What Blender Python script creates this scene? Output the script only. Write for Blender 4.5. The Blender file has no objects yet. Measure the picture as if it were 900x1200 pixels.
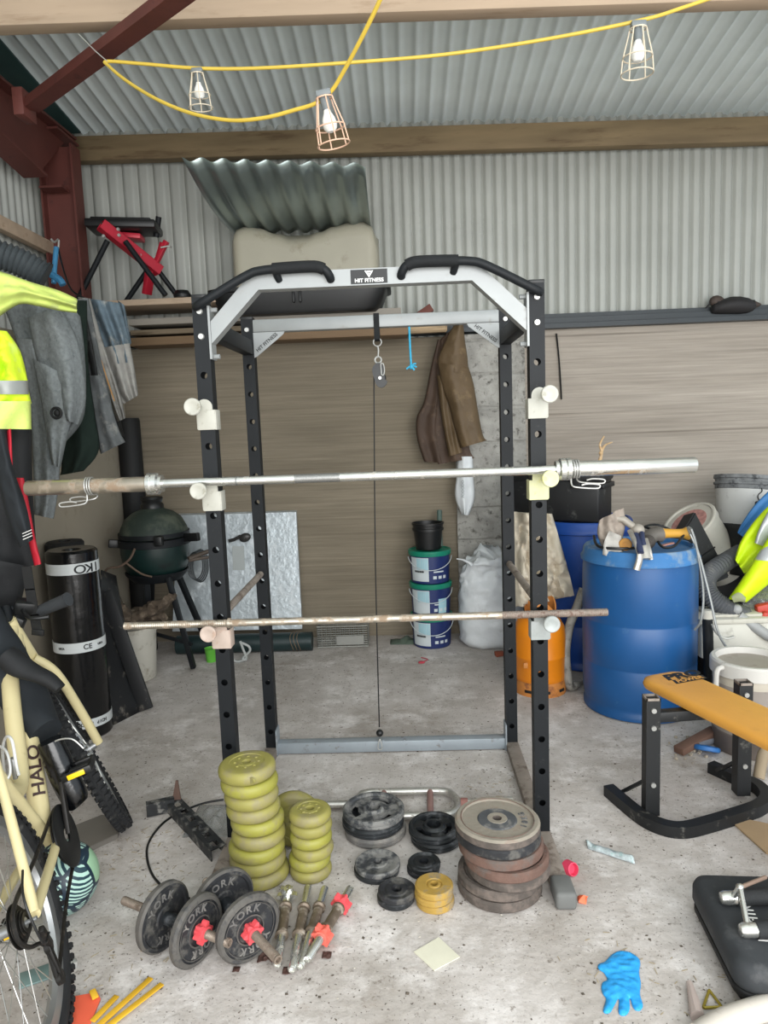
import bpy, bmesh, math, random
from mathutils import Vector, Matrix, Euler, noise
SC = bpy.context.scene
COL = SC.collection
PI = math.pi
# ---------------------------------------------------------------- camera
FPX, EYE = 827.0, 1.46
_Y = Vector((23, -100, FPX)).normalized()
_Z = Vector((260, 6900, FPX)); _Z = -(_Z - _Z.dot(_Y) * _Y).normalized()
_X = -(_Z.cross(_Y)); _X = _Y.cross(_Z)
cam_d = bpy.data.cameras.new('camera'); cam = bpy.data.objects.new('camera', cam_d); COL.objects.link(cam)
cam_d.sensor_fit = 'VERTICAL'; cam_d.sensor_height = 24.0; cam_d.lens = FPX / 1200 * 24.0; cam_d.clip_start = .02
_right = Vector((_X[0], _Y[0], _Z[0])); _up = -Vector((_X[1], _Y[1], _Z[1])); _back = -Vector((_X[2], _Y[2], _Z[2]))
M4 = Matrix((_right, _up, _back)).transposed().to_4x4(); M4.translation = (0, 0, EYE)
cam.matrix_world = M4
SC.camera = cam
# ---------------------------------------------------------------- world, daylight from the open shed front, exposure
SC.view_settings.view_transform = 'Standard'
try: SC.view_settings.look = 'None'
except Exception: pass
SC.view_settings.gamma = 1.0; SC.view_settings.use_curve_mapping = False
SC.view_settings.exposure = 0.8
w = bpy.data.worlds.new('overcast_sky'); SC.world = w; w.use_nodes = True
bg = w.node_tree.nodes['Background']; bg.inputs[0].default_value = (.84, .93, 1.0, 1); bg.inputs[1].default_value = .85
def area(name, loc, aim, sx, sy, power, col=(1, 1, 1)):
    l = bpy.data.lights.new(name, 'AREA'); l.shape = 'RECTANGLE'; l.size = sx; l.size_y = sy; l.energy = power; l.color = col
    o = bpy.data.objects.new(name, l); COL.objects.link(o); o.location = loc
    o.rotation_euler = (Vector(aim) - Vector(loc)).to_track_quat('-Z', 'Y').to_euler(); return o
area('doorway_daylight', (1.2, -1.7, 1.75), (.4, 3.2, 1.5), 4.8, 3.0, 170, (1, .985, .96))
# ---------------------------------------------------------------- helpers
def ray(px, py):
    return _right * (px - 450) - _up * (py - 600) - _back * FPX
CAM0 = Vector((0, 0, EYE))
def at(px, py, Y): r = ray(px, py); return CAM0 + r * (Y / r.y)
def atx(px, py, X): r = ray(px, py); return CAM0 + r * (X / r.x)
def onf(px, py, z=0.0): r = ray(px, py); return CAM0 + r * ((z - EYE) / r.z)
def lin(c): return tuple((x / 12.92 if x <= .04045 else ((x + .055) / 1.055) ** 2.4) for x in c)
def hx(s): return lin(tuple(int(s[i:i + 2], 16) / 255 for i in (0, 2, 4)))
def nd(nt, t, x=0, **kw):
    n = nt.nodes.new(t)
    for k, v in kw.items(): setattr(n, k, v)
    return n
def mat(name, col, rough=.6, metal=0, var=.12, scale=6, dirt=None, damt=.4, dscale=14, bump=.0, bscale=80, spec=.5, alpha=1, trans=0, emit=0, stretch=None):
    m = bpy.data.materials.new(name); m.use_nodes = True; nt = m.node_tree; L = nt.links.new
    b = nt.nodes['Principled BSDF']; c = hx(col)
    b.inputs['Roughness'].default_value = rough; b.inputs['Metallic'].default_value = metal
    b.inputs['Specular IOR Level'].default_value = spec; b.inputs['Alpha'].default_value = alpha
    b.inputs['Transmission Weight'].default_value = trans
    tc = nd(nt, 'ShaderNodeTexCoord'); src = tc.outputs['Object']
    if stretch:
        mp = nd(nt, 'ShaderNodeMapping'); mp.inputs['Scale'].default_value = stretch; L(src, mp.inputs[0]); src = mp.outputs[0]
    n1 = nd(nt, 'ShaderNodeTexNoise'); n1.inputs['Scale'].default_value = scale; n1.inputs['Detail'].default_value = 5; L(src, n1.inputs['Vector'])
    r1 = nd(nt, 'ShaderNodeValToRGB'); L(n1.outputs[0], r1.inputs[0])
    r1.color_ramp.elements[0].position = .3; r1.color_ramp.elements[1].position = .7
    r1.color_ramp.elements[0].color = tuple(x * (1 - var) for x in c) + (1,); r1.color_ramp.elements[1].color = tuple(min(1, x * (1 + var)) for x in c) + (1,)
    out = r1.outputs[0]
    if dirt:
        n2 = nd(nt, 'ShaderNodeTexNoise'); n2.inputs['Scale'].default_value = dscale; n2.inputs['Detail'].default_value = 8; n2.inputs['Roughness'].default_value = .65; L(src, n2.inputs['Vector'])
        r2 = nd(nt, 'ShaderNodeValToRGB'); L(n2.outputs[0], r2.inputs[0]); t = .68 - damt * .4
        r2.color_ramp.elements[0].position = t; r2.color_ramp.elements[1].position = t + .14
        mx = nd(nt, 'ShaderNodeMix', data_type='RGBA'); L(r2.outputs[0], mx.inputs[0]); L(out, mx.inputs[6]); mx.inputs[7].default_value = hx(dirt) + (1,); out = mx.outputs[2]
        if metal:
            ma = nd(nt, 'ShaderNodeMath', operation='MULTIPLY_ADD'); L(r2.outputs[0], ma.inputs[0]); ma.inputs[1].default_value = -metal; ma.inputs[2].default_value = metal; L(ma.outputs[0], b.inputs['Metallic'])
            mb = nd(nt, 'ShaderNodeMath', operation='MULTIPLY_ADD'); L(r2.outputs[0], mb.inputs[0]); mb.inputs[1].default_value = .8 - rough; mb.inputs[2].default_value = rough; L(mb.outputs[0], b.inputs['Roughness'])
    L(out, b.inputs['Base Color'])
    if bump:
        n3 = nd(nt, 'ShaderNodeTexNoise'); n3.inputs['Scale'].default_value = bscale; n3.inputs['Detail'].default_value = 4; L(src, n3.inputs['Vector'])
        bp = nd(nt, 'ShaderNodeBump'); bp.inputs['Strength'].default_value = bump; bp.inputs['Distance'].default_value = .01; L(n3.outputs[0], bp.inputs['Height']); L(bp.outputs[0], b.inputs['Normal'])
    return m
def frame(d, up=Vector((0, 0, 1))):
    d = Vector(d).normalized()
    if abs(d.dot(up)) > .97: up = Vector((1, 0, 0)) if abs(d.x) < .9 else Vector((0, 1, 0))
    x = up.cross(d).normalized(); y = d.cross(x); return x, y, d
def axmat(o, d, up=Vector((0, 0, 1))):
    x, y, z = frame(d, up); m = Matrix((x, y, z)).transposed().to_4x4(); m.translation = o; return m
def catmull(p, k=6, closed=False):
    p = [Vector(q) for q in p]
    if len(p) < 3 or k < 2: return p
    out = []; n = len(p); rng = n if closed else n - 1
    for i in range(rng):
        if closed: a, b, c, d = p[i - 1], p[i], p[(i + 1) % n], p[(i + 2) % n]
        else: a, b, c, d = p[max(0, i - 1)], p[i], p[i + 1], p[min(n - 1, i + 2)]
        for j in range(k):
            t = j / k
            out.append(.5 * ((2 * b) + (c - a) * t + (2 * a - 5 * b + 4 * c - d) * t * t + (3 * b - a - 3 * c + d) * t ** 3))
    if not closed: out.append(p[-1])
    return out
WM = {}
class MB:
    def __init__(s): s.bm = bmesh.new(); s.mi = 0
    def add(s, vs, fs):
        v = [s.bm.verts.new(x) for x in vs]; out = []
        for f in fs:
            try: q = s.bm.faces.new([v[i] for i in f]); q.material_index = s.mi; out.append(q)
            except ValueError: pass
        return v, out
    def box(s, c, d, rot=(0, 0, 0), bev=0, m=None, seg=2):
        if m is None: m = Matrix.Translation(Vector(c)) @ Euler(rot).to_matrix().to_4x4()
        else: m = m @ Matrix.Translation(Vector(c)) @ Euler(rot).to_matrix().to_4x4()
        vs = [m @ Vector((x * d[0] / 2, y * d[1] / 2, z * d[2] / 2)) for z in (-1, 1) for y in (-1, 1) for x in (-1, 1)]
        v, f = s.add(vs, [(0, 2, 3, 1), (4, 5, 7, 6), (0, 1, 5, 4), (2, 6, 7, 3), (0, 4, 6, 2), (1, 3, 7, 5)])
        if bev:
            es = {e for q in f for e in q.edges}
            r = bmesh.ops.bevel(s.bm, geom=list(es), offset=bev, segments=seg, affect='EDGES', profile=.5)
            for q in r['faces']: q.material_index = s.mi
        return s
    def bar(s, a, b, w_, h_, up=Vector((0, 0, 1)), bev=0):
        a, b = Vector(a), Vector(b); return s.box((0, 0, (b - a).length / 2), (w_, h_, (b - a).length), m=axmat(a, b - a, up), bev=bev)
    def cyl(s, a, b, r, r2=None, n=20, caps=True):
        a, b = Vector(a), Vector(b); r2 = r if r2 is None else r2; x, y, d = frame(b - a)
        vs = []
        for (o, q) in ((a, r), (b, r2)):
            for i in range(n): t = 2 * PI * i / n; vs.append(o + x * (q * math.cos(t)) + y * (q * math.sin(t)))
        fs = [(i, (i + 1) % n, n + (i + 1) % n, n + i) for i in range(n)]
        if caps: fs += [tuple(range(n))[::-1], tuple(range(n, 2 * n))]
        s.add(vs, fs); return s
    def tube(s, pts, r, n=8, k=1, closed=False, caps=True, flat=1.0):
        P = catmull(pts, k, closed) if k > 1 else [Vector(p) for p in pts]
        m = len(P); rf = r if callable(r) else (lambda t: r)
        d0 = (P[1] - P[0]).normalized(); x, y, _ = frame(d0); vs = []
        for i in range(m):
            if closed: d = (P[(i + 1) % m] - P[i - 1])
            else: d = P[min(m - 1, i + 1)] - P[max(0, i - 1)]
            if d.length < 1e-9: d = d0
            d = d.normalized(); x = (x - d * x.dot(d))
            x = x.normalized() if x.length > 1e-6 else frame(d)[0]
            y = d.cross(x); q = rf(i / max(1, m - 1))
            for j in range(n): t = 2 * PI * j / n; vs.append(P[i] + x * (q * math.cos(t)) + y * (q * flat * math.sin(t)))
        fs = []
        for i in range(m if closed else m - 1):
            a, b = i * n, ((i + 1) % m) * n
            fs += [(a + j, a + (j + 1) % n, b + (j + 1) % n, b + j) for j in range(n)]
        if caps and not closed: fs += [tuple(range(n))[::-1], tuple(range((m - 1) * n, m * n))]
        s.add(vs, fs); return s
    def lathe(s, prof, n=32, m=None, mis=None, wob=None):
        m = m or Matrix(); idx = []; vs = []
        for k, (r, z) in enumerate(prof):
            if r < 1e-6: idx.append([len(vs)]); vs.append(m @ Vector((0, 0, z)))
            else:
                row = []
                for i in range(n):
                    t = 2 * PI * i / n; q = r * (wob(t, z) if wob else 1); row.append(len(vs)); vs.append(m @ Vector((q * math.cos(t), q * math.sin(t), z)))
                idx.append(row)
        V = [s.bm.verts.new(v) for v in vs]
        for k in range(len(prof) - 1):
            a, b = idx[k], idx[k + 1]
            for i in range(n):
                j = (i + 1) % n
                if len(a) == 1 and len(b) == 1: continue
                q = [a[0], b[j], b[i]] if len(a) == 1 else ([a[i], a[j], b[0]] if len(b) == 1 else [a[i], a[j], b[j], b[i]])
                try:
                    f = s.bm.faces.new([V[x] for x in q]); f.material_index = mis[k] if mis else s.mi
                except ValueError: pass
        return s
    def grid(s, fn, nu, nv, closeu=False):
        vs = [fn(i / (nu if closeu else nu - 1), j / (nv - 1)) for j in range(nv) for i in range(nu)]
        fs = []
        for j in range(nv - 1):
            for i in range(nu if closeu else nu - 1):
                i2 = (i + 1) % nu; fs.append((j * nu + i, j * nu + i2, (j + 1) * nu + i2, (j + 1) * nu + i))
        s.add(vs, fs); return s
    def prism(s, poly, t, m=None):
        m = m or Matrix(); n = len(poly)
        vs = [m @ Vector((p[0], p[1], z)) for z in (-t / 2, t / 2) for p in poly]
        fs = [tuple(range(n))[::-1], tuple(range(n, 2 * n))] + [(i, (i + 1) % n, n + (i + 1) % n, n + i) for i in range(n)]
        s.add(vs, fs); return s
    def ball(s, c, r, n=16, sc=(1, 1, 1), rot=(0, 0, 0)):
        m = Matrix.Translation(Vector(c)) @ Euler(rot).to_matrix().to_4x4() @ Matrix.Diagonal((sc[0], sc[1], sc[2], 1)); h = n // 2
        return s.lathe([(r * math.sin(PI * i / h) if 0 < i < h else 0, -r * math.cos(PI * i / h)) for i in range(h + 1)], n, m)
    def text(s, body, size, m, ext=.0006, sx=1.0, bold=0):
        cu = bpy.data.curves.new('t', 'FONT'); cu.body = body; cu.size = size; cu.align_x = 'CENTER'; cu.align_y = 'CENTER'; cu.extrude = ext; cu.offset = bold
        o = bpy.data.objects.new('t', cu); COL.objects.link(o); dg = bpy.context.evaluated_depsgraph_get(); dg.update()
        me = bpy.data.meshes.new_from_object(o.evaluated_get(dg)); mm = m @ Matrix.Diagonal((sx, 1, 1, 1))
        s.add([mm @ v.co for v in me.vertices], [tuple(p.vertices) for p in me.polygons])
        bpy.data.objects.remove(o); bpy.data.meshes.remove(me); bpy.data.curves.remove(cu); return s
    def jitter(s, a, sc, seed=0):
        for v in s.bm.verts: v.co += a * Vector(noise.noise_vector(v.co * sc + Vector((seed, seed * 2, 0))))
        return s
    def build(s, name, mats, parent=None, ang=35, label=None, cat=None, group=None, kind=None, origin=None, mods=(), flat=False, nrm=True):
        bm = s.bm
        if nrm: bmesh.ops.recalc_face_normals(bm, faces=bm.faces[:])
        if parent is not None: off = WM[parent.name]
        elif origin is not None: off = Vector(origin)
        else:
            xs = [v.co for v in bm.verts]; off = Vector(((min(p.x for p in xs) + max(p.x for p in xs)) / 2, (min(p.y for p in xs) + max(p.y for p in xs)) / 2, min(p.z for p in xs)))
        for v in bm.verts: v.co -= off
        me = bpy.data.meshes.new(name); bm.to_mesh(me); bm.free()
        for x in (mats if isinstance(mats, (list, tuple)) else [mats]): me.materials.append(x)
        if not flat:
            me.polygons.foreach_set('use_smooth', [True] * len(me.polygons))
            if hasattr(me, 'set_sharp_from_angle'): me.set_sharp_from_angle(angle=math.radians(ang))
        o = bpy.data.objects.new(name, me); COL.objects.link(o)
        if parent is not None: o.parent = parent; WM[o.name] = WM[parent.name]
        else: o.location = off; WM[o.name] = off
        for t, kw in mods:
            q = o.modifiers.new(t.lower(), t)
            for k, v in kw.items(): setattr(q, k, v)
        return tag(o, label, cat, group, kind)
def tag(o, label=None, cat=None, group=None, kind=None):
    if label: o['label'] = label
    if cat: o['category'] = cat
    if group: o['group'] = group
    if kind: o['kind'] = kind
    return o
def thing(name, label, cat, loc, group=None):
    o = bpy.data.objects.new(name, None); COL.objects.link(o); o.location = loc; o.empty_display_size = .1
    WM[o.name] = Vector(loc); return tag(o, label, cat, group)
def kids(o): return [c for c in COL.objects if c.parent is o]
def dup(root, loc, rot=None, label=None, sc=None):
    r = root.copy(); COL.objects.link(r); r.location = loc
    if rot is not None: r.rotation_euler = rot
    if sc is not None: r.scale = sc
    if label: r['label'] = label
    WM[r.name] = Vector(loc)
    for ch in kids(root):
        c = ch.copy(); COL.objects.link(c); c.parent = r
        for g in kids(ch):
            d = g.copy(); COL.objects.link(d); d.parent = c
    return r
def lerpl(pts, t):
    L = [0.0]
    for a, b in zip(pts, pts[1:]): L.append(L[-1] + (Vector(b) - Vector(a)).length)
    s = t * L[-1]
    for i in range(len(pts) - 1):
        if s <= L[i + 1] or i == len(pts) - 2:
            k = 0 if L[i + 1] == L[i] else (s - L[i]) / (L[i + 1] - L[i]); return Vector(pts[i]).lerp(Vector(pts[i + 1]), min(1, k))
def cloth(name, Lp, Rp, dep, mats, parent=None, amp=.03, fold=.012, nf=4, seed=0, nu=30, nv=40, back=.7, wr=.006, slant=1.2, **kw):
    """a hanging piece of cloth with real thickness: edges given in the picture, at a depth of its own"""
    Lp = catmull([Vector((p[0], p[1], 0)) for p in Lp], 5); Rp = catmull([Vector((p[0], p[1], 0)) for p in Rp], 5)
    df = dep if callable(dep) else (lambda u, v: dep)
    def f(sgn):
        def g(u, v):
            a = lerpl(Lp, v).lerp(lerpl(Rp, v), u); b = max(0, math.sin(PI * u)) ** .6
            if sgn > 0: o = -amp * b - fold * b * math.sin(2 * PI * nf * (u + .06 * math.sin(3 * v + seed)) + seed + slant * v) * (.35 + .65 * v)
            else: o = amp * back * b
            q = at(a.x, a.y, df(u, v) + o)
            if sgn > 0: q.y -= wr * b * (noise.noise(q * 14 + Vector((seed, 0, 0))) + .45 * noise.noise(q * 34 + Vector((0, seed, 0)))) * 1.6
            return q
        return g
    m = MB(); m.grid(f(1), nu, nv); m.grid(f(-1), nu, nv)
    bm = m.bm; bm.verts.ensure_lookup_table(); N = nu * nv
    for row in (0, nv - 1):
        for i in range(nu - 1):
            a = row * nu + i
            try: bm.faces.new([bm.verts[a], bm.verts[a + 1], bm.verts[N + a + 1], bm.verts[N + a]])
            except ValueError: pass
    bmesh.ops.remove_doubles(bm, verts=bm.verts[:], dist=.0004)
    return m.build(name, mats, parent, ang=70, **kw)
# ---------------------------------------------------------------- structure materials
YB = 4.85
def floor_mat():
    m = bpy.data.materials.new('dusty_concrete_floor'); m.use_nodes = True; nt = m.node_tree; L = nt.links.new; b = nt.nodes['Principled BSDF']
    tc = nd(nt, 'ShaderNodeTexCoord').outputs['Object']
    def nz(scale, det, p0, p1, c0, c1, rough=.6):
        n = nd(nt, 'ShaderNodeTexNoise'); n.inputs['Scale'].default_value = scale; n.inputs['Detail'].default_value = det; n.inputs['Roughness'].default_value = rough; L(tc, n.inputs[0])
        r = nd(nt, 'ShaderNodeValToRGB'); L(n.outputs[0], r.inputs[0]); e = r.color_ramp.elements; e[0].position = p0; e[1].position = p1; e[0].color = c0 + (1,); e[1].color = c1 + (1,); return r.outputs[0]
    def mix(f, a, bb):
        x = nd(nt, 'ShaderNodeMix', data_type='RGBA'); L(f, x.inputs[0]); L(a, x.inputs[6])
        if isinstance(bb, tuple): x.inputs[7].default_value = bb + (1,)
        else: L(bb, x.inputs[7])
        return x.outputs[2]
    W, K = (1, 1, 1), (0, 0, 0)
    base = nz(1.7, 9, .32, .7, hx('9d958d'), hx('d3cdc9'), .7)
    pale = nz(3.6, 10, .5, .66, K, W, .75); c = mix(pale, base, hx('e0dbd8'))
    brown = nz(1.1, 8, .55, .78, K, (.9, .9, .9), .78); c = mix(brown, c, hx('8d7e6e')); br2 = nz(6, 7, .58, .72, K, (.55, .55, .55), .72); c = mix(br2, c, hx('8a7c6e'))
    spk = nz(30, 7, .57, .66, K, (.75, .75, .75), .75); c = mix(spk, c, hx('7d746b'))
    n2 = nz(2.3, 4, .36, .52, (.0, .0, .0), (.8, .8, .8))
    vo = nd(nt, 'ShaderNodeTexNoise'); vo.inputs['Scale'].default_value = 120; vo.inputs['Detail'].default_value = 2; L(tc, vo.inputs[0])
    rr = nd(nt, 'ShaderNodeValToRGB'); L(vo.outputs[0], rr.inputs[0]); rr.color_ramp.elements[0].position = .64; rr.color_ramp.elements[1].position = .71
    mu = nd(nt, 'ShaderNodeMix', data_type='RGBA', blend_type='MULTIPLY'); mu.inputs[0].default_value = 1; L(rr.outputs[0], mu.inputs[6]); L(n2, mu.inputs[7])
    c = mix(mu.outputs[2], c, hx('4a423a')); L(c, b.inputs['Base Color']); b.inputs['Roughness'].default_value = .9; b.inputs['Specular IOR Level'].default_value = .25
    n = nd(nt, 'ShaderNodeTexNoise'); n.inputs['Scale'].default_value = 35; n.inputs['Detail'].default_value = 8; L(tc, n.inputs[0])
    bp = nd(nt, 'ShaderNodeBump'); bp.inputs['Strength'].default_value = .35; bp.inputs['Distance'].default_value = .01; L(n.outputs[0], bp.inputs['Height']); L(bp.outputs[0], b.inputs['Normal'])
    return m
def board_wall_mat(name, c0, c1, cs, strength=1.0):
    m = bpy.data.materials.new(name); m.use_nodes = True; nt = m.node_tree; L = nt.links.new; b = nt.nodes['Principled BSDF']
    tc = nd(nt, 'ShaderNodeTexCoord').outputs['Object']
    def nzs(scale, stretch, det, p0, p1, a, bb, rough=.6):
        mp = nd(nt, 'ShaderNodeMapping'); mp.inputs['Scale'].default_value = stretch; mp.inputs['Rotation'].default_value = (0, .012, 0); L(tc, mp.inputs[0])
        n = nd(nt, 'ShaderNodeTexNoise'); n.inputs['Scale'].default_value = scale; n.inputs['Detail'].default_value = det; n.inputs['Roughness'].default_value = rough; n.inputs['Distortion'].default_value = .3; L(mp.outputs[0], n.inputs[0])
        r = nd(nt, 'ShaderNodeValToRGB'); L(n.outputs[0], r.inputs[0]); e = r.color_ramp.elements; e[0].position = p0; e[1].position = p1; e[0].color = a + (1,); e[1].color = bb + (1,); return r.outputs[0], n.outputs[0]
    a, _ = nzs(2.2, (.22, 1, 1.6), 6, .3, .72, hx(c0), hx(c1))
    lines, _ = nzs(3.0, (.12, 1, 5.5), 4, .60, .67, (0, 0, 0), (.6 * strength,) * 3, .5)
    mx = nd(nt, 'ShaderNodeMix', data_type='RGBA'); L(lines, mx.inputs[0]); L(a, mx.inputs[6]); mx.inputs[7].default_value = hx(cs) + (1,)
    fine, _ = nzs(14, (.1, 1, 5), 5, .35, .7, (.82,) * 3, (1.1,) * 3)
    mu = nd(nt, 'ShaderNodeMix', data_type='RGBA', blend_type='MULTIPLY'); mu.inputs[0].default_value = 1; L(mx.outputs[2], mu.inputs[6]); L(fine, mu.inputs[7])
    L(mu.outputs[2], b.inputs['Base Color']); b.inputs['Roughness'].default_value = .92; b.inputs['Specular IOR Level'].default_value = .2
    _, h = nzs(9, (.12, 1, 5), 6, .3, .7, (0, 0, 0), (1, 1, 1)); bp = nd(nt, 'ShaderNodeBump'); bp.inputs['Strength'].default_value = .5; bp.inputs['Distance'].default_value = .012; L(h, bp.inputs['Height']); L(bp.outputs[0], b.inputs['Normal'])
    return m
M_floor = floor_mat()
M_bwall = board_wall_mat('board_marked_concrete', '978e83', 'b3aa9f', '70675d')
M_bwall2 = board_wall_mat('smooth_cast_concrete', '776e5f', '8d8372', '5f5749', .5)
M_block = mat('rough_blockwork', '9b9993', .95, var=.22, scale=9, dirt='5d5a55', damt=.35, dscale=24, bump=1, bscale=38, spec=.2)
M_plaster = mat('painted_plaster', '9d9484', .8, var=.05, scale=2, dirt='877d6d', damt=.25, dscale=3, spec=.3)
M_steel_clad = mat('galvanised_cladding', 'a7a9a3', .55, .1, var=.07, scale=3, spec=.5)
M_steel_roof = mat('galvanised_roofing', 'e2ebeb', .5, .0, var=.07, scale=3, spec=.5)
M_wood = mat('planed_timber', '7b6a50', .7, var=.25, scale=3, dirt='5f4d38', damt=.3, dscale=5, stretch=(.5, 4, 4), spec=.3)
M_wood_pale = mat('pale_timber', 'a8947f', .7, var=.12, scale=3, dirt='8f7963', damt=.25, dscale=5, stretch=(.5, 4, 4), spec=.3)
M_wood_old = mat('weathered_timber', '746755', .8, var=.25, scale=4, dirt='4d4030', damt=.35, dscale=6, stretch=(.5, 4, 4), spec=.3)
M_red_oxide = mat('red_oxide_steel', '582e28', .6, 0, var=.15, scale=5, dirt='3f2320', damt=.2, dscale=9, spec=.4)
M_flash = mat('dark_grey_flashing', '33393d', .55, .0, var=.08)
M_dark = mat('painted_gap_shade', '17181a', .8, var=.1)
# ---------------------------------------------------------------- structure
m = MB(); m.add([(-7, -7, 0), (9, -7, 0), (9, YB + .3, 0), (-7, YB + .3, 0)], [(0, 1, 2, 3)]); m.build('floor', M_floor, kind='structure', origin=(0, 0, 0))
ZW = 2.07
pl, pr = at(536, 600, YB).x, at(592, 600, YB).x
m = MB(); m.box(((pr + 6) / 2, YB + .11, ZW / 2), (6 - pr, .22, ZW)); wb = m.build('wall_back', M_bwall, kind='structure', origin=(0, YB, 0))
m = MB(); m.box(((pl - 2.4) / 2, YB + .10, ZW / 2 - .01), (pl + 2.4, .2, ZW - .02)); m.build('cast_panel', M_bwall2, wb)
def pier():
    m = MB(); x0, x1 = pl - .005, pr + .14
    def f(u, v):
        x = x0 + (x1 - x0) * u; z = ZW * v; c = (z % .225) / .225; d = .012 if c < .07 else 0
        return Vector((x, YB - .05 + d + .012 * noise.noise(Vector((x * 14, z * 14, 3))), z - .02))
    m.grid(f, 34, 160); m.box(((x0 + x1) / 2, YB + .02, ZW / 2 - .02), (x1 - x0 - .004, .10, ZW - .04)); m.build('block_pier', M_block, wb)
pier()
XL = -1.885
m = MB(); m.box((XL - .11, 2.3, 1.0), (.22, 5.0, 2.0), bev=.01); m.build('wall_left', M_plaster, kind='structure')
def corrug(name, x0, x1, fn, pitch, amp, nv=2, mats=None, sharp=.0):
    n = int((x1 - x0) / pitch * 10); m = MB()
    def f(u, v):
        s = x0 + (x1 - x0) * u; t = math.cos(2 * PI * s / pitch); h = amp * (t if not sharp else (1 - 2 * (max(0, .5 - .5 * t)) ** sharp))
        return fn(s, v, h)
    m.grid(f, n + 1, nv); return m.build(name, mats, kind='structure', ang=60, flat=False, nrm=False)
xs = -.93
corrug('wall_back_cladding', -2.35, xs, lambda s, v, h: Vector((s, YB + .07 - h, 1.98 + v * 1.8)), .105, .014, 2, M_steel_clad, 5)
corrug('wall_back_cladding', xs - .03, 6, lambda s, v, h: Vector((s, YB + .06 - h, 1.98 + v * 1.8)), .068, .010, 2, M_steel_clad, 3.5)
XC = -2.19
corrug('wall_left_cladding', -.5, YB + .1, lambda s, v, h: Vector((XC - .05 + h, s, 1.9 + v * 2.6)), .076, .010, 2, M_steel_clad, 2)
RS = .115; TILT = -.021; ZR = at(450, 146, YB).z + .02
def roofz(y, x=0.0): return ZR + RS * (YB - y) + TILT * x
corrug('ceiling', -2.5, 6, lambda s, v, h: Vector((s, -1.2 + v * (YB + 1.4), roofz(-1.2 + v * (YB + 1.4), s) + .012 + h)), .092, .010, 3, M_steel_roof, 4)
# purlins
YBF = YB - .09; zb = at(450, 178.5, YBF).z; zpt = at(450, 149, YBF).z; TR = math.atan(-TILT)
m = MB(); m.box((1.85, YBF + .04, (zb + zpt) / 2 + TILT * 1.85), (8.1, .08, zpt - zb), rot=(0, TR, 0), bev=.004); m.build('trim_1', M_wood, kind='structure')
YP = 3.02; zb2 = at(450, 27, YP).z
m = MB(); m.box((1.85, YP - .035, (zb2 + roofz(YP) - .01) / 2 + TILT * 1.85), (8.6, .075, roofz(YP) - .01 - zb2), rot=(0, TR, 0), bev=.004); m.build('trim_2', M_wood_pale, kind='structure')
# flashing on top of the wall
m = MB(); z0 = ZW - .005
m.prism([(-.08, 0), (.05, 0), (.05, .1), (-.02, .1), (-.02, .075), (-.05, .07), (-.05, .035), (-.08, .03)], 8.0, Matrix(((0, 0, 1, 1.9), (1, 0, 0, YB), (0, 1, 0, z0), (0, 0, 0, 1)))); m.build('trim_3', M_flash, kind='structure')
# steel portal frame, left: column, rafter, brace
def ibeam(m, a, b, w_, h_, up, tf=.012):
    a, b = Vector(a), Vector(b); M = axmat(a, b - a, up); L = (b - a).length
    for sx in (-1, 1): m.box((0, sx * h_ / 2, L / 2), (w_, tf, L), m=M)
    m.box((0, 0, L / 2), (tf * .8, h_, L), m=M)
XCL = at(75, 300, 4.45).x
m = MB(); ibeam(m, (XCL, 4.5, 0.02), (XCL, 4.5, roofz(4.5, XCL) - .28), .12, .2, Vector((1, 0, 0)))
xr_ = XCL + .07; p1, p2, q1, q2 = atx(56, 206, xr_), atx(-60, 94, xr_), atx(90, 163, xr_), atx(-60, 40, xr_)
def yz(p): return Vector((XCL, p.y, p.z))
for a, b in ((p1, p2), (q1, q2)): m.bar(yz(a), yz(b), .14, .014, Vector((1, 0, 0)) if False else Vector((0, 0, 1)))
m.prism([(p.y, p.z) for p in (p1, p2, q2, q1)], .012, Matrix(((0, 0, 1, XCL), (1, 0, 0, 0), (0, 1, 0, 0), (0, 0, 0, 1))))
m.box((XCL, 4.50, q1.z - .03), (.14, .28, .014)); m.box((XCL, 4.40, p1.z), (.14, .1, .014))
m.build('trim_4', M_red_oxide, kind='structure')
m = MB(); a = at(36, 124, 3.45); b = at(212, -8, 2.62); d = (b - a).normalized()
m.bar(a, b + d * .95, .075, .04, Vector((0, 0, 1))); m.box(a + Vector((-.03, 0, .0)), (.05, .12, .12), bev=.004); m.build('trim_5', M_red_oxide, kind='structure')
m = MB(); a = Vector((XCL - .08, YB, roofz(YB, XCL) - .015)); b = Vector((XCL - .08, 1.0, roofz(1.0, XCL) - .015)); m.bar(a, b, .16, .01, Vector((0, 0, 1))); m.build('trim_6', mat('teal_verge_strip', '35504e', .5), kind='structure')
# timber rail on the left cladding
a = atx(-60, 232, XC + .03); b = atx(76, 300, XC + .03); rail_b = b
m = MB(); a.z = b.z = (a.z + b.z) / 2; m.bar(a, b, .05, .075, Vector((0, 0, 1)), bev=.003); m.build('trim_7', M_wood_pale, kind='structure')
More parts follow.
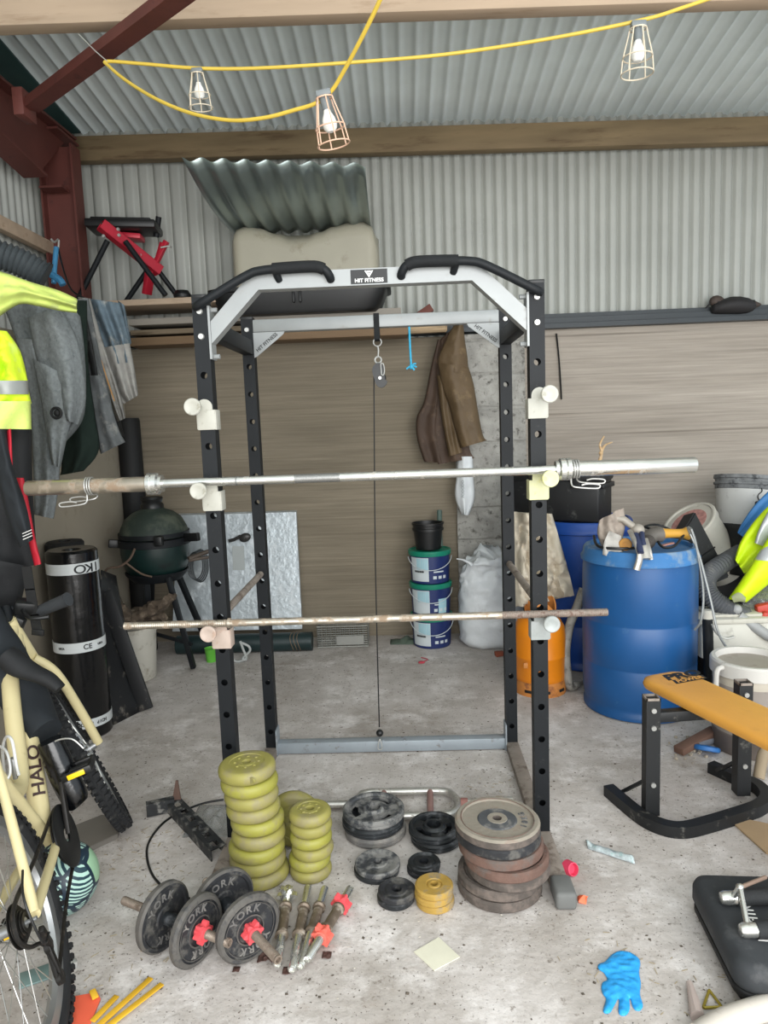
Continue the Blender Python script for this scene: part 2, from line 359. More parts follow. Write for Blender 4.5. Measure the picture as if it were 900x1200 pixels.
# ---------------------------------------------------------------- rack and bars
M_blk = mat('black_powder_coat', '15181b', .55, .0, var=.1, scale=12, dirt='3c3c3a', damt=.08, dscale=30, spec=.25)
M_sil = mat('silver_powder_coat', '8f9292', .42, .2, var=.06, scale=10, dirt='8d8a84', damt=.15, dscale=20)
M_gry = mat('grey_powder_coat', '90989e', .5, .2, var=.08, scale=10, dirt='6d675f', damt=.2, dscale=24)
M_zinc = mat('zinc_bolt', 'b4b4b0', .4, .6, var=.05)
M_chrome = mat('worn_chrome', 'd2d2cd', .25, .9, var=.06, scale=20, dirt='9b8f80', damt=.2, dscale=26)
M_chrome_dull = mat('tarnished_chrome', 'b9b0a2', .33, .85, var=.1, scale=20, dirt='8a7763', damt=.5, dscale=22)
M_rusty_thread = mat('rusty_thread', 'a3968c', .45, .6, var=.2, scale=60, dirt='6b574c', damt=.5, dscale=60)
M_foam = mat('black_foam_grip', '16181a', .75, 0, var=.1, scale=40, spec=.3, bump=.2, bscale=200)
M_hook = mat('dusty_white_plastic', 'aeada3', .55, 0, var=.06, scale=25, dirt='8f8c7e', damt=.3, dscale=40)
M_hook_y = mat('yellowed_white_plastic', 'c2c298', .55, 0, var=.1, scale=25, dirt='c3c07c', damt=.35, dscale=40)
M_hook_p = mat('pinkish_rusted_plastic', 'b3a296', .6, 0, var=.08, scale=25, dirt='a98f7f', damt=.35, dscale=40)
M_hook_c = mat('clear_grey_plastic', '989d9b', .35, 0, var=.1, scale=25, dirt='8f938f', damt=.35, dscale=40)
M_rust = mat('dusty_brown_steel', '8a8077', .75, .1, var=.15, scale=15, dirt='5f5147', damt=.4, dscale=18)
M_blackplastic = mat('black_plastic', '101112', .45, 0, var=.1, dirt='35332f', damt=.06, dscale=20)
M_white_ink = mat('white_ink', 'e6e6e2', .5, var=.02)
M_black_ink = mat('black_ink', '0e0f10', .5, var=.02)
YF, YR = 2.365, 3.07
XRL, XRR = -.650, .440
S = .05
ztop_f, ztop_r = at(628, 331, YF - S / 2).z, at(590, 361, YR - S / 2).z
ztop_f = min(ztop_f, ztop_r + .03)
rack = thing('power_rack', 'tall black and silver power rack standing in the middle of the shed', 'power rack', ((XRL + XRR) / 2, (YF + YR) / 2, 0))
zh = at(626.5, 509, YF - S / 2).z
PITCH = .1165
def upright(x, y, ztop, z0, holes, ph):
    """a square tube with real round holes through its front and back faces"""
    m = MB(); h = S / 2; R = .0115; n = 16
    zs = sorted(z for z in holes if z0 + .05 < z < ztop - .04)
    for sy in (-1, 1):
        yy = y + sy * h; prev = z0
        for z in zs:
            a, b = z - .024, z + .024
            m.add([(x - h, yy, prev), (x + h, yy, prev), (x + h, yy, a), (x - h, yy, a)], [(0, 1, 2, 3)])
            ring = []; sq = []
            for i in range(n):
                t = 2 * PI * (i + .5) / n; c, s_ = math.cos(t), math.sin(t); ring.append((x + R * c, yy, z + R * s_))
                k = 1 / max(abs(c), abs(s_)); sq.append((x + h * c * k, yy, z + .024 * s_ * k))
            m.add(ring + sq, [(i, (i + 1) % n, n + (i + 1) % n, n + i) for i in range(n)])
            cor = [(x + h * a_, yy, z + .024 * b_) for a_, b_ in ((1, 1), (-1, 1), (-1, -1), (1, -1))]
            for q, i in zip(cor, (1, 5, 9, 13)): m.add([q, sq[i], sq[(i + 1) % n]], [(0, 1, 2)])
            m.add(ring + [(p[0], yy - sy * .003, p[2]) for p in ring], [(i, (i + 1) % n, n + (i + 1) % n, n + i) for i in range(n)])
            prev = b
        m.add([(x - h, yy, prev), (x + h, yy, prev), (x + h, yy, ztop), (x - h, yy, ztop)], [(0, 1, 2, 3)])
    for sx in (-1, 1): m.add([(x + sx * h, y - h, z0), (x + sx * h, y + h, z0), (x + sx * h, y + h, ztop), (x + sx * h, y - h, ztop)], [(0, 1, 2, 3)])
    m.add([(x - h, y - h, ztop), (x + h, y - h, ztop), (x + h, y + h, ztop), (x - h, y + h, ztop)], [(0, 1, 2, 3)])
    u = m.build('upright', M_blk, rack, ang=30, nrm=False)
    m = MB(); m.box((x, y, ztop + .004), (S + .002, S + .002, .012), bev=.003); m.build('end_cap', M_blackplastic, u)
    for z in (ztop - .045, ztop - .125):
        m = MB(); m.cyl((x, y - h, z), (x, y - h - .008, z), .0105, .009, 12); m.build('bolt', M_zinc, u)
    return u
HF = [zh + PITCH * k for k in range(-20, 10)]
for x in (XRL, XRR):
    upright(x, YF, ztop_f, .03, [z for z in HF if z < ztop_f - .19], 0)
    upright(x, YR, ztop_r, .03, [z - .03 for z in HF if z < ztop_r - .16], 0)
    m = MB(); m.box((x, (2.0 + 3.12) / 2, .016), (.055, 3.12 - 2.0, .032), bev=.003); m.build('base_bar', M_rust, rack)
    m = MB(); m.box((x, 2.02, .028), (.064, .10, .056), bev=.012, seg=3); m.build('foot_cap', mat('grey_rubber_foot', '6b6c6a', .8, var=.15) if x < 0 else bpy.data.materials['grey_rubber_foot'], rack)
    m = MB(); m.box((x, (YF + YR) / 2, ztop_f - .085), (.045, YR - YF - S, .06), bev=.003); m.build('side_rail', M_blk, rack)
# rear base crossmember
m = MB(); m.box(((XRL + XRR) / 2, YR - .01, .03), (XRR - XRL - S, .05, .05), bev=.003)
for sx in (XRL + S / 2 + .003, XRR - S / 2 - .003): m.box((sx, YR - .01, .06), (.006, .07, .12))
for px in (474, 449): q = at(px, 868, YR - .036); m.cyl((q.x, YR - .036, q.z), (q.x, YR - .033, q.z), .004, n=10)
m.build('base_crossmember', M_gry, rack)
# rear top crossmember + gussets
zc = at(440, 377, YR).z; xa, xb = XRL + S / 2, XRR - S / 2
m = MB(); m.box(((xa + xb) / 2, YR, zc), (xb - xa, .05, .052), bev=.004); m.build('rear_crossmember', M_sil, rack)
for sx, x in ((1, xa), (-1, xb)):
    m = MB(); zt = zc - .027
    m.prism([(0, 0), (sx * .135, 0), (sx * .128, -.012), (sx * .012, -.10), (0, -.105)], .005, Matrix(((1, 0, 0, x), (0, 0, -1, YR - .02), (0, 1, 0, zt), (0, 0, 0, 1))))
    g = m.build('gusset', M_sil, rack)
    m = MB(); ang = sx * math.atan2(.10, .13)
    R = Matrix.Rotation(ang, 4, 'Y'); tm = Matrix.Translation((x + sx * .057, YR - .0235, zt - .043)) @ Matrix.Rotation(-ang, 4, 'Y') @ Matrix.Rotation(PI / 2, 4, 'X')
    m.text('HIT FITNESS', .021, tm, .0004, 1.0, .0004); m.build('gusset_lettering', M_black_ink, g, label='black lettering along the gusset')
# front arch: crossmember with two sloping ends and badge
zf = at(430, 326, YF).z; hh = .026
pts = [at(253, 396, YF), at(300, 330, YF), at(556, 322.5, YF), at(616, 368, YF)]
L0, L1, L2, L3 = [Vector((p.x, YF, p.z)) for p in pts]; L1.z = L2.z = zf; dz = .13
L0 = Vector((XRL + S / 2 + .008, YF, zf - .155)); L3 = Vector((XRR - S / 2 - .008, YF, zf - .155))
def mitre(path, h, y0, y1):
    m = MB(); n = len(path); up = []; dn = []
    for i, p in enumerate(path):
        ds = []
        if i > 0: ds.append((path[i] - path[i - 1]).normalized())
        if i < n - 1: ds.append((path[i + 1] - path[i]).normalized())
        nn = sum((Vector((-d.z, 0, d.x)) for d in ds), Vector()).normalized(); k = h / nn.dot(Vector((-ds[0].z, 0, ds[0].x)))
        if i in (0, n - 1): nn = Vector((0, 0, 1)); k = h * 1.35
        up.append(p + nn * k); dn.append(p - nn * k)
    ring = lambda i: [Vector((q.x, y, q.z)) for q, y in ((up[i], y0), (up[i], y1), (dn[i], y1), (dn[i], y0))]
    vs = [v for i in range(n) for v in ring(i)]; fs = [(0, 1, 2, 3), tuple(range(4 * n - 4, 4 * n))]
    for i in range(n - 1): fs += [(4 * i + j, 4 * i + (j + 1) % 4, 4 * i + 4 + (j + 1) % 4, 4 * i + 4 + j) for j in range(4)]
    m.add(vs, fs); return m
m = mitre([L0, L1, L2, L3], hh, YF - .025, YF + .025)
for x, sx in ((XRL + S / 2 + .004, 1), (XRR - S / 2 - .004, -1)):
    m.box((x, YF, zf - .155), (.007, .06, .17))
    for dz_ in (-.075, .075): m.cyl((x, YF, zf - .155 + dz_), (x + sx * .022, YF, zf - .155 + dz_), .008, n=10)
arch = m.build('front_crossmember', M_sil, rack, ang=25)
pc = at(432.5, 325.5, YF - .026)
m = MB(); m.box((pc.x, YF - .0262, zf), (.118, .002, .044)); bd = m.build('badge', M_black_ink, rack, label='black maker badge with white lettering')
m = MB(); TM = Matrix.Translation((pc.x, YF - .0278, zf)) @ Matrix.Rotation(PI / 2, 4, 'X')
m.text('HIT FITNESS', .0165, TM @ Matrix.Translation((0, -.0125, 0)), .0003, 1.05, .0004)
m.prism([(-.014, .018), (-.009, .018), (0, .002), (0, -.004)], .0006, TM); m.prism([(.014, .018), (.009, .018), (0, .002), (0, -.004)], .0006, TM)
m.prism([(-.007, .018), (.007, .018), (.004, .012), (-.004, .012)], .0006, TM); m.prism([(-.003, .010), (.003, .010), (0, .005)], .0006, TM)
m.build('badge_lettering', M_white_ink, bd)
# pull-up grips
for sx in (1, -1):
    X = lambda x: x if sx > 0 else (XRL + XRR) - x
    yg = YF - .05; x0 = XRL - .01; zt = ztop_f - .02
    xs_ = at(318, 322, yg).x; xe = at(376, 320, yg).x
    path = [(x0, YF - .03, zt - .012), (x0 + .03, yg, zt), (xs_ - .085, yg, zf + .012), (xs_ - .03, yg, zf + .028), (xs_ + .06, yg, zf + .032), (xe - .02, yg, zf + .032), (xe + .012, yg + .002, zf + .022), (xe + .026, yg + .012, zf + .004), (xe + .028, YF - .024, zf - .004)]
    m = MB(); m.tube([(X(p[0]), p[1], p[2]) for p in path], .014, 12, 5); m.tube([(X(xs_ + .01), yg, zf + .03), (X(xs_ + .02), YF - .02, zf)], .012, 10); gr = m.build('pull_up_handle', M_blk, rack)
    m = MB(); m.tube([(X(p[0]), p[1], p[2]) for p in [(xs_ + .005, yg, zf + .031), (xs_ + .06, yg, zf + .033), (xe - .02, yg, zf + .033), (xe + .010, yg + .002, zf + .024)]], .0185, 14, 4); m.build('foam_grip', M_foam, gr)
# safety pins through the uprights
for (px, py, qx, qy, nm) in ((306, 673, 272, 716, 'left'), (594, 661, 620, 706, 'right')):
    a = at(px, py, YR - .06); b = Vector((at(qx, qy, YF + .03).x, YF + .02, a.z - .0))
    x = XRL if nm == 'left' else XRR
    a = Vector((x + (.004 if nm == 'left' else -.004), YR - .06, a.z)); b = Vector((x + (.008 if nm == 'left' else -.008), YF + .02, a.z))
    m = MB(); m.cyl(a, b, .0135, n=16); m.ball(a, .0135, 12)
    m.build('safety_bar', M_rust, rack)
# ---------------------------------------------------------------- J hooks
def jhook(sx, z, M, label):
    x = XRL if sx < 0 else XRR; yf = YF - S / 2
    t = thing('bar_hook', label, 'bar hook', (x, yf, z), 'hooks on the front uprights')
    m = MB(); b = .0032
    m.box((x, yf - .004, z - .03), (S + .012, .007, .066), bev=b); m.box((x - sx * (S / 2 + .005), yf + .02, z - .03), (.006, .055, .066), bev=.002); m.box((x + sx * (S / 2 + .005), yf + .012, z - .035), (.006, .035, .05), bev=.002)
    M_ = Matrix(((1, 0, 0, x), (0, 0, -1, yf - .004), (0, 1, 0, z), (0, 0, 0, 1)))
    arc = [(.026 * math.cos(PI * k / 14) + sx * .004, .026 * math.sin(PI * k / 14) + .012) for k in range(15)]
    m.prism(arc + [(-.026 + sx * .004, -.005), (.026 + sx * .004, -.005)], .006, M_)
    m.build('bracket', M, t)
    c = Vector((x + sx * .022, yf - .004, z + .012))
    m = MB(); m.cyl(c, c + Vector((0, -.07, 0)), .0115, n=14); m.build('peg', M, t)
    m = MB(); Mx = axmat(c + Vector((0, -.066, 0)), (0, -1, 0)); m.lathe([(0, 0), (.024, 0), (.0275, .004), (.0275, .012), (.025, .015), (.016, .0145), (.013, .0125), (0, .0125)], 28, Mx); m.build('roller_disc', M, t)
    return t
zu_l, zu_r = at(237, 481, YF - .08).z, at(631, 467, YF - .08).z
jhook(-1, zu_l, M_hook, 'white dusty bar hook on the front upright beside the hanging clothes, above the barbell')
jhook(1, zu_r, M_hook, 'cream white bar hook with nothing in it, on the front upright near the wax jacket')
zb_l = at(246, 571, YF - .08).z - .012; zb_r = at(633, 564, YF - .08).z - .012; zbm = (zb_l + zb_r) / 2
jhook(-1, zbm, M_hook, 'white bar hook holding the silver barbell at the end near the hanging clothes')
jhook(1, zbm, M_hook_y, 'yellowed bar hook holding the silver barbell at the end near the blue barrels')
zc_l = at(258, 741, YF - .08).z - .012; zc_r = at(631, 729, YF - .08).z - .012; zcm = (zc_l + zc_r) / 2
jhook(-1, zcm, M_hook_p, 'pinkish bar hook holding the thin threaded bar, in front of the leaning board')
jhook(1, zcm, M_hook_c, 'clear grey bar hook holding the thin threaded bar, in front of the orange gas bottle')
# ---------------------------------------------------------------- bars
yb = YF - .066
def barx(px, py): return at(px, py, yb).x
zbar = zbm + .012 + .0115 + .0145
x0, x1 = barx(31, 566), barx(815, 541); xc0, xc1 = barx(186, 560), barx(655, 546)
bb = thing('barbell', 'silver olympic barbell resting on the middle hooks of the rack', 'barbell', ((x0 + x1) / 2, yb, zbar))
m = MB(); m.cyl((xc0, yb, zbar), (xc1, yb, zbar), .0145, n=24); m.build('shaft', M_chrome, bb)
M_knurl = mat('knurled_steel', '8f8f8d', .5, .8, var=.2, scale=300)
for a, b in ((barx(345, 555), barx(398, 553)), (barx(276, 556), barx(278, 556))):
    m = MB(); m.cyl((a, yb, zbar), (b, yb, zbar), .0147, n=24, caps=False); m.build('knurling', M_knurl, bb)
for (a, b, M) in ((x0, xc0, M_chrome_dull), (x1, xc1, M_chrome)):
    s_ = 1 if b > a else -1; Mx = axmat((a, yb, zbar), (s_, 0, 0)); Ls = abs(b - a)
    m = MB(); m.lathe([(0, .002), (.018, .002), (.023, 0), (.025, .003), (.025, Ls - .03), (0, Ls - .03)], 28, Mx); m.build('sleeve', M, bb)
    m = MB(); m.lathe([(.0145, Ls + .012), (.028, Ls + .012), (.028, Ls + .002), (.036, Ls - .003), (.0365, Ls - .018), (.034, Ls - .021), (.0365, Ls - .024), (.0365, Ls - .036), (.03, Ls - .040), (.025, Ls - .041)], 32, Mx); m.build('sleeve_collar', M_chrome, bb)
def spring(px, py, sgn, label):
    cx = barx(px, py); t = MB(); P = []; r = .0285
    for k in range(0, 62):
        a = -PI / 2 + 2 * PI * k / 20; P.append(Vector((cx - .010 + .0078 * k / 20, yb + r * math.cos(a), zbar + r * math.sin(a))))
    o = P[0]; e = P[-1]
    def handle(p, dx, sg):
        return [p + Vector((0, -.004, -.02)), p + Vector((dx * .012, -.012, -.030)), p + Vector((dx * .075, -.016, -.036)), p + Vector((dx * .088, -.016, -.030)), p + Vector((dx * .082, -.016, -.023)), p + Vector((dx * .05, -.014, -.020)), p + Vector((dx * .03, -.013, -.024))]
    t.tube(P, .0026, 8); t.tube(catmull([P[0]] + handle(P[0], sgn, 1), 5), .0026, 8)
    t.tube(catmull([P[-1]] + [q + Vector((0, .02, .012)) for q in handle(P[-1], sgn, 1)], 5), .0026, 8)
    tag(t.build('spring_collar', M_zinc), label, 'spring collar', 'spring collars on the barbell')
spring(104, 564, -1, 'wire spring collar on the dull brownish sleeve of the barbell')
spring(673, 545, 1, 'wire spring collar on the shiny sleeve of the barbell')
yb2 = YF - .062; zb2_ = zcm + .012 + .0115 + .0125
bx2 = lambda px, py: at(px, py, yb2).x
x0, x1 = bx2(145, 727), bx2(712, 709); xa_, xb_ = bx2(268, 722), bx2(588, 713)
tb = thing('threaded_bar', 'thin rusty weight bar with threaded ends on the lowest hooks of the rack', 'weight bar', ((x0 + x1) / 2, yb2, zb2_))
m = MB(); m.cyl((xa_, yb2, zb2_), (xb_, yb2, zb2_), .0125, n=20); m.build('shaft', M_chrome_dull, tb)
m = MB(); r = .017; m.lathe([(.0125, -.004), (r, -.004), (r, .006), (.0125, .006)], 24, axmat((xa_, yb2, zb2_), (1, 0, 0))); m.build('ring_collar', M_chrome_dull, tb)
for a, b, M in ((xa_, x0, M_chrome_dull), (xb_, x1, M_rusty_thread)):
    n = 74; L = abs(b - a); prof = [(0, 0)]
    for k in range(n): z = L * k / n; prof += [(.0118, z), (.0132, z + L / n * .5)]
    prof += [(.011, L), (0, L)]
    m = MB(); m.lathe(prof, 16, axmat((a, yb2, zb2_), (b - a, 0, 0))); m.build('threaded_end', M, tb)
# ---------------------------------------------------------------- pulley, cable, blue rope
q = at(441, 376, YR - .03); px_, pz = q.x, zc
pu = thing('cable_pulley', 'black pulley on a strap hanging from the silver rear crossmember', 'pulley', (px_, YR, pz))
m = MB()
def strap(u, v):
    pass
m.box((px_, YR - .029, pz - .022), (.024, .003, .105)); m.box((px_, YR + .029, pz - .022), (.024, .003, .105)); m.box((px_, YR, pz + .0295), (.024, .06, .003)); m.box((px_, YR - .012, pz - .072), (.024, .036, .003), rot=(.3, 0, 0)); m.box((px_, YR + .012, pz - .072), (.024, .036, .003), rot=(-.3, 0, 0)); m.build('strap', M_foam, pu)
m = MB(); ring = lambda c, r, t, ax: [Vector(c) + (Vector((r * math.cos(k * PI / 12), 0, r * math.sin(k * PI / 12))) if ax == 'y' else Vector((0, r * math.cos(k * PI / 12), r * math.sin(k * PI / 12)))) for k in range(24)]
m.tube(ring((px_, YR, pz - .085), .017, 0, 'y'), .003, 8, closed=True)
m.tube([(px_ + .003 * s_, YR, z) for s_, z in ((0, pz - .10), (1, pz - .12), (0, pz - .145))], .0035, 8, 3)
m.tube(ring((px_, YR, pz - .160), .0135, 0, 'y'), .004, 8, closed=True)
m.build('eye_bolt', M_zinc, pu)
bz = pz - .225
m = MB()
for sy in (-1, 1):
    oval = [(.027 * math.cos(t) + (.006 if math.sin(t) < 0 else -.004), .034 * math.sin(t) + (.018 if math.sin(t) > 0 else -.018)) for t in [2 * PI * k / 28 for k in range(28)]]
    m.prism(oval, .004, Matrix(((1, 0, 0, px_ + .004), (0, 0, -1, YR + sy * .013), (0, 1, 0, bz), (0, 0, 0, 1))))
m.cyl((px_ + .006, YR - .018, bz - .012), (px_ + .006, YR + .018, bz - .012), .006, n=12)
m.build('pulley_body', M_blackplastic, pu)
m = MB(); m.cyl((px_ + .006, YR - .018, bz - .012), (px_ + .006, YR - .022, bz - .012), .007, n=12); m.build('axle_nut', M_zinc, pu)
m = MB(); m.lathe([(.006, -.009), (.026, -.009), (.022, 0), (.026, .009), (.006, .009)], 24, axmat((px_ + .006, YR, bz - .012), (0, 1, 0))); m.build('pulley_wheel', M_foam, pu)
m = MB(); c = Vector((px_ + .018, YR - .02, bz + .025)); m.tube([c + Vector(p) for p in ((-.006, 0, .022), (.004, 0, .020), (.008, 0, -.005), (.004, 0, -.024), (-.004, 0, -.024), (-.006, 0, -.003))], .0028, 8, 4, closed=True); m.build('carabiner', M_zinc, pu)
m = MB(); yc = YR - .022; e = at(444.5, 852, yc); s0 = Vector((px_ - .020, yc + .02, bz - .0)); m.tube([s0, s0.lerp(e, .5) + Vector((-.006, 0, 0)), e], .0028, 8, 8)
cb = m.build('pull_cable', M_blackplastic, None, label='thin black cable hanging from the pulley down to the base crossmember', cat='cable')
m = MB(); m.ball(at(445, 859, yc - .02), .0165, 16); m.build('stop_ball', M_blackplastic, cb)
m = MB(); p = at(445, 866, yc - .03); m.tube([p, p + Vector((-.008, -.004, -.025)), p + Vector((-.007, -.006, -.045)), p + Vector((.007, -.006, -.045)), p + Vector((.008, -.004, -.025)), p + Vector((.001, 0, 0))], .0022, 8, 4); m.build('wire_loop', M_zinc, cb)
m = MB(); y_ = YR - .03; pp = [at(x, y, y_ - o) for x, y, o in ((479.5, 383, .0), (480, 395, .003), (481, 415, .004), (482, 430, .003))]
m.tube(pp, .0045, 8, 5); c = pp[-1]
for dx, dz_ in ((.02, .012), (-.02, -.008), (.012, -.014), (.022, -.002)): m.tube([c, c + Vector((dx * .5, -.006, dz_ * .6 + .004)), c + Vector((dx, -.004, dz_))], .004, 6, 3)
m.ball(c, .011, 10); m.build('blue_rope', mat('blue_polypropylene_rope', '2f9cc0', .6, var=.2, scale=80), label='short bright blue rope tied to the rear crossmember of the rack', cat='rope')
# ---------------------------------------------------------------- weight plates
M_yel = mat('dusty_yellow_vinyl', '918b4a', .55, 0, var=.07, scale=14, dirt='8b835c', damt=.5, dscale=16, spec=.4)
M_yel2 = mat('bright_yellow_green_vinyl', '94913f', .5, 0, var=.07, scale=14, dirt='8d8655', damt=.4, dscale=16, spec=.45)
M_gold = mat('gold_painted_iron', 'b08f45', .5, .15, var=.12, scale=20, dirt='8d8069', damt=.4, dscale=26)
M_iron = mat('black_iron', '2a2b2e', .6, .05, var=.3, scale=20, dirt='5a5854', damt=.45, dscale=26, spec=.4, bump=.15)
M_iron_d = mat('dusty_black_iron', '3d3f42', .65, .05, var=.25, scale=20, dirt='7c7b78', damt=.6, dscale=26, spec=.35, bump=.15)
M_iron_g = mat('grey_worn_iron', '6c6a68', .65, .1, var=.2, scale=20, dirt='85817b', damt=.5, dscale=18, spec=.35, bump=.15)
M_iron_rim = mat('dusty_iron_rim', '55524e', .7, .05, var=.25, scale=24, dirt='3a3a3b', damt=.4, dscale=26)
M_rub = mat('black_rubber_iron', '1f2225', .45, .05, var=.15, scale=18, dirt='5b5d60', damt=.35, dscale=20, spec=.5)
M_rust1 = mat('rusty_iron', '59524d', .8, .05, var=.22, scale=18, dirt='6f645d', damt=.5, dscale=18, bump=.3, spec=.3)
M_rust2 = mat('red_rusty_iron', '6b544b', .8, .05, var=.2, scale=18, dirt='635b56', damt=.4, dscale=14, bump=.3, spec=.3)
M_beige = mat('worn_beige_paint_iron', '8d867a', .7, .05, var=.1, scale=18, dirt='8c7d71', damt=.35, dscale=22, bump=.2, spec=.3)
M_dpaint = mat('dark_faded_paint', '4b4d50', .75, 0, var=.2, scale=25, dirt='7e7b76', damt=.4, dscale=25)
def plate_vinyl(D, T, M, bumps=True):
    R = D / 2; m = MB(); c = T * .34
    prof = [(.0135, 0.002), (.016, 0), (R - c, 0)] + [(R - c + c * math.sin(a), T / 2 - (T / 2) * math.cos(a)) for a in [PI * k / 10 for k in range(1, 10)]] + [(R - c, T), (R * .62, T), (R * .6, T - .002), (.03, T - .002), (.028, T), (.016, T), (.0135, T - .002), (.0135, .002)]
    m.lathe(prof, 40)
    if bumps:
        for k in range(8): a = 2 * PI * k / 8; m.ball((.039 * math.cos(a) * D / .188, .039 * math.sin(a) * D / .188, T - .001), .006, 8, (1, 1, .5))
    return m
def plate_iron(D, T, hole=.0135, rim=.15, mis=None):
    R = D / 2; b = T * .2; r1 = R * (1 - rim)
    return MB().lathe([(hole, T * .12), (hole + .012, T * .06), (hole + .014, T * .2), (r1 - .006, T * .2), (r1, 0), (R - b, 0), (R, b), (R, T - b), (R - b, T), (r1, T), (r1 - .006, T * .8), (hole + .02, T * .8), (hole + .016, T * .96), (hole, T * .94), (hole, T * .12)], 44, mis=mis)
def plate_grip(D, T, hole=.0255, phase=0.0):
    """three-spoke plate: dished web with three slots, a raised rim and hub"""
    R = D / 2; m = MB(); rr = [hole + .012, R * .44, R * .50, R * .72, R * .78, R * .80]; n = 60
    def web(zb, zt):
        inside = lambda t: abs(((t - phase) % (2 * PI / 3)) - PI / 3) < .62
        keep = lambda k, i: not (2 <= k + 0 <= 2 or k == 1 and False) or not inside(2 * PI * (i + .5) / n)
        for z, fl_ in ((zt, False), (zb, True)):
            vs = [Vector((r * math.cos(2 * PI * i / n), r * math.sin(2 * PI * i / n), z)) for r in rr for i in range(n)]
            fs = [(k * n + i, k * n + (i + 1) % n, (k + 1) * n + (i + 1) % n, (k + 1) * n + i) for k in range(5) for i in range(n) if keep(k, i)]
            m.add(vs, fs)
        for i in range(n):
            a, b = 2 * PI * i / n, 2 * PI * (i + 1) / n
            if inside((a + b) / 2):
                for k in (2, 3):
                    P = [(rr[k] * math.cos(t), rr[k] * math.sin(t), z) for t, z in ((a, zb), (b, zb), (b, zt), (a, zt))]; m.add(P, [(0, 1, 2, 3)])
                for t, o in ((a, -1), (b, 1)):
                    if not inside((a + b) / 2 + o * 2 * PI / n): m.add([(r * math.cos(t), r * math.sin(t), z) for r, z in ((rr[2], zb), (rr[3], zb), (rr[3], zt), (rr[2], zt))], [(0, 1, 2, 3)])
    web(T * .3, T * .72)
    m.lathe([(hole, 0.1 * T), (hole + .008, 0.05 * T), (rr[0] + .004, .3 * T), (rr[0] + .004, .72 * T), (hole + .008, T), (hole, T * .97), (hole, .1 * T)], 40)
    b = T * .22; m.lathe([(R * .795, .3 * T), (R * .83, .04 * T), (R - b, 0), (R, b), (R, T * .42), (R - .003, T * .5), (R, T * .58), (R, T - b), (R - b, T), (R * .83, T * .96), (R * .795, .72 * T), (R * .795, .3 * T)], 48)
    return m
ORD = ['lowest', 'second from the bottom', 'third from the bottom', 'fourth from the bottom', 'fifth from the bottom', 'sixth from the bottom', 'seventh from the bottom', 'second from the top', 'topmost']
def pos(n, k):
    if k == 0: return 'lowest'
    if k == n - 1: return 'topmost'
    if k == n - 2 and k > 1: return 'second from the top'
    return ORD[k]
rnd = random.Random(5)
# tall yellow stack: nine
T = .0445; z = 0.0
offs = [(.004, 0), (-.006, .004), (-.006, .0), (.003, -.002), (.001, .004), (-.010, .002), (-.013, 0), (-.018, .002), (-.022, .0)]
for k in range(9):
    dd = .186 if k not in (3, 4, 5, 6) else .176
    o = plate_vinyl(dd, T - .001, 0, k == 8).build('weight_plate', M_yel2 if k in (2, 4, 7) else M_yel, label='yellow vinyl weight plate, %s of the tall yellow stack' % pos(9, k), cat='weight plate', group='yellow plates in the tall stack')
    o.location = (-.524 + offs[k][0], 2.167 + offs[k][1], z); o.rotation_euler = (0, -.018 * k / 9, rnd.random() * 6); z += T
    if k == 8:
        m = MB(); m.cyl((.024, -.0935, T * .5), (.028, -.0885, T * .5), .011, n=16); WM[o.name] = Vector((0, 0, 0)); p = m.build('embossed_disc', M_yel, o); o.rotation_euler.z = .1
T = .0385; z = 0.0
offs = [(-.002, 0), (-.004, .002), (.008, -.002), (.004, .0), (.006, .002), (.005, .0)]
for k in range(6):
    o = plate_vinyl(.139, T - .001, 0, k == 5).build('weight_plate', M_yel2 if k in (1, 3) else M_yel, label='small yellow vinyl weight plate, %s of the shorter yellow stack' % pos(6, k), cat='weight plate', group='yellow plates in the short stack')
    o.location = (-.355 + offs[k][0], 2.176 + offs[k][1], z); o.rotation_euler = (0, 0, rnd.random() * 6); z += T
o = plate_vinyl(.20, .05, 0, False).build('weight_plate', M_yel, label='yellow weight plate standing on edge behind the two yellow stacks', cat='weight plate')
o.location = (-.432, 2.36, .0995); o.rotation_euler = (PI / 2 - .04, 0, 0)
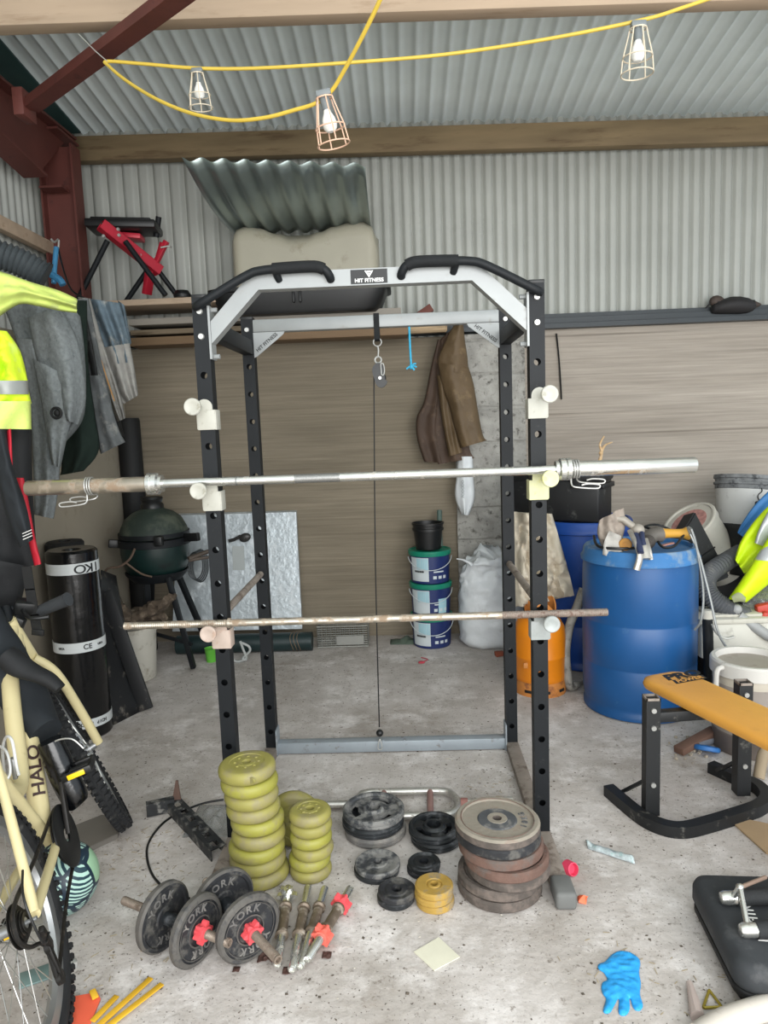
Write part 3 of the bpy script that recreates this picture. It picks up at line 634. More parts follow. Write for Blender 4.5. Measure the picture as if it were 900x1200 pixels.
# big rusty stack: seven
def rot_text(m, body, size, R, z, a0, da, ext=.0012, flip=False):
    for i, ch in enumerate(body):
        a = a0 - da * i; M_ = Matrix.Translation((R * math.cos(a), R * math.sin(a), z)) @ Matrix.Rotation(a + (PI / 2 if flip else -PI / 2), 4, 'Z'); m.text(ch, size, M_, ext, 1.0, .0006)
T = .0335; z = 0.0
offs = [(-.004, 0), (-.002, .003), (.024, -.004), (.017, -.008), (.002, .0), (-.006, .003), (-.008, .0)]
mats_ = [M_rust1, M_rust1, M_rust1, M_rust2, M_rust2, M_iron, M_beige]
for k in range(7):
    o = plate_iron(.265 if k != 2 else .26, T - .0008, .0145, .13, [0] * 7 + [1] * 6 + [0] if k == 6 else None).build('weight_plate', [M_rust1, M_beige] if k == 6 else mats_[k], label='large %s weight plate, %s of the tallest rusty stack' % ('beige topped' if k == 6 else ('black' if k == 5 else 'rusty iron'), pos(7, k)), cat='weight plate', group='large plates in the rusty stack')
    o.location = (.259 + offs[k][0], 2.091 + offs[k][1], z); o.rotation_euler = (0, .02 if k > 4 else 0, k * 1.3 if k < 6 else 0)
    if k == 6:
        WM[o.name] = Vector((0, 0, 0))
        m = MB(); zt = T * .8 - .0005; m.lathe([(.026, zt + .004), (.058, zt + .003), (.062, zt), (.026, zt), (.026, zt + .004)], 40); m.build('hub_boss', M_dpaint, o, label='dark faded boss round the centre hole')
        m = MB(); rot_text(m, '10KG', .026, .086, zt + .001, -.48, -.27, flip=True); m.build('weight_marking', M_dpaint, o, label='dark raised marking 10KG')
        m = MB(); m.lathe([(.1115, zt + .006), (.113, zt + .0075), (.1145, zt + .006), (.113, zt + .005), (.1115, zt + .006)], 44); m.build('red_ring', M_rust2, o)
    z += T
# three-spoke plates
for (cx, cy, D, n, T, nm, ms, ph) in ((-.156, 2.406, .223, 3, .034, 'black three-hole plate stack nearest the yellow plates', [M_iron_g, M_rub, M_iron_d], .1), (.062, 2.352, .180, 2, .031, 'black three-hole plate stack beside the rusty stack', [M_rub, M_rub], .75)):
    z = 0.0
    for k in range(n):
        o = plate_grip(D, T - .0008, .0255, ph + (0 if k == n - 1 else .4)).build('weight_plate', ms[k], label='%s three-hole weight plate, %s of the stack %s' % ('worn grey' if (k == 0 and n == 3) else 'black', pos(n, k) if n == 3 else ('lower' if k == 0 else 'upper'), 'nearest the yellow plates' if n == 3 else 'against the rusty plates'), cat='weight plate', group='three-hole plates')
        o.location = (cx + (.004, -.003, 0)[k], cy, z); z += T
for (cx, cy, D, n, T, ms, nm, hole) in ((-.139, 2.180, .150, 2, .019, [M_rub, M_iron_d], 'dusty dark small weight plate, %s of the pair in front of the three-hole plates', .0135), (.015, 2.178, .107, 2, .019, [M_iron, M_rub], 'little black weight plate, %s of the pair behind the gold plates', .0165), (-.074, 2.036, .116, 2, .021, [M_rub, M_iron], 'small black weight plate, %s of the pair beside the gold plates', .0165)):
    z = 0.0
    for k in range(n):
        o = plate_iron(D, T - .0006, hole, .2).build('weight_plate', ms[k], label=nm % ('lower' if k == 0 else 'upper'), cat='weight plate', group='small black plates')
        o.location = (cx + .004 * k, cy - .003 * k, z); z += T
z = 0.0; T = .0215
for k in range(3):
    R = .059; m = MB(); m.lathe([(.012, 0), (R - .004, 0), (R, .004), (R, T - .005), (R - .005, T - .001), (.026, T - .001), (.022, T - .005), (.018, T - .001), (.012, T - .001), (.012, 0)], 36)
    o = m.build('weight_plate', M_gold, label='small gold painted weight plate, %s of the gold stack' % ('lowest', 'middle one', 'topmost')[k], cat='weight plate', group='gold plates')
    o.location = (.046 + (.002, -.002, 0)[k], 2.020, z); z += T
# ---------------------------------------------------------------- dumbbells and loose bars
M_star = mat('red_star_plastic', 'e0545a', .5, 0, var=.08)
M_star_o = mat('orange_red_star_plastic', 'e5685a', .5, 0, var=.08)
def star(m, c, d, r=.030, t=.018):
    Mx = axmat(c, d); n = 72; out = [(r * (.82 + .22 * math.cos(6 * 2 * PI * i / n)), 2 * PI * i / n) for i in range(n)]; ri = .013; vs = []
    for z in (-t / 2, t / 2):
        for q in (ri, None):
            for rr_, a in out: k = q or rr_; vs.append(Mx @ Vector((k * math.cos(a), k * math.sin(a), z)))
    fs = []
    for i in range(n):
        j = (i + 1) % n
        fs += [(i, j, n + j, n + i), (2 * n + i, 3 * n + i, 3 * n + j, 2 * n + j), (n + i, n + j, 3 * n + j, 3 * n + i), (i, 2 * n + i, 2 * n + j, j)]
    m.add(vs, fs); m.lathe([(ri, t / 2 - .001), (.0195, t / 2 - .001), (.0195, t / 2 + .007), (ri, t / 2 + .007)], 24, Mx)
    m.lathe([(ri, t / 2 - .001), (.0195, t / 2 - .001), (.0195, t / 2 + .007), (ri, t / 2 + .007)], 24, axmat(c, -Vector(d))); return m
def screw(m, a, b, r=.0125, turns=26):
    a, b = Vector(a), Vector(b); L = (b - a).length; prof = [(0, 0)]
    for k in range(turns): prof += [(r - .0015, L * k / turns), (r, L * (k + .5) / turns)]
    prof += [(r - .0005, L), (r * .6, L), (r * .55, L - .01), (0, L - .01)]; m.lathe(prof, 16, axmat(a, b - a))
M_thread = mat('brown_threaded_steel', '8f8276', .5, .6, var=.15, scale=60, dirt='6e5f52', damt=.4, dscale=40)
def dumbbell(p0, p1, q0, q1, label, D=.192):
    """p0,p1 bar ends, q0,q1 plate centres (rear, front)"""
    p0, p1, q0, q1 = map(Vector, (p0, p1, q0, q1)); z = D / 2 + .001; d = (p1 - p0); d.z = 0; d.normalize()
    base = (q0 + q1) / 2; base.z = 0; t = thing('dumbbell', label, 'dumbbell', base, 'adjustable dumbbells')
    for v in (p0, p1, q0, q1): v.z = z
    proj_ = lambda q: p0 + d * (q - p0).dot(d); q0, q1 = proj_(q0), proj_(q1)
    m = MB(); m.cyl(q0, q1, .0185, n=20); m.build('grip', M_rub, t)
    for e, q, nm in ((p0, q0, 0), (p1, q1, 1)):
        m = MB(); screw(m, q, e); m.build('threaded_end', M_thread, t)
        s_ = 1 if nm else -1; T = .027; Mx = axmat(q - d * s_ * T / 2, d * s_)
        R = D / 2; m = MB(); m.lathe([(.014, 0), (.03, 0), (.034, .004), (R * .8, .004), (R * .84, 0), (R - .006, 0), (R, .006), (R, T - .008), (R - .006, T - .001), (R * .84, T), (R * .82, T - .0045), (R * .79, T - .0045), (R * .78, T - .001), (R * .76, T - .001), (R * .75, T - .0045), (R * .46, T - .0045), (R * .44, T), (R * .40, T), (R * .38, T - .006), (.014, T - .006), (.014, 0)], 48, Mx, mis=[0] * 5 + [1] * 4 + [0] * 3 + [1] + [0] * 3 + [1] + [0] * 3)
        pl_ = m.build('plate', [M_iron, M_iron_rim], t)
        for zz, fl_ in ((T - .004, 1), (.0035, -1)):
            Mf = Mx if fl_ > 0 else axmat(q - d * s_ * T / 2 + d * s_ * .0038, -d * s_)
            for body, a0 in (('YORK', 2.45), ('YORK', 2.45 + PI)):
                m = MB()
                for i, ch in enumerate(body):
                    a = a0 - .44 * i; m.text(ch, .030, Mf @ Matrix.Translation((R * .61 * math.cos(a), R * .61 * math.sin(a), zz if fl_ > 0 else 0)) @ Matrix.Rotation(a - PI / 2, 4, 'Z'), .0018, 1, .0006)
                m.build('embossed_letters', M_iron_g, pl_)
        c = q + d * s_ * (T / 2 + .010); m = MB(); star(m, c, d * s_); m.build('star_collar', M_star, t, label='red star shaped screw collar')
    return t
dumbbell((-.877, 1.918, 0), (-.515, 1.735, 0), (-.735, 1.845, 0), (-.622, 1.786, 0), 'black dumbbell with a red star collar, the one farther from the yellow plates')
dumbbell((-.655, 2.0, 0), (-.372, 1.672, 0), (-.560, 1.925, 0), (-.473, 1.798, 0), 'black dumbbell with a red star collar, its plates touching the tall yellow stack')
M_brown_grip = mat('rusty_grip_steel', '75685a', .5, .5, var=.2, scale=30, dirt='a0968a', damt=.4, dscale=30)
def loosebar(px0, px1, ga, gb, label, r=.0125, stars=(), M=M_chrome, z=None):
    z0 = r * 1.7 if z is None else z; a, b = onf(*px0, z0), onf(*px1, z0); d = (b - a).normalized()
    t = thing('dumbbell_bar', label, 'dumbbell bar', ((a.x + b.x) / 2, (a.y + b.y) / 2, 0), 'loose dumbbell bars')
    A, B = a.lerp(b, ga), a.lerp(b, gb)
    m = MB(); m.lathe([(0, 0), (r * .8, 0), (r, .003), (r, (A - a).length), (0, (A - a).length)], 18, axmat(a, d)); m.build('bar_end', M, t)
    m = MB(); L = (b - B).length; m.lathe([(0, 0), (r, 0), (r, L - .004), (r * .8, L), (r * .55, L), (r * .5, L - .008), (0, L - .008)], 18, axmat(B, d)); m.build('bar_end', M, t)
    m = MB(); L = (B - A).length; m.lathe([(0, 0), (r * 1.55, 0), (r * 1.6, .008), (r * 1.15, .012), (r * 1.2, L / 2), (r * 1.15, L - .012), (r * 1.6, L - .008), (r * 1.55, L), (0, L)], 20, axmat(A, d)); m.build('grip', M_brown_grip, t)
    for f, Ms in stars:
        m = MB(); star(m, a.lerp(b, f), d, .031); m.build('star_collar', Ms, t, label='star shaped screw collar')
    return t
loosebar((338, 1040), (325, 1131), .27, .66, 'loose dumbbell bar with a chrome star nut, beside the front dumbbell', stars=((.12, M_chrome),))
loosebar((361, 1040), (342, 1137), .27, .62, 'plain loose dumbbell bar, second along from the front dumbbell')
loosebar((381, 1041), (352, 1133), .26, .60, 'plain loose dumbbell bar with a shiny collar, next to the one with red stars')
loosebar((411, 1041), (360, 1125), .30, .62, 'loose dumbbell bar with two red star collars', stars=((.24, M_star), (.68, M_star_o)), z=.031)
# long-framed barbell behind the plates
z = .025
def P(px, py, zz=z): return onf(px, py, zz)
t = thing('hammer_curl_bar', 'chrome looped-frame curl bar lying on the floor behind the weight plates', 'curl bar', P(500, 945, 0))
M_ch2 = mat('scratched_chrome', 'c4c2bc', .35, .75, var=.15, scale=40, dirt='857a6e', damt=.35, dscale=40)
m = MB(); m.tube([P(*q) for q in ((455, 928), (515, 927), (530, 931), (537, 941), (532, 951), (515, 955), (455, 956), (428, 955), (415, 949), (417, 937), (430, 929))], .0135, 12, 6, closed=True); m.build('loop_frame', M_ch2, t)
for x in (450, 504):
    m = MB(); m.tube([P(x, 928), P(x + .5, 956)], .0125, 12); m.build('hand_grip', mat('red_brown_grip', '8c6c66', .7, var=.2), t)
m = MB(); m.cyl(P(415, 942), P(345, 944), .0135, n=16); m.build('bar_end', M_ch2, t)
m = MB(); m.cyl(P(537, 941), P(600, 937), .0125, n=16); m.build('bar_end', M_ch2, t)
m = MB(); m.cyl(P(540, 941), P(548, 941), .019, n=16); m.build('sleeve_collar', mat('rusty_collar', '8e625a', .7, var=.2), t)
# ---------------------------------------------------------------- floor litter near the weights
# perforated channel
a = onf(205, 950, 0); b = onf(257, 1006, 0); d = (b - a).normalized(); Mx = axmat(a, d)
M_chan = mat('scuffed_black_steel', '2a2c2e', .6, .1, var=.2, scale=30, dirt='84827d', damt=.4, dscale=30)
t = thing('steel_bracket', 'scuffed black slotted steel arm lying on the floor behind the dumbbells', 'steel bracket', (a + b) / 2)
m = MB(); L = (b - a).length; side = Vector((-d.y, d.x, 0)); w_ = .055; h_ = .04
for s_ in (-1, 1): m.bar(a + side * s_ * w_ / 2 + Vector((0, 0, h_ / 2)), b + side * s_ * w_ / 2 + Vector((0, 0, h_ / 2)), .004, h_)
nh = 6
for k in range(nh + 1):
    c0, c1 = a + d * (L * (k / nh) - (.016 if k else 0)), a + d * (L * (k / nh) + (.016 if k < nh else 0)); c0.z = c1.z = h_; m.bar(c0, c1, w_, .004)
for s_ in (-1, 1): q0, q1 = a + side * s_ * w_ * .36, b + side * s_ * w_ * .36; q0.z = q1.z = h_ + .0004; m.bar(q0, q1, w_ * .28, .004)
m.build('channel', M_chan, t)
m = MB(); m.bar(a + Vector((0, 0, .03)) + side * .0, a + side * -.10 + d * -.03 + Vector((0, 0, .03)), .03, .05); m.build('side_tab', M_chan, t)
m = MB(); q = a + side * .01 + Vector((0, 0, h_)); m.prism([(-.018, 0), (.018, 0), (.004, .075), (-.004, .075)], .006, Matrix(((1, 0, 0, q.x), (0, .25, 1, q.y), (0, 1, 0, q.z - .003), (0, 0, 0, 1)))); m.build('upright_tab', mat('brown_steel_tab', '5d463c', .7, var=.2), t)
m = MB(); m.tube([onf(x, y, .004) for x, y in ((262, 937), (240, 941), (215, 950), (193, 963), (177, 982), (172, 1000), (178, 1024), (196, 1043), (222, 1053))], .0042, 8, 6); m.build('black_cable', M_blackplastic, label='thin black cable curving across the floor behind the dumbbells', cat='cable')
# clear plastic bag
M_clear = mat('clear_plastic', 'e8ecec', .15, 0, var=.02, trans=.85, alpha=.55, spec=.6)
m = MB(); c = onf(250, 962, .0)
def bagf(u, v):
    q = Vector((c.x + (u - .5) * .17, c.y + (v - .5) * .22, 0)); e = math.sin(PI * u) * math.sin(PI * v); q.z = .004 + .05 * e * (.5 + .9 * abs(noise.noise(q * 22))); return q
m.grid(bagf, 18, 18); m.build('plastic_bag', M_clear, label='crumpled clear plastic bag on the floor beside the slotted steel arm', cat='plastic bag', mods=(('SOLIDIFY', {'thickness': .001}),))
def slab(name, poly, z0, t_, M, label, cat, par=None, bev=.0, group=None, jit=0):
    m = MB(); pts = [onf(x, y, z0) for x, y in poly]; n = len(pts)
    vs = [p + Vector((0, 0, dz)) for dz in (0, t_) for p in pts]
    m.add(vs, [tuple(range(n))[::-1], tuple(range(n, 2 * n))] + [(i, (i + 1) % n, n + (i + 1) % n, n + i) for i in range(n)])
    if bev: bmesh.ops.bevel(m.bm, geom=m.bm.edges[:], offset=bev, segments=2, affect='EDGES')
    if jit: m.jitter(jit, 25)
    return m.build(name, M, par, label=label, cat=cat, group=group)
slab('paper_card', [(485, 1116), (514, 1099), (539, 1122), (509, 1138)], 0.001, .0025, mat('cream_card', 'd9d6c2', .8, var=.06), 'cream square of card lying on the floor in front of the gold plates', 'card')
m = MB(); c = onf(665, 1021, .0); m.lathe([(0, .012), (.018, .012), (.024, 0), (.026, .0), (.021, .03), (.018, .031), (.016, .016), (0, .016)], 12, Matrix.Translation(c + Vector((0, 0, .012))) @ Euler((1.2, .3, .4)).to_matrix().to_4x4()); m.build('crushed_beaker', mat('pink_red_plastic', 'd8415f', .5), label='small pinkish red plastic beaker piece on the floor by the rack foot', cat='plastic scrap')
m = MB(); c = onf(682, 1053, .008); m.ball(c, .018, 10, (1.0, .8, .4)); m.jitter(.012, 60, 3); m.build('plastic_scrap', mat('orange_plastic', 'ec6a41', .5), label='small orange plastic scrap on the floor near the pinkish red piece', cat='scrap')
m = MB(); c = onf(714, 1000, 0)
def wr(u, v): q = Vector((c.x + (u - .5) * .13, c.y - (u - .5) * .09 + (v - .5) * .045, 0)); q.z = .004 + .016 * math.sin(PI * v) * (.6 + noise.noise(q * 40)); return q
m.grid(wr, 18, 8); m.build('foil_wrapper', mat('pale_foil_wrapper', 'b9c4c6', .3, .3, var=.25, scale=60, dirt='7ea7a4', damt=.3, dscale=40), label='crumpled pale foil wrapper on the floor beyond the blue glove', cat='wrapper', mods=(('SOLIDIFY', {'thickness': .001}),))
# blue glove
gp = [(726, 1115), (739, 1117), (750, 1126), (749, 1140), (751, 1153), (750, 1166), (753.5, 1178), (751, 1184.5), (745.5, 1185), (741.5, 1181), (739, 1172.5), (737.6, 1172), (738, 1183), (734.5, 1190), (728, 1191), (724.5, 1186), (725.4, 1173), (723.6, 1172.4), (719.5, 1180), (715, 1187.5), (709, 1188.5), (706.5, 1184), (710, 1172), (706.5, 1166), (704.5, 1159), (706.2, 1152), (711.5, 1148.5), (707.5, 1141), (701, 1136), (701.5, 1130.5), (709, 1127.5), (716, 1120)]
def puffy(name, poly, hgt, step, M, label, cat):
    """a limp flat thing: its outline on the floor, its thickness swelling away from the edge"""
    P = [onf(x, y, 0) for x, y in poly]; P = catmull(P, 3, True); n = len(P)
    x0, x1, y0, y1 = min(p.x for p in P), max(p.x for p in P), min(p.y for p in P), max(p.y for p in P)
    def inside(x, y):
        c = False
        for i in range(n):
            a, b = P[i], P[i - 1]
            if (a.y > y) != (b.y > y) and x < (b.x - a.x) * (y - a.y) / (b.y - a.y) + a.x: c = not c
        return c
    def dist(x, y):
        d = 9
        for i in range(n):
            a, b = P[i - 1], P[i]; ex, ey = b.x - a.x, b.y - a.y; k = max(0, min(1, ((x - a.x) * ex + (y - a.y) * ey) / (ex * ex + ey * ey + 1e-12))); d = min(d, math.hypot(x - a.x - ex * k, y - a.y - ey * k))
        return d
    m = MB(); bm = m.bm; bd = [bm.verts.new((p.x, p.y, .002)) for p in P]
    f = bm.faces.new(bd); bmesh.ops.triangulate(bm, faces=[f])
    for _ in range(5):
        es = [e for e in bm.edges if e.calc_length() > step]
        if es: bmesh.ops.subdivide_edges(bm, edges=es, cuts=1); bmesh.ops.triangulate(bm, faces=bm.faces[:])
    for _ in range(3): bmesh.ops.beautify_fill(bm, faces=bm.faces[:], edges=bm.edges[:])
    for v in bm.verts:
        d = dist(v.co.x, v.co.y); v.co.z = .002 + hgt * (1 - math.exp(-d / .007)) * (1 + .6 * noise.noise(v.co * 60) + .5 * noise.noise(v.co * 25))
    return m.build(name, M, label=label, cat=cat, mods=(('SOLIDIFY', {'thickness': .002, 'offset': -1}),), ang=70)
puffy('rubber_glove', gp, .0065, .006, mat('bright_blue_nitrile', '2c9fe6', .5, 0, var=.08, scale=30, bump=.25, bscale=70), 'bright blue disposable glove lying flat on the floor', 'glove')
# orange sheet, yellow strips by the bike
slab('orange_sheet', [(68, 1215), (82, 1170), (114, 1164), (118, 1172), (100, 1215)], .002, .004, mat('fluorescent_orange_card', 'f2684a', .6, var=.05), 'fluorescent orange sheet on the floor beside the bicycle wheel', 'sheet')
M_ystrip = mat('yellow_plastic_strip', 'd9a92c', .5, var=.12)
for k, (a, b) in enumerate((((108, 1197), (137, 1167)), ((114, 1203), (177, 1146)), ((122, 1206), (190, 1153)), ((108, 1160), (112, 1170)))):
    nm = ('shortest yellow plastic strip, nearest the orange sheet', 'middle yellow plastic strip of the three on the floor by the dumbbells', 'longest yellow plastic strip, closest to the dumbbells', 'short yellow strip end poking out behind the orange sheet')[k]
    m = MB(); p0, p1 = onf(*a, .006 + .004 * k), onf(*b, .006 + .002 * k); m.bar(p0, p1, .016, .004, bev=.001); m.build('plastic_strip', M_ystrip, label=nm, cat='plastic strip', group='yellow strips on the floor')
# leaves
M_leaf = mat('dead_leaf', '4a322b', .8, var=.2)
for k, (x, y, s_, nm) in enumerate(((313, 1122, .03, 'dark crumpled dead leaf beside the front dumbbell bar end'), (337, 1139, .016, 'small dead leaf at the near end of the loose bars'), (383, 1121, .016, 'small dead leaf beside the bar with red stars'), (277, 1137, .012, 'tiny dark leaf scrap in front of the dumbbells'))):
    m = MB(); c = onf(x, y, 0)
    def lf(u, v): q = Vector((c.x + (u - .5) * s_ * 1.6, c.y + (v - .5) * s_ * 1.6, 0)); q.z = .003 + s_ * .5 * abs(noise.noise(q * 60 + Vector((k, 0, 0)))); return q
    m.grid(lf, 9, 9); m.build('dead_leaf', M_leaf, label=nm, cat='leaf', group='dead leaves', mods=(('SOLIDIFY', {'thickness': .001}),))
# ---------------------------------------------------------------- felt rolls and leaning things on the left
M_film = mat('glossy_black_film', '07080a', .2, 0, var=.2, scale=6, spec=.6, bump=.25, bscale=16)
M_band = mat('white_label_band', 'c9cdcd', .4, var=.03)
M_coal = mat('coal_black', '0c0d0e', .7, var=.15)
c = onf(104, 868, 0); d_ = (c - CAM0); d_.z = 0; d_.normalize(); c = c + d_ * .118; R_ = .118
H_ = at(85, 643, c.y).z
t = thing('felt_roll', 'tall black wrapped roofing felt roll with white printed bands', 'roll', (c.x, c.y, 0))
m = MB(); m.lathe([(0, 0), (R_ - .006, 0), (R_, .008), (R_, H_ - .012), (R_ - .012, H_), (.045, H_ - .004), (.036, H_ - .016), (.032, H_ - .08), (0, H_ - .08)], 48, Matrix.Translation((c.x, c.y, 0)), wob=lambda a, z: 1 + .008 * math.sin(3 * a + 4 * z) + .005 * math.sin(9 * z)); m.build('wrapped_roll', M_film, t)
to_cam = math.atan2(-c.y, -c.x)
def on_cyl(m, body, size, ang, z, R, c, flip=False, sx=1.0, ext=.0005, step=None, bold=.0008):
    n = len(body); w_ = step or size * .62 * sx
    for i, ch in enumerate(body):
        a = ang + (i - (n - 1) / 2) * w_ / R * (-1 if flip else 1); q = Vector((c.x + R * math.cos(a), c.y + R * math.sin(a), z))
        T_ = Matrix.Translation(q) @ Matrix.Rotation(a + PI / 2, 4, 'Z') @ Matrix.Rotation(PI / 2, 4, 'X')
        if flip: T_ = T_ @ Matrix.Rotation(PI, 4, 'Z')
        if ch != ' ': m.text(ch, size, T_, ext, sx, bold)
for k, (y, hgt, body, sz) in enumerate(((668, .052, 'IKO', .058), (760, .05, 'CE', .034), (850, .045, 'NOIR BLACK', .022))):
    z = at(100 if k else 88, y, c.y - R_).z
    m = MB(); m.lathe([(R_ + .0005, z - hgt / 2), (R_ + .002, z - hgt / 2), (R_ + .002, z + hgt / 2), (R_ + .0005, z + hgt / 2)], 48, Matrix.Translation((c.x, c.y, 0)), wob=lambda a, zz: 1 + .006); b_ = m.build('printed_band', M_band, t, label='white printed band')
    m = MB(); on_cyl(m, body, sz, to_cam + (.62 if k == 0 else (.3 if k == 1 else .25)), z, R_ * 1.006 + .0024, c, flip=(k == 0 or k == 2), sx=1.25 if k == 0 else 1)
    if k == 1:
        for a in (-.75, .85): on_cyl(m, 'UKCA', .013, to_cam + a, z, R_ * 1.006 + .0024, c)
    if k == 2: m.mi = 0; on_cyl(m, '##', .03, to_cam - .4, z, R_ * 1.006 + .0024, c)
    m.build('band_print', M_black_ink, b_)
m = MB(); c2 = Vector((XL + .10, c.y + .24, 0)); h2 = at(70, 634, c2.y).z
m.lathe([(0, 0), (.09, 0), (.094, .01), (.094, h2 - .01), (.085, h2), (.03, h2), (.028, h2 - .05), (0, h2 - .05)], 30, Matrix.Translation(c2) @ Euler((0, 0, 0)).to_matrix().to_4x4()); m.build('felt_roll', M_coal, label='dull black roll standing behind the printed felt roll against the painted wall', cat='roll')
# tall black roll in the corner
ct = at(147, 490, 4.62); m = MB(); m.lathe([(0, 0), (.074, 0), (.076, .01), (.076, ct.z - .02), (.07, ct.z), (.03, ct.z), (.028, ct.z - .03), (0, ct.z - .03)], 28, Matrix.Translation((ct.x, 4.66, 0)), wob=lambda a, z: 1 + .02 * math.sin(2 * a + 3 * z)); m.build('damp_proof_roll', M_coal, label='tall thin black roll standing in the back corner behind the barbecue', cat='roll')
# black leaning panel
def panel(name, pts, t_, M, label, cat, bev=.002):
    """flat sheet: four picture points each with its own depth"""
    v = [at(x, y, Y) for x, y, Y in pts]; nn = (v[1] - v[0]).cross(v[2] - v[0]).normalized() * t_; m = MB(); n = len(v)
    m.add(v + [p + nn for p in v], [tuple(range(n)), tuple(range(n, 2 * n))[::-1]] + [(i, (i + 1) % n, n + (i + 1) % n, n + i) for i in range(n)])
    return m.build(name, M, label=label, cat=cat)
M_dpc = mat('muddy_black_plastic', '131416', .55, 0, var=.2, dirt='6e6860', damt=.22, dscale=16)
a = onf(128, 852); b = onf(176, 828)
m = MB(); top = [at(118, 668, a.y + .25), at(135, 675, b.y + .28)]
def lean(u, v): q = a.lerp(b, u).lerp(top[0].lerp(top[1], u), v); q += Vector((-.02, -.05, 0)) * math.sin(PI * v) * (1 + .5 * math.sin(5 * u)); return q
m.grid(lean, 12, 16); m.build('black_plastic_sheet', M_dpc, label='black plastic sheet leaning beside the printed felt roll', cat='plastic sheet', mods=(('SOLIDIFY', {'thickness': .006}),))
m = MB(); p0 = onf(174, 829, .01); p1 = at(128, 690, p0.y + .12); m.bar(p0 + Vector((0, -.03, 0)), p1 + Vector((0, -.05, 0)), .075, .02, Vector((0, -1, .3)), bev=.003); m.build('muddy_board', M_dpc, label='narrow muddy black board leaning in front of the white bucket', cat='board')
# white bucket with rags
q = onf(158, 803); cb_ = Vector((q.x - .03, q.y + .13, 0)); hb = at(160, 733, cb_.y).z
t = thing('bucket', 'tall grubby white bucket behind the muddy board, stuffed with brown rags', 'bucket', cb_)
m = MB(); m.lathe([(0, 0), (.105, 0), (.11, .006), (.128, hb - .03), (.135, hb - .03), (.137, hb), (.128, hb), (.124, hb - .03), (.104, .012), (0, .012)], 32, Matrix.Translation(cb_)); m.build('pail', mat('grubby_white_plastic', 'b9b5aa', .6, var=.06, dirt='8f8778', damt=.35, dscale=10), t)
M_rag = mat('muddy_brown_rag', '54483c', .95, 0, var=.3, scale=20, dirt='7a6d5e', damt=.4, dscale=22, bump=.3)
rnd = random.Random(3)
for k, (pth, w_, nm) in enumerate((([(150, 728), (135, 712), (127, 690), (122, 680)], .05, 'brown muddy rag trailing over the felt roll side of the white bucket'), ([(152, 732), (165, 722), (185, 712), (205, 698)], .045, 'brown muddy rag spilling from the white bucket towards the barbecue'), ([(143, 735), (150, 722), (172, 724), (190, 722)], .05, 'crumpled brown rag across the top of the white bucket'))):
    m = MB(); P_ = catmull([at(x, y, cb_.y - .04 + .05 * k) for x, y in pth], 6)
    m.tube(P_, lambda u: w_ * (.55 + .6 * math.sin(PI * min(1, u * .9 + .1))), 16, flat=.8)
    for v in m.bm.verts: v.co += .028 * Vector(noise.noise_vector(v.co * 17)) + .018 * Vector(noise.noise_vector(v.co * 45))
    m.build('rag', M_rag, label=nm, cat='rag', group='rags in the white bucket')
m = MB(); P_ = [at(x, y, cb_.y - .06) for x, y in ((118, 690), (124, 668), (140, 664), (152, 655), (158, 643))]; m.tube(P_, .007, 8, 5); P_ = [at(x, y, cb_.y - .06) for x, y in ((148, 660), (165, 672), (178, 676))]; m.tube(P_, .006, 8, 5); m.build('twig', mat('brown_twig', '5a4a3e', .9, var=.2), label='forked brown stick poking out of the rags', cat='stick')
# ---------------------------------------------------------------- kamado barbecue
M_kam = mat('dark_green_ceramic', '0d2422', .4, 0, var=.2, scale=5, dirt='10191a', damt=.3, dscale=8, spec=.5)
M_kam_lid = mat('dusty_green_ceramic', '29332d', .65, 0, var=.15, scale=5, dirt='4a5045', damt=.4, dscale=6, spec=.4)
yk = 4.30; kc = at(181, 628, yk); kx, kz = kc.x, kc.z; s_ = yk / FPX
t = thing('kamado_barbecue', 'dark green egg-shaped barbecue on splayed black legs by the painted wall', 'barbecue', (kx, yk, 0))
Mx = Matrix.Translation((kx, yk, kz)); Rk = 40 * s_
m = MB(); m.lathe([(Rk, .0), (Rk * 1.0, .02), (Rk * .95, .055), (Rk * .82, .11), (Rk * .60, .148), (Rk * .36, .168), (Rk * .30, .18), (0, .18)], 40, Mx); m.build('lid', M_kam_lid, t, label='dusty green domed lid')
m = MB(); m.lathe([(0, .245), (.062, .245), (.068, .232), (.06, .21), (.07, .195), (.07, .175), (0, .175)], 24, Mx); m.build('vent_cap', M_blackplastic, t)
m = MB(); m.lathe([(Rk * .98, -.005), (Rk * 1.04, -.01), (Rk * 1.04, -.05), (Rk * .98, -.055)], 40, Mx); m.lathe([(Rk * .98, .028), (Rk * 1.03, .03), (Rk * 1.03, .004), (Rk * .98, 0)], 40, Mx); m.build('hinge_band', M_blk, t)
m = MB(); m.lathe([(Rk, -.03), (Rk * 1.0, -.09), (Rk * .96, -.15), (Rk * .86, -.21), (Rk * .66, -.25), (0, -.26)], 40, Mx); m.build('firebox', M_kam, t)
for x0, x1, y0 in ((222, 233, 630), (142, 127, 638)):
    m = MB(); a = at(x0 - (6 if x0 > 200 else -6), y0, yk - .05); b = at(x1, y0 - 1, yk - .10); m.bar(a, b, .03, .05, bev=.006); m.build('side_handle', M_blackplastic, t)
m = MB(); a = at(186, 634, yk - Rk - .01); m.box(a, (.05, .05, .06), bev=.01); m.build('latch', M_blackplastic, t)
zl = kz - .22
for (tx, ty, bx_, by_, dy0, dy1) in ((197, 676, 227, 785, -.16, -.08), (209, 674, 247, 764, .06, .16), (172, 680, 178, 778, -.15, -.1), (178, 678, 176, 756, .1, .2)):
    b = onf(bx_, by_); a = at(tx, ty, yk + dy0 * .8); m = MB(); m.bar(a, b + Vector((0, 0, .012)), .035, .03, bev=.004); m.build('leg', M_blk, t)
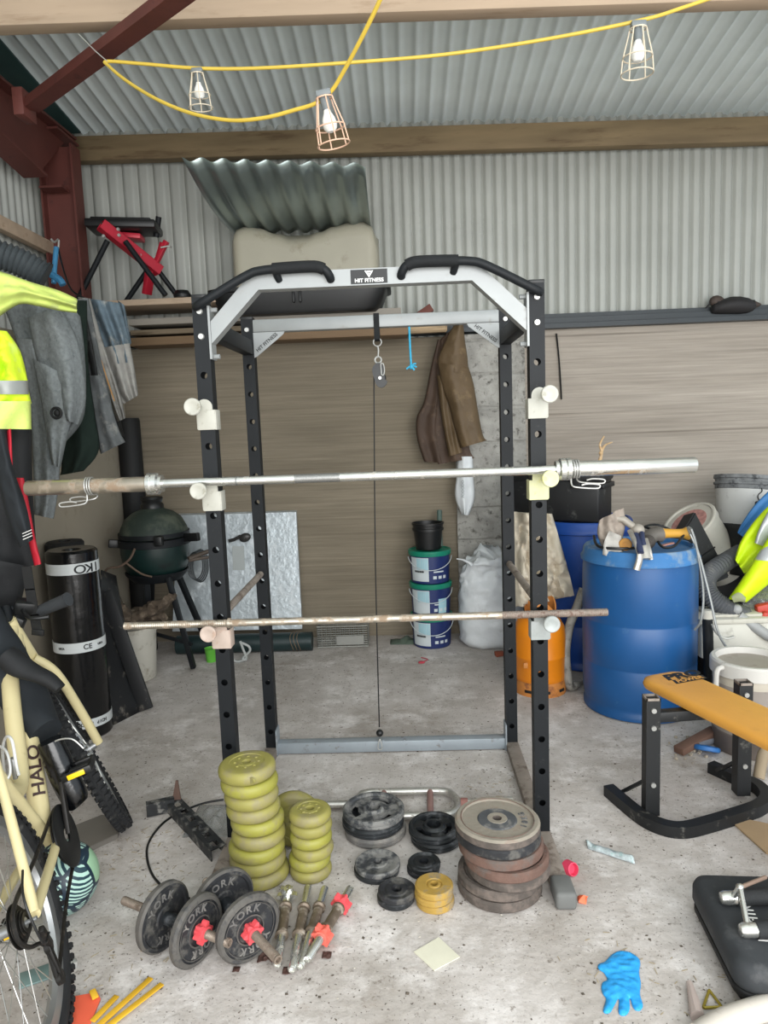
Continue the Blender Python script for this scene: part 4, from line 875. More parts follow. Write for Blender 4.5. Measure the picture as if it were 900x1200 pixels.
m = MB(); m.lathe([(Rk * .7, -.275), (Rk * .9, -.23), (Rk * .92, -.215), (Rk * .88, -.215), (Rk * .68, -.265), (Rk * .7, -.275)], 32, Mx); m.build('cradle_ring', M_blk, t)
m = MB(); m.bar(at(165, 738, yk), at(225, 755, yk - .1), .018, .018); m.build('leg_brace', M_blk, t)
# tools by the barbecue
m = MB(); a, b = at(221, 655, yk - .02), at(252, 643, yk + .10); m.tube([a, a.lerp(b, .5), b], lambda u: .016 - .004 * u, 10, 3); m.tube([at(221, 657, yk - .02), at(249, 652, yk + .05)], .010, 8); m.build('wooden_tongs', mat('dark_wood_handle', '4a4038', .6, var=.2), label='dark wooden tongs resting at the side of the barbecue', cat='tongs')
m = MB(); yy = 4.5
for k in range(4):
    cx = 229 + k * 2; m.tube([at(cx + 9 * math.sin(t_), 663 + (16 + k) * math.cos(t_) * -1, yy + .02 * k) for t_ in [2 * PI * i / 20 for i in range(20)]], .005, 6, closed=True)
m.build('hose_coil', mat('dark_grey_hose', '3c4143', .5, var=.1), label='small coil of dark grey gas hose hanging by the barbecue', cat='hose')
# ---------------------------------------------------------------- insulation board, pipe, cup, basket
M_foil = mat('foil_faced_board', 'b4bcc0', .35, .35, var=.08, scale=9, dirt='d7dde0', damt=.35, dscale=12, bump=.45, bscale=30)
def quad_at(x, y, Y): return at(x, y, Y)
v = [at(202, 740, 4.68), at(354, 737, 4.68), at(347, 600, 4.81), at(208, 604, 4.81)]
m = MB(); th = Vector((0, .035, .008)); m.add(v + [p + th for p in v], [(0, 1, 2, 3), (7, 6, 5, 4), (0, 4, 5, 1), (1, 5, 6, 2), (2, 6, 7, 3), (3, 7, 4, 0)])
t = thing('insulation_board', 'silver foil-faced insulation board leaning against the back wall', 'board', (v[0] + v[1]) / 2); m.build('foil_board', M_foil, t)
m = MB(); L_ = [at(x, y, Y - .006) for x, y, Y in ((273, 668, 4.745), (287, 668, 4.745), (286, 640, 4.77), (272, 640, 4.77))]; m.add(L_ + [p + Vector((0, .002, 0)) for p in L_], [(0, 1, 2, 3), (7, 6, 5, 4), (0, 4, 5, 1), (1, 5, 6, 2), (2, 6, 7, 3), (3, 7, 4, 0)]); m.build('paper_label', mat('grey_paper', 'a5aaa9', .8, var=.05), t)
m = MB(); yy = 4.74; P_ = [at(x, y, yy + .02) for x, y in ((268, 634), (275, 632), (282, 628))]; m.tube(P_, .012, 10, 4); m.ball(at(287, 630, yy + .02), .05, 16, (.85, .35, .62), (0, -.3, 0)); m.build('ladle', mat('dark_steel_ladle', '3b3a39', .4, .4, var=.2), label='dark ladle-shaped scoop hanging in front of the foil board', cat='scoop')
m = MB(); b0, b1 = onf(212, 767, .062), onf(366, 760, .062); yv = 4.56; b0.y = b1.y = yv; m.cyl((at(208, 754, yv).x, yv, .062), (at(366, 751, yv).x, yv, .062), .062, n=28); o = m.build('rolled_membrane', mat('dark_green_plastic_roll', '1b2c2d', .4, var=.15), label='long dark green roll lying on the floor in front of the foil board', cat='roll')
m = MB()
for x in (343, 347, 351): m.tube([Vector((at(x, 750, yv).x + .01 * math.sin(a * 2), yv + .0635 * math.cos(a), .062 + .0635 * math.sin(a))) for a in [2 * PI * i / 20 for i in range(20)]], .002, 6, closed=True)
m.build('binding_string', mat('brown_string', '7a6650', .8), o)
m = MB(); q = onf(247, 776); m.lathe([(0, 0), (.032, 0), (.04, .085), (.042, .088), (.039, .088), (.031, .004), (0, .004)], 24, Matrix.Translation(q + Vector((0, .02, 0)))); m.build('green_cup', mat('lime_green_plastic', '5fae3c', .4, var=.08), label='lime green plastic cup on the floor beside the barbecue leg', cat='cup')
m = MB(); m.tube([at(x, y, 4.34) for x, y in ((281, 744), (285, 755), (288, 764), (278, 768), (273, 766))], .008, 8, 4); m.tube([at(x, y, 4.34) for x, y in ((283, 746), (291, 750), (292, 756), (284, 764), (289, 766))], .008, 8, 4); wbk = m.build('wire_bracket', mat('white_coated_wire', 'a7aaa8', .5, var=.08), label='bent white wire bracket standing on the floor in front of the dark green roll', cat='bracket')
wbk.location.z = 0
# wire basket
t = thing('wire_basket', 'small grey wire mesh basket standing against the back wall', 'basket', at(401, 757, 4.68))
x0, x1 = at(372, 740, 4.62).x, at(431, 740, 4.62).x; M_wire = mat('grey_wire', '8e8e88', .4, .6, var=.1)
m = MB(); y0, y1 = 4.60, 4.76; h_ = .14
for k in range(10):
    z = .005 + h_ * k / 9; m.tube([(x0, y0, z), (x1, y0, z), (x1, y1, z), (x0, y1, z)], .0028 if k not in (0, 9) else .005, 6, closed=True)
for k in range(12):
    x = x0 + (x1 - x0) * k / 11
    for y in (y0, y1): m.cyl((x, y, 0), (x, y, h_), .0026, n=6)
for k in range(5):
    y = y0 + (y1 - y0) * k / 4; m.cyl((x0, y, .004), (x1, y, .004), .0026, n=6)
    for x in (x0, x1): m.cyl((x, y, 0), (x, y, h_), .0026, n=6)
m.build('wire_frame', M_wire, t)
m = MB(); xa = x0 + (x1 - x0) * .38; xb = x0 + (x1 - x0) * .92
m.box(((xa + xb) / 2, y0 - .006, .05), (xb - xa, .004, .06)); m.build('label_plate', mat('dull_grey_plate', '8d8d88', .6, var=.1), t)
# ---------------------------------------------------------------- lumber and shelf over the back wall
M_l1 = M_wood_pale; yl = YB - .22
def plank(px0, px1, py, h_, y0, w_, M, label, dz=0, group='planks stacked on the back wall'):
    a, b = at(px0, py, y0), at(px1, py, y0); z = at(300, py - (300 - 450) * .0, y0).z; z = at((px0 + px1) / 2, py, y0).z + dz
    m = MB(); m.box(((a.x + b.x) / 2, y0 + w_ / 2, z), (b.x - a.x, w_, h_), bev=.003); return tag(m.build('timber_plank', M), label, 'plank', group)
zs = at(160, 355, yl - .14).z
m = MB(); a, b = at(70, 355, yl - .14), at(290, 355, yl - .14); m.box(((a.x + b.x) / 2, yl + .02, zs), (b.x - a.x, .36, .036), bev=.002); m.build('shelf_board', M_wood_pale, label='pale timber shelf board under the red and black work stand', cat='shelf board')
plank(150, 470, 371, .040, yl - .10, .24, mat('grey_timber', '8b857c', .8, var=.15, scale=3, stretch=(.5, 4, 4)), 'grey weathered plank directly under the pale shelf board')
plank(152, 490, 383, .032, yl - .06, .22, M_wood_old, 'dark old plank second down under the shelf board')
plank(150, 478, 394, .05, yl - .12, .2, mat('mid_brown_timber', '705a42', .75, var=.2, scale=3, stretch=(.5, 4, 4)), 'wide mid brown plank lowest of the stack on the wall')
z = at(510, 385, yl).z
m = MB(); a = at(455, 384, yl); b = at(524, 381, yl); m.box(((a.x + b.x) / 2, yl, z), (b.x - a.x, .07, .05), bev=.012, seg=1); m.jitter(.008, 20); m.build('broken_timber', mat('split_pale_timber', 'a38d70', .85, var=.3, scale=12, stretch=(.5, 4, 4)), label='short split pale timber above the hanging wax jacket', cat='timber')
m = MB(); a = at(498, 366, yl + .05); m.box(a, (.10, .08, .05), rot=(0, -.55, 0), bev=.004); m.build('brick_piece', mat('dark_red_brick', '6a4038', .85, var=.2), label='dark red offcut sticking up behind the silver rear crossmember', cat='offcut')
m = MB(); m.box((.1, YB - .03, ZW + .015), (3.4, .05, .03)); m.build('gap_shade_strip', M_dark, kind='structure')  # black strip painted in for the shade of the gap under the planks
# ---------------------------------------------------------------- work stand
M_red = mat('bright_red_paint', 'b01f33', .4, .1, var=.1)
ys = YB - .25
t = thing('work_stand', 'red and black folding work stand with a tray top on the pale shelf board', 'work stand', at(150, 350, ys))
def sq(m, p, q, w_, h_=None): m.bar(p, q, w_, h_ or w_, bev=.002)
# a hollow red square beam pointing at us
a, b = at(118, 263, ys - .22), at(187, 318, ys + .02); d = (b - a).normalized(); X_, Y_, Z_ = frame(d)
m = MB(); w_ = .062
for u_, v_ in ((1, 0), (-1, 0), (0, 1), (0, -1)):
    o = X_ * u_ * (w_ / 2 - .002) + Y_ * v_ * (w_ / 2 - .002); m.bar(a + o, b + o, w_ if v_ else .004, w_ if u_ else .004)
m.build('main_beam', M_red, t, ang=20)
m = MB(); c = at(146, 267, ys - .06); m.box(c, (.42, .24, .05), rot=(0, .03, .12), bev=.012); m.box(c + Vector((0, 0, .03)), (.36, .19, .02), rot=(0, .03, .12), bev=.008); m.build('tray_top', M_blackplastic, t)
m = MB(); m.box(at(152, 278, ys - .02), (.16, .12, .03), rot=(0, .1, .1), bev=.004); m.build('tray_bracket', M_red, t)
zsb = zs + .018
def toz(p, q, z): k = (z - p.z) / (q.z - p.z); return p + (q - p) * k
for (p0, p1, dy0, dy1) in (((126, 282), (92, 350), -.16, -.12), ((147, 283), (197, 350), -.18, -.16), ((172, 318), (150, 350), .08, .10), ((184, 315), (210, 350), .05, .12)):
    p, q = at(*p0, ys + dy0), at(*p1, ys + dy1); q = toz(p, q, zsb + .010); m = MB(); m.tube([p, q], .0165, 12); m.build('leg', M_blk, t)
m = MB(); p, q = at(188, 312, ys), at(186, 283, ys - .02)
sq(m, at(176, 322, ys), q + Vector((.05, 0, 0)), .03); sq(m, at(180, 318, ys), at(190, 284, ys - .03), .022); sq(m, at(168, 302, ys - .05), at(183, 318, ys), .03); m.build('yoke', M_red, t)
m = MB(); sq(m, at(172, 345, ys + .04), at(176, 318, ys + .02), .06, .03); m.build('lower_bracket', M_red, t)
m = MB(); m.tube([at(183, 278, ys), at(186, 254, ys - .02)], .018, 12); m.build('clamp_handle', M_blk, t)
m = MB(); m.tube([at(188, 290, ys - .05), at(199, 288, ys - .03), at(201, 290, ys - .03)], .005, 8); m.build('locking_pin', M_zinc, t)
for k, (x, y) in enumerate(((139, 269), (140, 276), (122, 277), (165, 299))):
    q = at(x, y, ys - .24 + .04 * (k == 3) * 4); m = MB(); m.cyl(q, q + Vector((0, -.012, 0)), .009, n=10); m.build('bolt', M_zinc, t)
m = MB(); q = at(214, 352, ys - .1); q.z = zsb + .02; m.lathe([(0, -.019), (.05, -.019), (.055, 0), (.04, .025), (0, .03)], 20, Matrix.Translation(q)); m.build('plastic_puck', M_blackplastic, label='low black plastic puck on the end of the shelf board by the rack', cat='puck')
# ---------------------------------------------------------------- trough, black tray, corrugated offcut
yt = YB - .32; M_tr = mat('beige_plastic', 'a39e8d', .45, 0, var=.05, scale=4, dirt='8b8572', damt=.25, dscale=7, spec=.5)
p0, p1 = at(272, 330, yt), at(444, 326, yt); zt0 = at(358, 345, yt).z
def troughpt(u, v):
    x = p0.x + (p1.x - p0.x) * u; ptx = 272 + 172 * u
    wave = [(0, 275), (.04, 266), (.10, 263), (.20, 265), (.30, 272), (.40, 277), (.5, 276), (.6, 270), (.7, 263), (.82, 258), (.9, 257), (.96, 262), (1, 285)]
    for (a, ya), (b, yb_) in zip(wave, wave[1:]):
        if a <= u <= b: k = (u - a) / (b - a); k = k * k * (3 - 2 * k); py = ya + (yb_ - ya) * k; break
    z1 = at(ptx, py, yt).z; r = .06; e = min(u, 1 - u) * (p1.x - p0.x)
    z = zt0 + (z1 - zt0) * v; y = yt + (0 if e > r else (r - math.sqrt(max(0, r * r - (r - e) ** 2))))
    if v > .85: y += .05 * ((v - .85) / .15) ** 2
    return Vector((x, y, z))
m = MB(); m.grid(troughpt, 60, 14)
def backpt(u, v): q = troughpt(u, v); return Vector((q.x, yt + .36 - (q.y - yt), zt0 + (at(358, 268, yt).z - zt0 - .02 + .04 * math.sin(PI * u)) * v))
m.grid(backpt, 60, 14)
for e in (0, 1):
    m.grid(lambda u, v: troughpt(e, v).lerp(backpt(e, v), u), 6, 14)
m.grid(lambda u, v: troughpt(u, 0).lerp(backpt(u, 0), v), 60, 3)
m.grid(lambda u, v: troughpt(u, 1).lerp(backpt(u, 1), v) + Vector((0, 0, .02 * math.sin(PI * v))), 60, 6)
bmesh.ops.remove_doubles(m.bm, verts=m.bm.verts[:], dist=.0005); m.build('plastic_trough', M_tr, label='beige moulded plastic box with a wavy top sitting on the planks', cat='plastic box', ang=50)
q0, q1 = at(243, 350, yt - .10), at(455, 348, yt - .10); zt1 = at(350, 334, yt - .10).z; zb_ = at(350, 366, yt - .10).z
t = thing('black_tray', 'long black tray under the beige plastic box behind the pull-up bar', 'tray', ((q0.x + q1.x) / 2, yt + .05, zb_))
m = MB(); xm, wx = (q0.x + q1.x) / 2, (q1.x - q0.x); wy = .42; prof = []
def tray(u, v):
    s = v * 4
    if s <= 1: k, z, o = 1 + 0 * s, zt1 + .01 * (1 - s), 1.0
    a = 2 * PI * u; e = 6
    cx, sy = abs(math.cos(a)) ** (2 / e) * (1 if math.cos(a) > 0 else -1), abs(math.sin(a)) ** (2 / e) * (1 if math.sin(a) > 0 else -1)
    lv = [(1.0, zt1), (1.03, zt1 - .004), (1.03, zt1 - .025), (.985, zt1 - .03), (.90, zb_ + .02), (.85, zb_)]; i = min(4, int(v * 5)); f_ = v * 5 - i; k = lv[i][0] + (lv[i + 1][0] - lv[i][0]) * f_; z = lv[i][1] + (lv[i + 1][1] - lv[i][1]) * f_
    return Vector((xm + cx * wx / 2 * k, yt + .09 + sy * wy / 2 * k, z))
m.grid(tray, 72, 6, closeu=True); bm = m.bm; bm.verts.ensure_lookup_table(); bm.faces.new([bm.verts[i] for i in range(72)]); bm.faces.new([bm.verts[5 * 72 + i] for i in range(72)][::-1]); m.build('tray_body', M_blackplastic, t, ang=50)
for x in (xm - .02, xm + .02): m = MB(); m.box((x, yt - .125, (zt1 + zb_) / 2 + .01), (.012, .03, .07), bev=.003); m.build('moulded_rib', M_blackplastic, t)
# corrugated offcut
e0, e1 = at(213, 186, 3.95), at(428, 193, 3.95); g0, g1 = at(273, 274, 4.72), at(436, 268, 4.72)
m = MB()
def sheet(u, v):
    q = e0.lerp(e1, u).lerp(g0.lerp(g1, u), v); nn = (e1 - e0).cross(g0 - e0).normalized(); return q + nn * (.012 * math.cos(2 * PI * 8.4 * u + .6)) + Vector((0, 0, -.05 * math.sin(PI * v)))
m.grid(sheet, 130, 10); m.build('corrugated_sheet', mat('shiny_galvanised_offcut', '8d9997', .3, .75, var=.1, scale=4), label='loose corrugated metal sheet propped up above the beige plastic box', cat='metal sheet', mods=(('SOLIDIFY', {'thickness': .002}),), ang=60)
# ---------------------------------------------------------------- clothes hung along the left wall
M_hv = mat('hi_vis_yellow', 'd5ee2e', .75, 0, var=.1, scale=10, dirt='c6dd6a', damt=.25, dscale=9, bump=.15, bscale=90)
M_hv_pale = mat('dirty_hi_vis_yellow', 'cbdc72', .8, 0, var=.1, scale=10, dirt='b3bd7c', damt=.4, dscale=12, bump=.15, bscale=90)
M_refl = mat('grey_reflective_tape', '8d908c', .4, .2, var=.1)
M_sweat = mat('grey_marl_cotton', '767b7c', .95, 0, var=.18, scale=60, dirt='5f6465', damt=.3, dscale=40, bump=.3, bscale=160, spec=.2)
M_char = mat('dusty_charcoal_cotton', '5f6263', .95, 0, var=.2, scale=20, dirt='8c8b87', damt=.35, dscale=14, spec=.2)
M_gtr = mat('dark_green_cotton', '1e2924', .9, 0, var=.15, scale=20, spec=.2)
M_jean = mat('faded_blue_denim', '66757f', .95, 0, var=.2, scale=25, dirt='9a9c98', damt=.35, dscale=14, bump=.2, bscale=150, spec=.2)
M_jean_d = mat('dusty_grey_denim', '96948f', .95, 0, var=.15, scale=20, dirt='777573', damt=.35, dscale=12, bump=.2, bscale=150, spec=.2)
M_wet = mat('black_neoprene', '0e1013', .75, 0, var=.1, bump=.05)
M_slate = mat('slate_neoprene', '23272b', .8, 0, var=.12, scale=12, spec=.3)
M_wred = mat('red_neoprene', 'b3142a', .65, 0, var=.06)
# dark duct coil + hooks + wire on the rail
m = MB()
for k in range(2): pass
P_ = catmull([at(x, y, Y) for x, y, Y in ((-50, 288, 3.62), (-10, 296, 3.66), (25, 308, 3.70), (54, 324, 3.74))], 11)
m.tube(P_, 0.075, 20)
for v in m.bm.verts: pass
bm = m.bm; bm.verts.ensure_lookup_table(); NR = len(P_)
for i in range(NR):
    for j in range(20):
        v = bm.verts[i * 20 + j]; v.co = P_[i] + (v.co - P_[i]) * (1.0 if i % 2 else .82)
m.build('ribbed_duct', mat('dark_ribbed_plastic', '4a5053', .5, var=.1), label='dark ribbed flexible duct lying above the hung clothes', cat='duct')
hp = at(64, 284, 4.25)
m = MB(); m.tube([hp + Vector((-.02, .0, .02)), hp, hp + Vector((.04, -.03, .0)), at(66, 312, 4.2)], .006, 8, 3); m.build('rail_hook', M_zinc, label='small metal hook on the end of the timber rail', cat='hook')
m = MB(); m.tube([at(66, 290, 4.15), at(64, 312, 4.12), at(63, 332, 4.1)], .014, 10, 3); m.tube([at(60, 322, 4.1), at(70, 328, 4.1), at(74, 334, 4.1)], .02, 8, 3); m.build('blue_handled_brush', mat('blue_handle', '3d7fa8', .5, var=.2), label='blue handled tool hanging from the hook above the clothes', cat='tool')
m = MB(); m.tube([at(68, 290, 4.2), at(75, 318, 4.05), at(84, 340, 3.9), at(100, 350, 3.85)], .005, 8, 4); m.tube([at(68, 292, 4.2), at(58, 316, 4.2), at(48, 328, 4.2)], .005, 8, 4); m.build('hanging_cord', M_blackplastic, label='thin black cord running from the rail hook to the denim overalls', cat='cord')
# hi-vis jacket
t = thing('hi_vis_jacket', 'yellow hi-vis jacket hanging nearest the camera on the painted wall side', 'jacket', at(10, 500, 2.95))
cloth('sleeve', [(-40, 310), (0, 318), (35, 330), (68, 340), (90, 350)], [(-40, 395), (-5, 374), (22, 357), (45, 359), (68, 364), (90, 367)], lambda u, v: 2.72 + .25 * v, M_hv_pale, t, amp=.06, fold=.012, nf=2, seed=1, wr=.02, label='paler dusty sleeve stretched along the top')
cloth('jacket_body', [(-60, 380), (-60, 410), (-60, 452)], [(8, 388), (24, 412), (33, 449)], 2.48, M_hv, t, amp=.08, fold=.035, nf=3.5, seed=2, wr=.04)
cloth('reflective_band', [(-60, 446), (-60, 462)], [(33, 446), (34, 462)], 2.465, M_refl, t, amp=.095, fold=.006, nf=2.5, seed=2, nv=6)
cloth('lower_body', [(-60, 458), (-60, 476)], [(33, 455), (37, 473)], 2.48, M_hv, t, amp=.085, fold=.025, nf=2.5, seed=4, nv=10)
cloth('cuff', [(-60, 470), (-60, 502)], [(36, 470), (37, 503)], 2.47, M_hv_pale, t, amp=.105, fold=.02, nf=2, seed=5, nv=14)
# grey sweatshirt
t = thing('sweatshirt', 'grey marl sweatshirt hanging beside the hi-vis jacket with one long dangling sleeve', 'sweatshirt', at(60, 600, 3.2))
cloth('body', [(2, 355), (14, 385), (28, 430), (36, 490), (45, 520)], [(92, 358), (98, 400), (101, 450), (97, 492), (75, 520)], 3.30, M_sweat, t, amp=.09, fold=.05, nf=2.2, seed=1.2)
cloth('long_sleeve', [(18, 395), (32, 450), (38, 530), (40, 603)], [(50, 400), (62, 470), (70, 550), (63, 608)], 3.22, M_sweat, t, amp=.05, fold=.018, nf=1.5, seed=2)
cloth('hood', [(32, 372), (45, 430), (62, 475), (70, 490)], [(70, 356), (93, 405), (101, 465), (92, 498)], 3.16, M_sweat, t, amp=.08, fold=.03, nf=1.2, seed=3.2)
cloth('folded_sleeve', [(38, 420), (48, 470), (56, 520), (61, 545)], [(78, 440), (92, 478), (82, 500), (71, 548)], 3.12, M_sweat, t, amp=.05, fold=.012, nf=1.5, seed=5)
m = MB(); q = at(66, 484, 3.02); m.tube([q + Vector((.022 * math.cos(a), .0, .022 * math.sin(a))) for a in [2 * PI * k / 16 for k in range(16)]], .006, 8, closed=True); m.ball(q + Vector((0, .01, 0)), .016, 10); m.build('toggle', M_coal, t, label='dark round toggle')
# charcoal jacket, green trousers
t = thing('charcoal_jacket', 'dusty charcoal jacket hanging between the grey sweatshirt and the denim overalls', 'jacket', at(120, 535, 3.62))
cloth('jacket_body', [(62, 352), (80, 400), (98, 450), (104, 520)], [(104, 350), (118, 420), (130, 470), (134, 500)], 3.62, M_char, t, amp=.07, fold=.04, nf=2.5, seed=2.5)
cloth('sleeve', [(100, 440), (106, 480), (112, 510), (118, 532)], [(122, 440), (132, 480), (140, 505), (147, 518)], 3.52, M_char, t, amp=.05, fold=.012, nf=1.5, seed=1)
cloth('zip_placket', [(90, 352), (99, 395), (108, 440), (110, 470)], [(97, 352), (107, 395), (115, 440), (118, 470)], 3.52, M_coal, t, amp=.02, fold=.004, nf=1, seed=1, nu=8)
m = MB(); q = at(102, 396, 3.46); m.lathe([(0, 0), (.018, 0), (.02, .004), (.014, .008), (0, .008)], 16, axmat(q, (0, -1, 0))); m.build('press_stud', M_coal, t)
cloth('work_trousers', [(80, 352), (68, 430), (70, 500), (72, 548), (70, 557)], [(102, 352), (104, 430), (112, 490), (116, 528), (98, 552)], lambda u, v: 3.33 + .14 * min(1, 2 * v), M_gtr, None, amp=.06, fold=.02, nf=1.6, seed=2, label='dark green work trousers hanging behind the grey sweatshirt', cat='trousers')
# denim overalls
t = thing('denim_overalls', 'faded dusty blue denim overalls hanging last along the wall', 'overalls', at(130, 490, 3.85))
cloth('thigh', [(98, 349), (112, 385), (122, 412), (128, 428)], [(140, 355), (147, 380), (152, 405), (154, 424)], 3.88, M_jean, t, amp=.06, fold=.04, nf=2.4, seed=1.5)
cloth('dusty_leg', [(116, 408), (125, 438), (134, 462), (144, 474)], [(152, 402), (157, 428), (160, 448), (162, 463)], 3.85, M_jean_d, t, amp=.05, fold=.03, nf=2, seed=2, label='pale dusty lower leg')
cloth('near_leg', [(91, 348), (103, 390), (114, 430), (127, 468), (138, 494)], [(106, 350), (118, 392), (131, 432), (142, 466), (147, 490)], 3.80, M_jean_d, t, amp=.05, fold=.025, nf=1.6, seed=4, label='pale dusty leg with an orange seam')
cloth('pocket_flap', [(138, 352), (146, 385), (150, 408)], [(146, 358), (151, 385), (154, 402)], 3.93, M_jean, t, amp=.03, fold=.012, nf=1.2, seed=3, nu=14, nv=16)
cloth('dark_lining', [(112, 440), (124, 480), (134, 505)], [(136, 470), (142, 495), (146, 512)], 3.93, M_coal, t, amp=.03, fold=.012, nf=1.2, seed=3, nu=14, nv=16)
m = MB(); m.tube([at(x, y, 3.742) for x, y in ((103, 372), (113, 405), (124, 440), (134, 470))], .004, 6, 5); m.build('orange_seam', mat('orange_thread', 'b98a56', .8), t)
# wetsuit
t = thing('wetsuit', 'black wetsuit with red panels hanging over the bicycle', 'wetsuit', at(20, 760, 2.4))
cloth('torso', [(-90, 490), (-90, 560), (-90, 640), (-90, 700)], [(37, 490), (38, 560), (42, 630), (47, 660)], 2.62, M_wet, t, amp=.10, fold=.03, nf=2, seed=1)
cloth('red_panel', [(17, 560), (23, 590), (31, 625), (40, 663)], [(28, 560), (35, 595), (41, 628), (48.5, 661)], 2.50, M_wred, t, amp=.015, fold=0, nu=8)
cloth('red_stripe', [(8, 505), (10, 540), (12, 560)], [(13, 500), (15, 550), (14, 562)], 2.40, M_wred, t, amp=.012, fold=0, nu=8, nv=10)
cloth('sleeve', [(-16, 495), (-6, 540), (6, 600), (23, 642)], [(6, 500), (16, 550), (30, 590), (39, 632)], 2.40, M_slate, t, amp=.05, fold=.01, nf=1, seed=2, label='dark slate sleeve with a small white print at the cuff')
m = MB(); q = at(32, 632, 2.335)
for k in range(3): m.bar(q + Vector((-.014, 0, .010 * k)), q + Vector((.018, 0, .012 + .010 * k)), .004, .002)
m.build('cuff_print', M_white_ink, t)
cloth('hips', [(-90, 640), (-90, 700), (-90, 760)], [(36, 664), (26, 700), (17, 752)], 2.50, M_wet, t, amp=.10, fold=.02, nf=1.5, seed=3)
m = MB(); P_ = catmull([at(x, y, Y) for x, y, Y in ((-50, 700, 2.25), (-8, 765, 2.2), (18, 800, 2.2), (38, 835, 2.15), (54, 860, 2.1))], 8)
m.tube(P_, lambda u: .10 - .042 * u, 20, flat=.8); m.jitter(.012, 9); m.build('leg', M_slate, t, label='dark slate leg draped over the bicycle frame')
m = MB(); P_ = catmull([at(x, y, Y) for x, y, Y in ((5, 766, 2.12), (30, 784, 2.12), (54, 795, 2.12), (72, 806, 2.12))], 6); m.tube(P_, lambda u: .045 - .02 * u, 16, flat=.7); m.jitter(.012, 12); m.build('leg', M_wet, t)
# webbing strap
m = MB(); P_ = [at(x, y, 2.35) for x, y in ((31, 664), (35, 690), (40, 720), (44, 741))]
for a, b in zip(P_, P_[1:]): m.bar(a, b + (b - a) * .05, .034, .004, Vector((0, 1, 0)))
m.box(at(44.5, 741, 2.35), (.042, .012, .022), rot=(0, .15, 0), bev=.003); m.build('webbing_strap', M_coal, label='black webbing strap with a toothed buckle hanging over the handlebar grip', cat='strap')
# ---------------------------------------------------------------- bicycle
M_cream = mat('cream_frame_paint', 'cfc295', .35, 0, var=.04, scale=6, dirt='b5a77b', damt=.15, dscale=14, spec=.5)
M_tyre = mat('black_tyre_rubber', '1a1b1d', .85, 0, var=.15, scale=20, dirt='5c5a55', damt=.2, dscale=20)
M_rim = mat('grey_alloy_rim', '9a9c9d', .35, .7, var=.06)
M_spoke = mat('steel_spoke', 'b4b4b0', .3, .8)
M_mech = mat('oily_black_steel', '23211f', .5, .4, var=.2, dirt='4d4238', damt=.25, dscale=40)
yaw, lean = math.radians(-15.6), math.radians(-17)
Bf = Vector((math.sin(yaw), math.cos(yaw), 0)); Bs = Vector((math.cos(yaw), -math.sin(yaw), 0)); Bu = Vector((0, 0, math.cos(lean))) + Bs * math.sin(lean); Br = Bf.cross(Bu)
HUB = Vector((-.975, 1.50, .318))
def B(x, y, z): return HUB + Bf * x + Br * y + Bu * z
bk = thing('bicycle', 'cream mountain bike leaning on the painted wall, its rear wheel nearest the camera', 'bicycle', (HUB.x - .1, HUB.y + .5, 0))
def wheel(name, c, f, u, R, knob):
    r = f.cross(u).normalized(); Mx = Matrix((f, u, r)).transposed().to_4x4(); Mx.translation = c
    tr = .023
    m = MB(); n = 72
    m.lathe([(R - tr + tr * math.cos(a), tr * math.sin(a)) for a in [2 * PI * k / 14 + PI for k in range(15)]], n, Mx)
    for k in range(n):
        a = 2 * PI * (k + .5) / n
        for off, ss in ((-.013, 1), (.013, -1)):
            a2 = a + (.5 * 2 * PI / n if ss > 0 else 0); M2 = Mx @ Matrix.Rotation(a2, 4, 'Z') @ Matrix.Translation((R + .001, 0, off)); m.box((0, 0, 0), (.008, .014, .015), m=M2)
        for off in (-.024, .024): M2 = Mx @ Matrix.Rotation(a, 4, 'Z') @ Matrix.Translation((R - .010, 0, off)); m.box((0, 0, 0), (.014, .012, .007), m=M2)
    wh = m.build('tyre', M_tyre, bk)
    m = MB(); ri = R - 2 * tr + .006; m.lathe([(ri + .008, -.013), (ri + .008, .013), (ri - .030, .012), (ri - .036, 0), (ri - .030, -.012), (ri + .008, -.013)], 72, Mx); m.build('rim', M_rim, wh)
    m = MB()
    for k in range(32):
        a = 2 * PI * k / 32; sd = .026 if k % 2 else -.026; h = a + (.5 if (k // 2) % 2 else -.5)
        m.cyl(Mx @ Vector((.022 * math.cos(h), .022 * math.sin(h), sd)), Mx @ Vector(((ri - .033) * math.cos(a), (ri - .033) * math.sin(a), 0)), .0013, n=5)
    m.build('spokes', M_spoke, wh)
    m = MB(); m.cyl(Mx @ Vector((0, 0, -.05)), Mx @ Vector((0, 0, .05)), .013, n=14); m.cyl(Mx @ Vector((0, 0, -.03)), Mx @ Vector((0, 0, -.022)), .026, n=18); m.cyl(Mx @ Vector((0, 0, .022)), Mx @ Vector((0, 0, .03)), .026, n=18); m.cyl(Mx @ Vector((0, 0, -.075)), Mx @ Vector((0, 0, .075)), .005, n=10); m.build('hub', M_rim, wh)
    return Mx
wheel('rear', HUB, Bf, Bu, .322, 1)
sy = math.radians(-33); ln = math.radians(-22)
Ff = Vector((math.sin(sy), math.cos(sy), 0)); Fs = Vector((math.cos(sy), -math.sin(sy), 0)); Fu = Vector((0, 0, math.cos(ln))) + Fs * math.sin(ln)
FC = Vector((-1.235, 2.47, .30)); FM = wheel('front', FC, Ff, Fu, .32, 1)
def tube(name, pts, r, M=M_cream, parent=bk, n=14, k=5, **kw): m = MB(); m.tube(pts, r, n, k if len(pts) > 2 else 1); return m.build(name, M, parent, **kw)
BB = (.42, 0, -.03)
dt = tube('down_tube', [B(.40, 0, .0), B(.52, 0, .12), B(.70, 0, .32), B(.88, 0, .50)], lambda u: .030 - .004 * u)
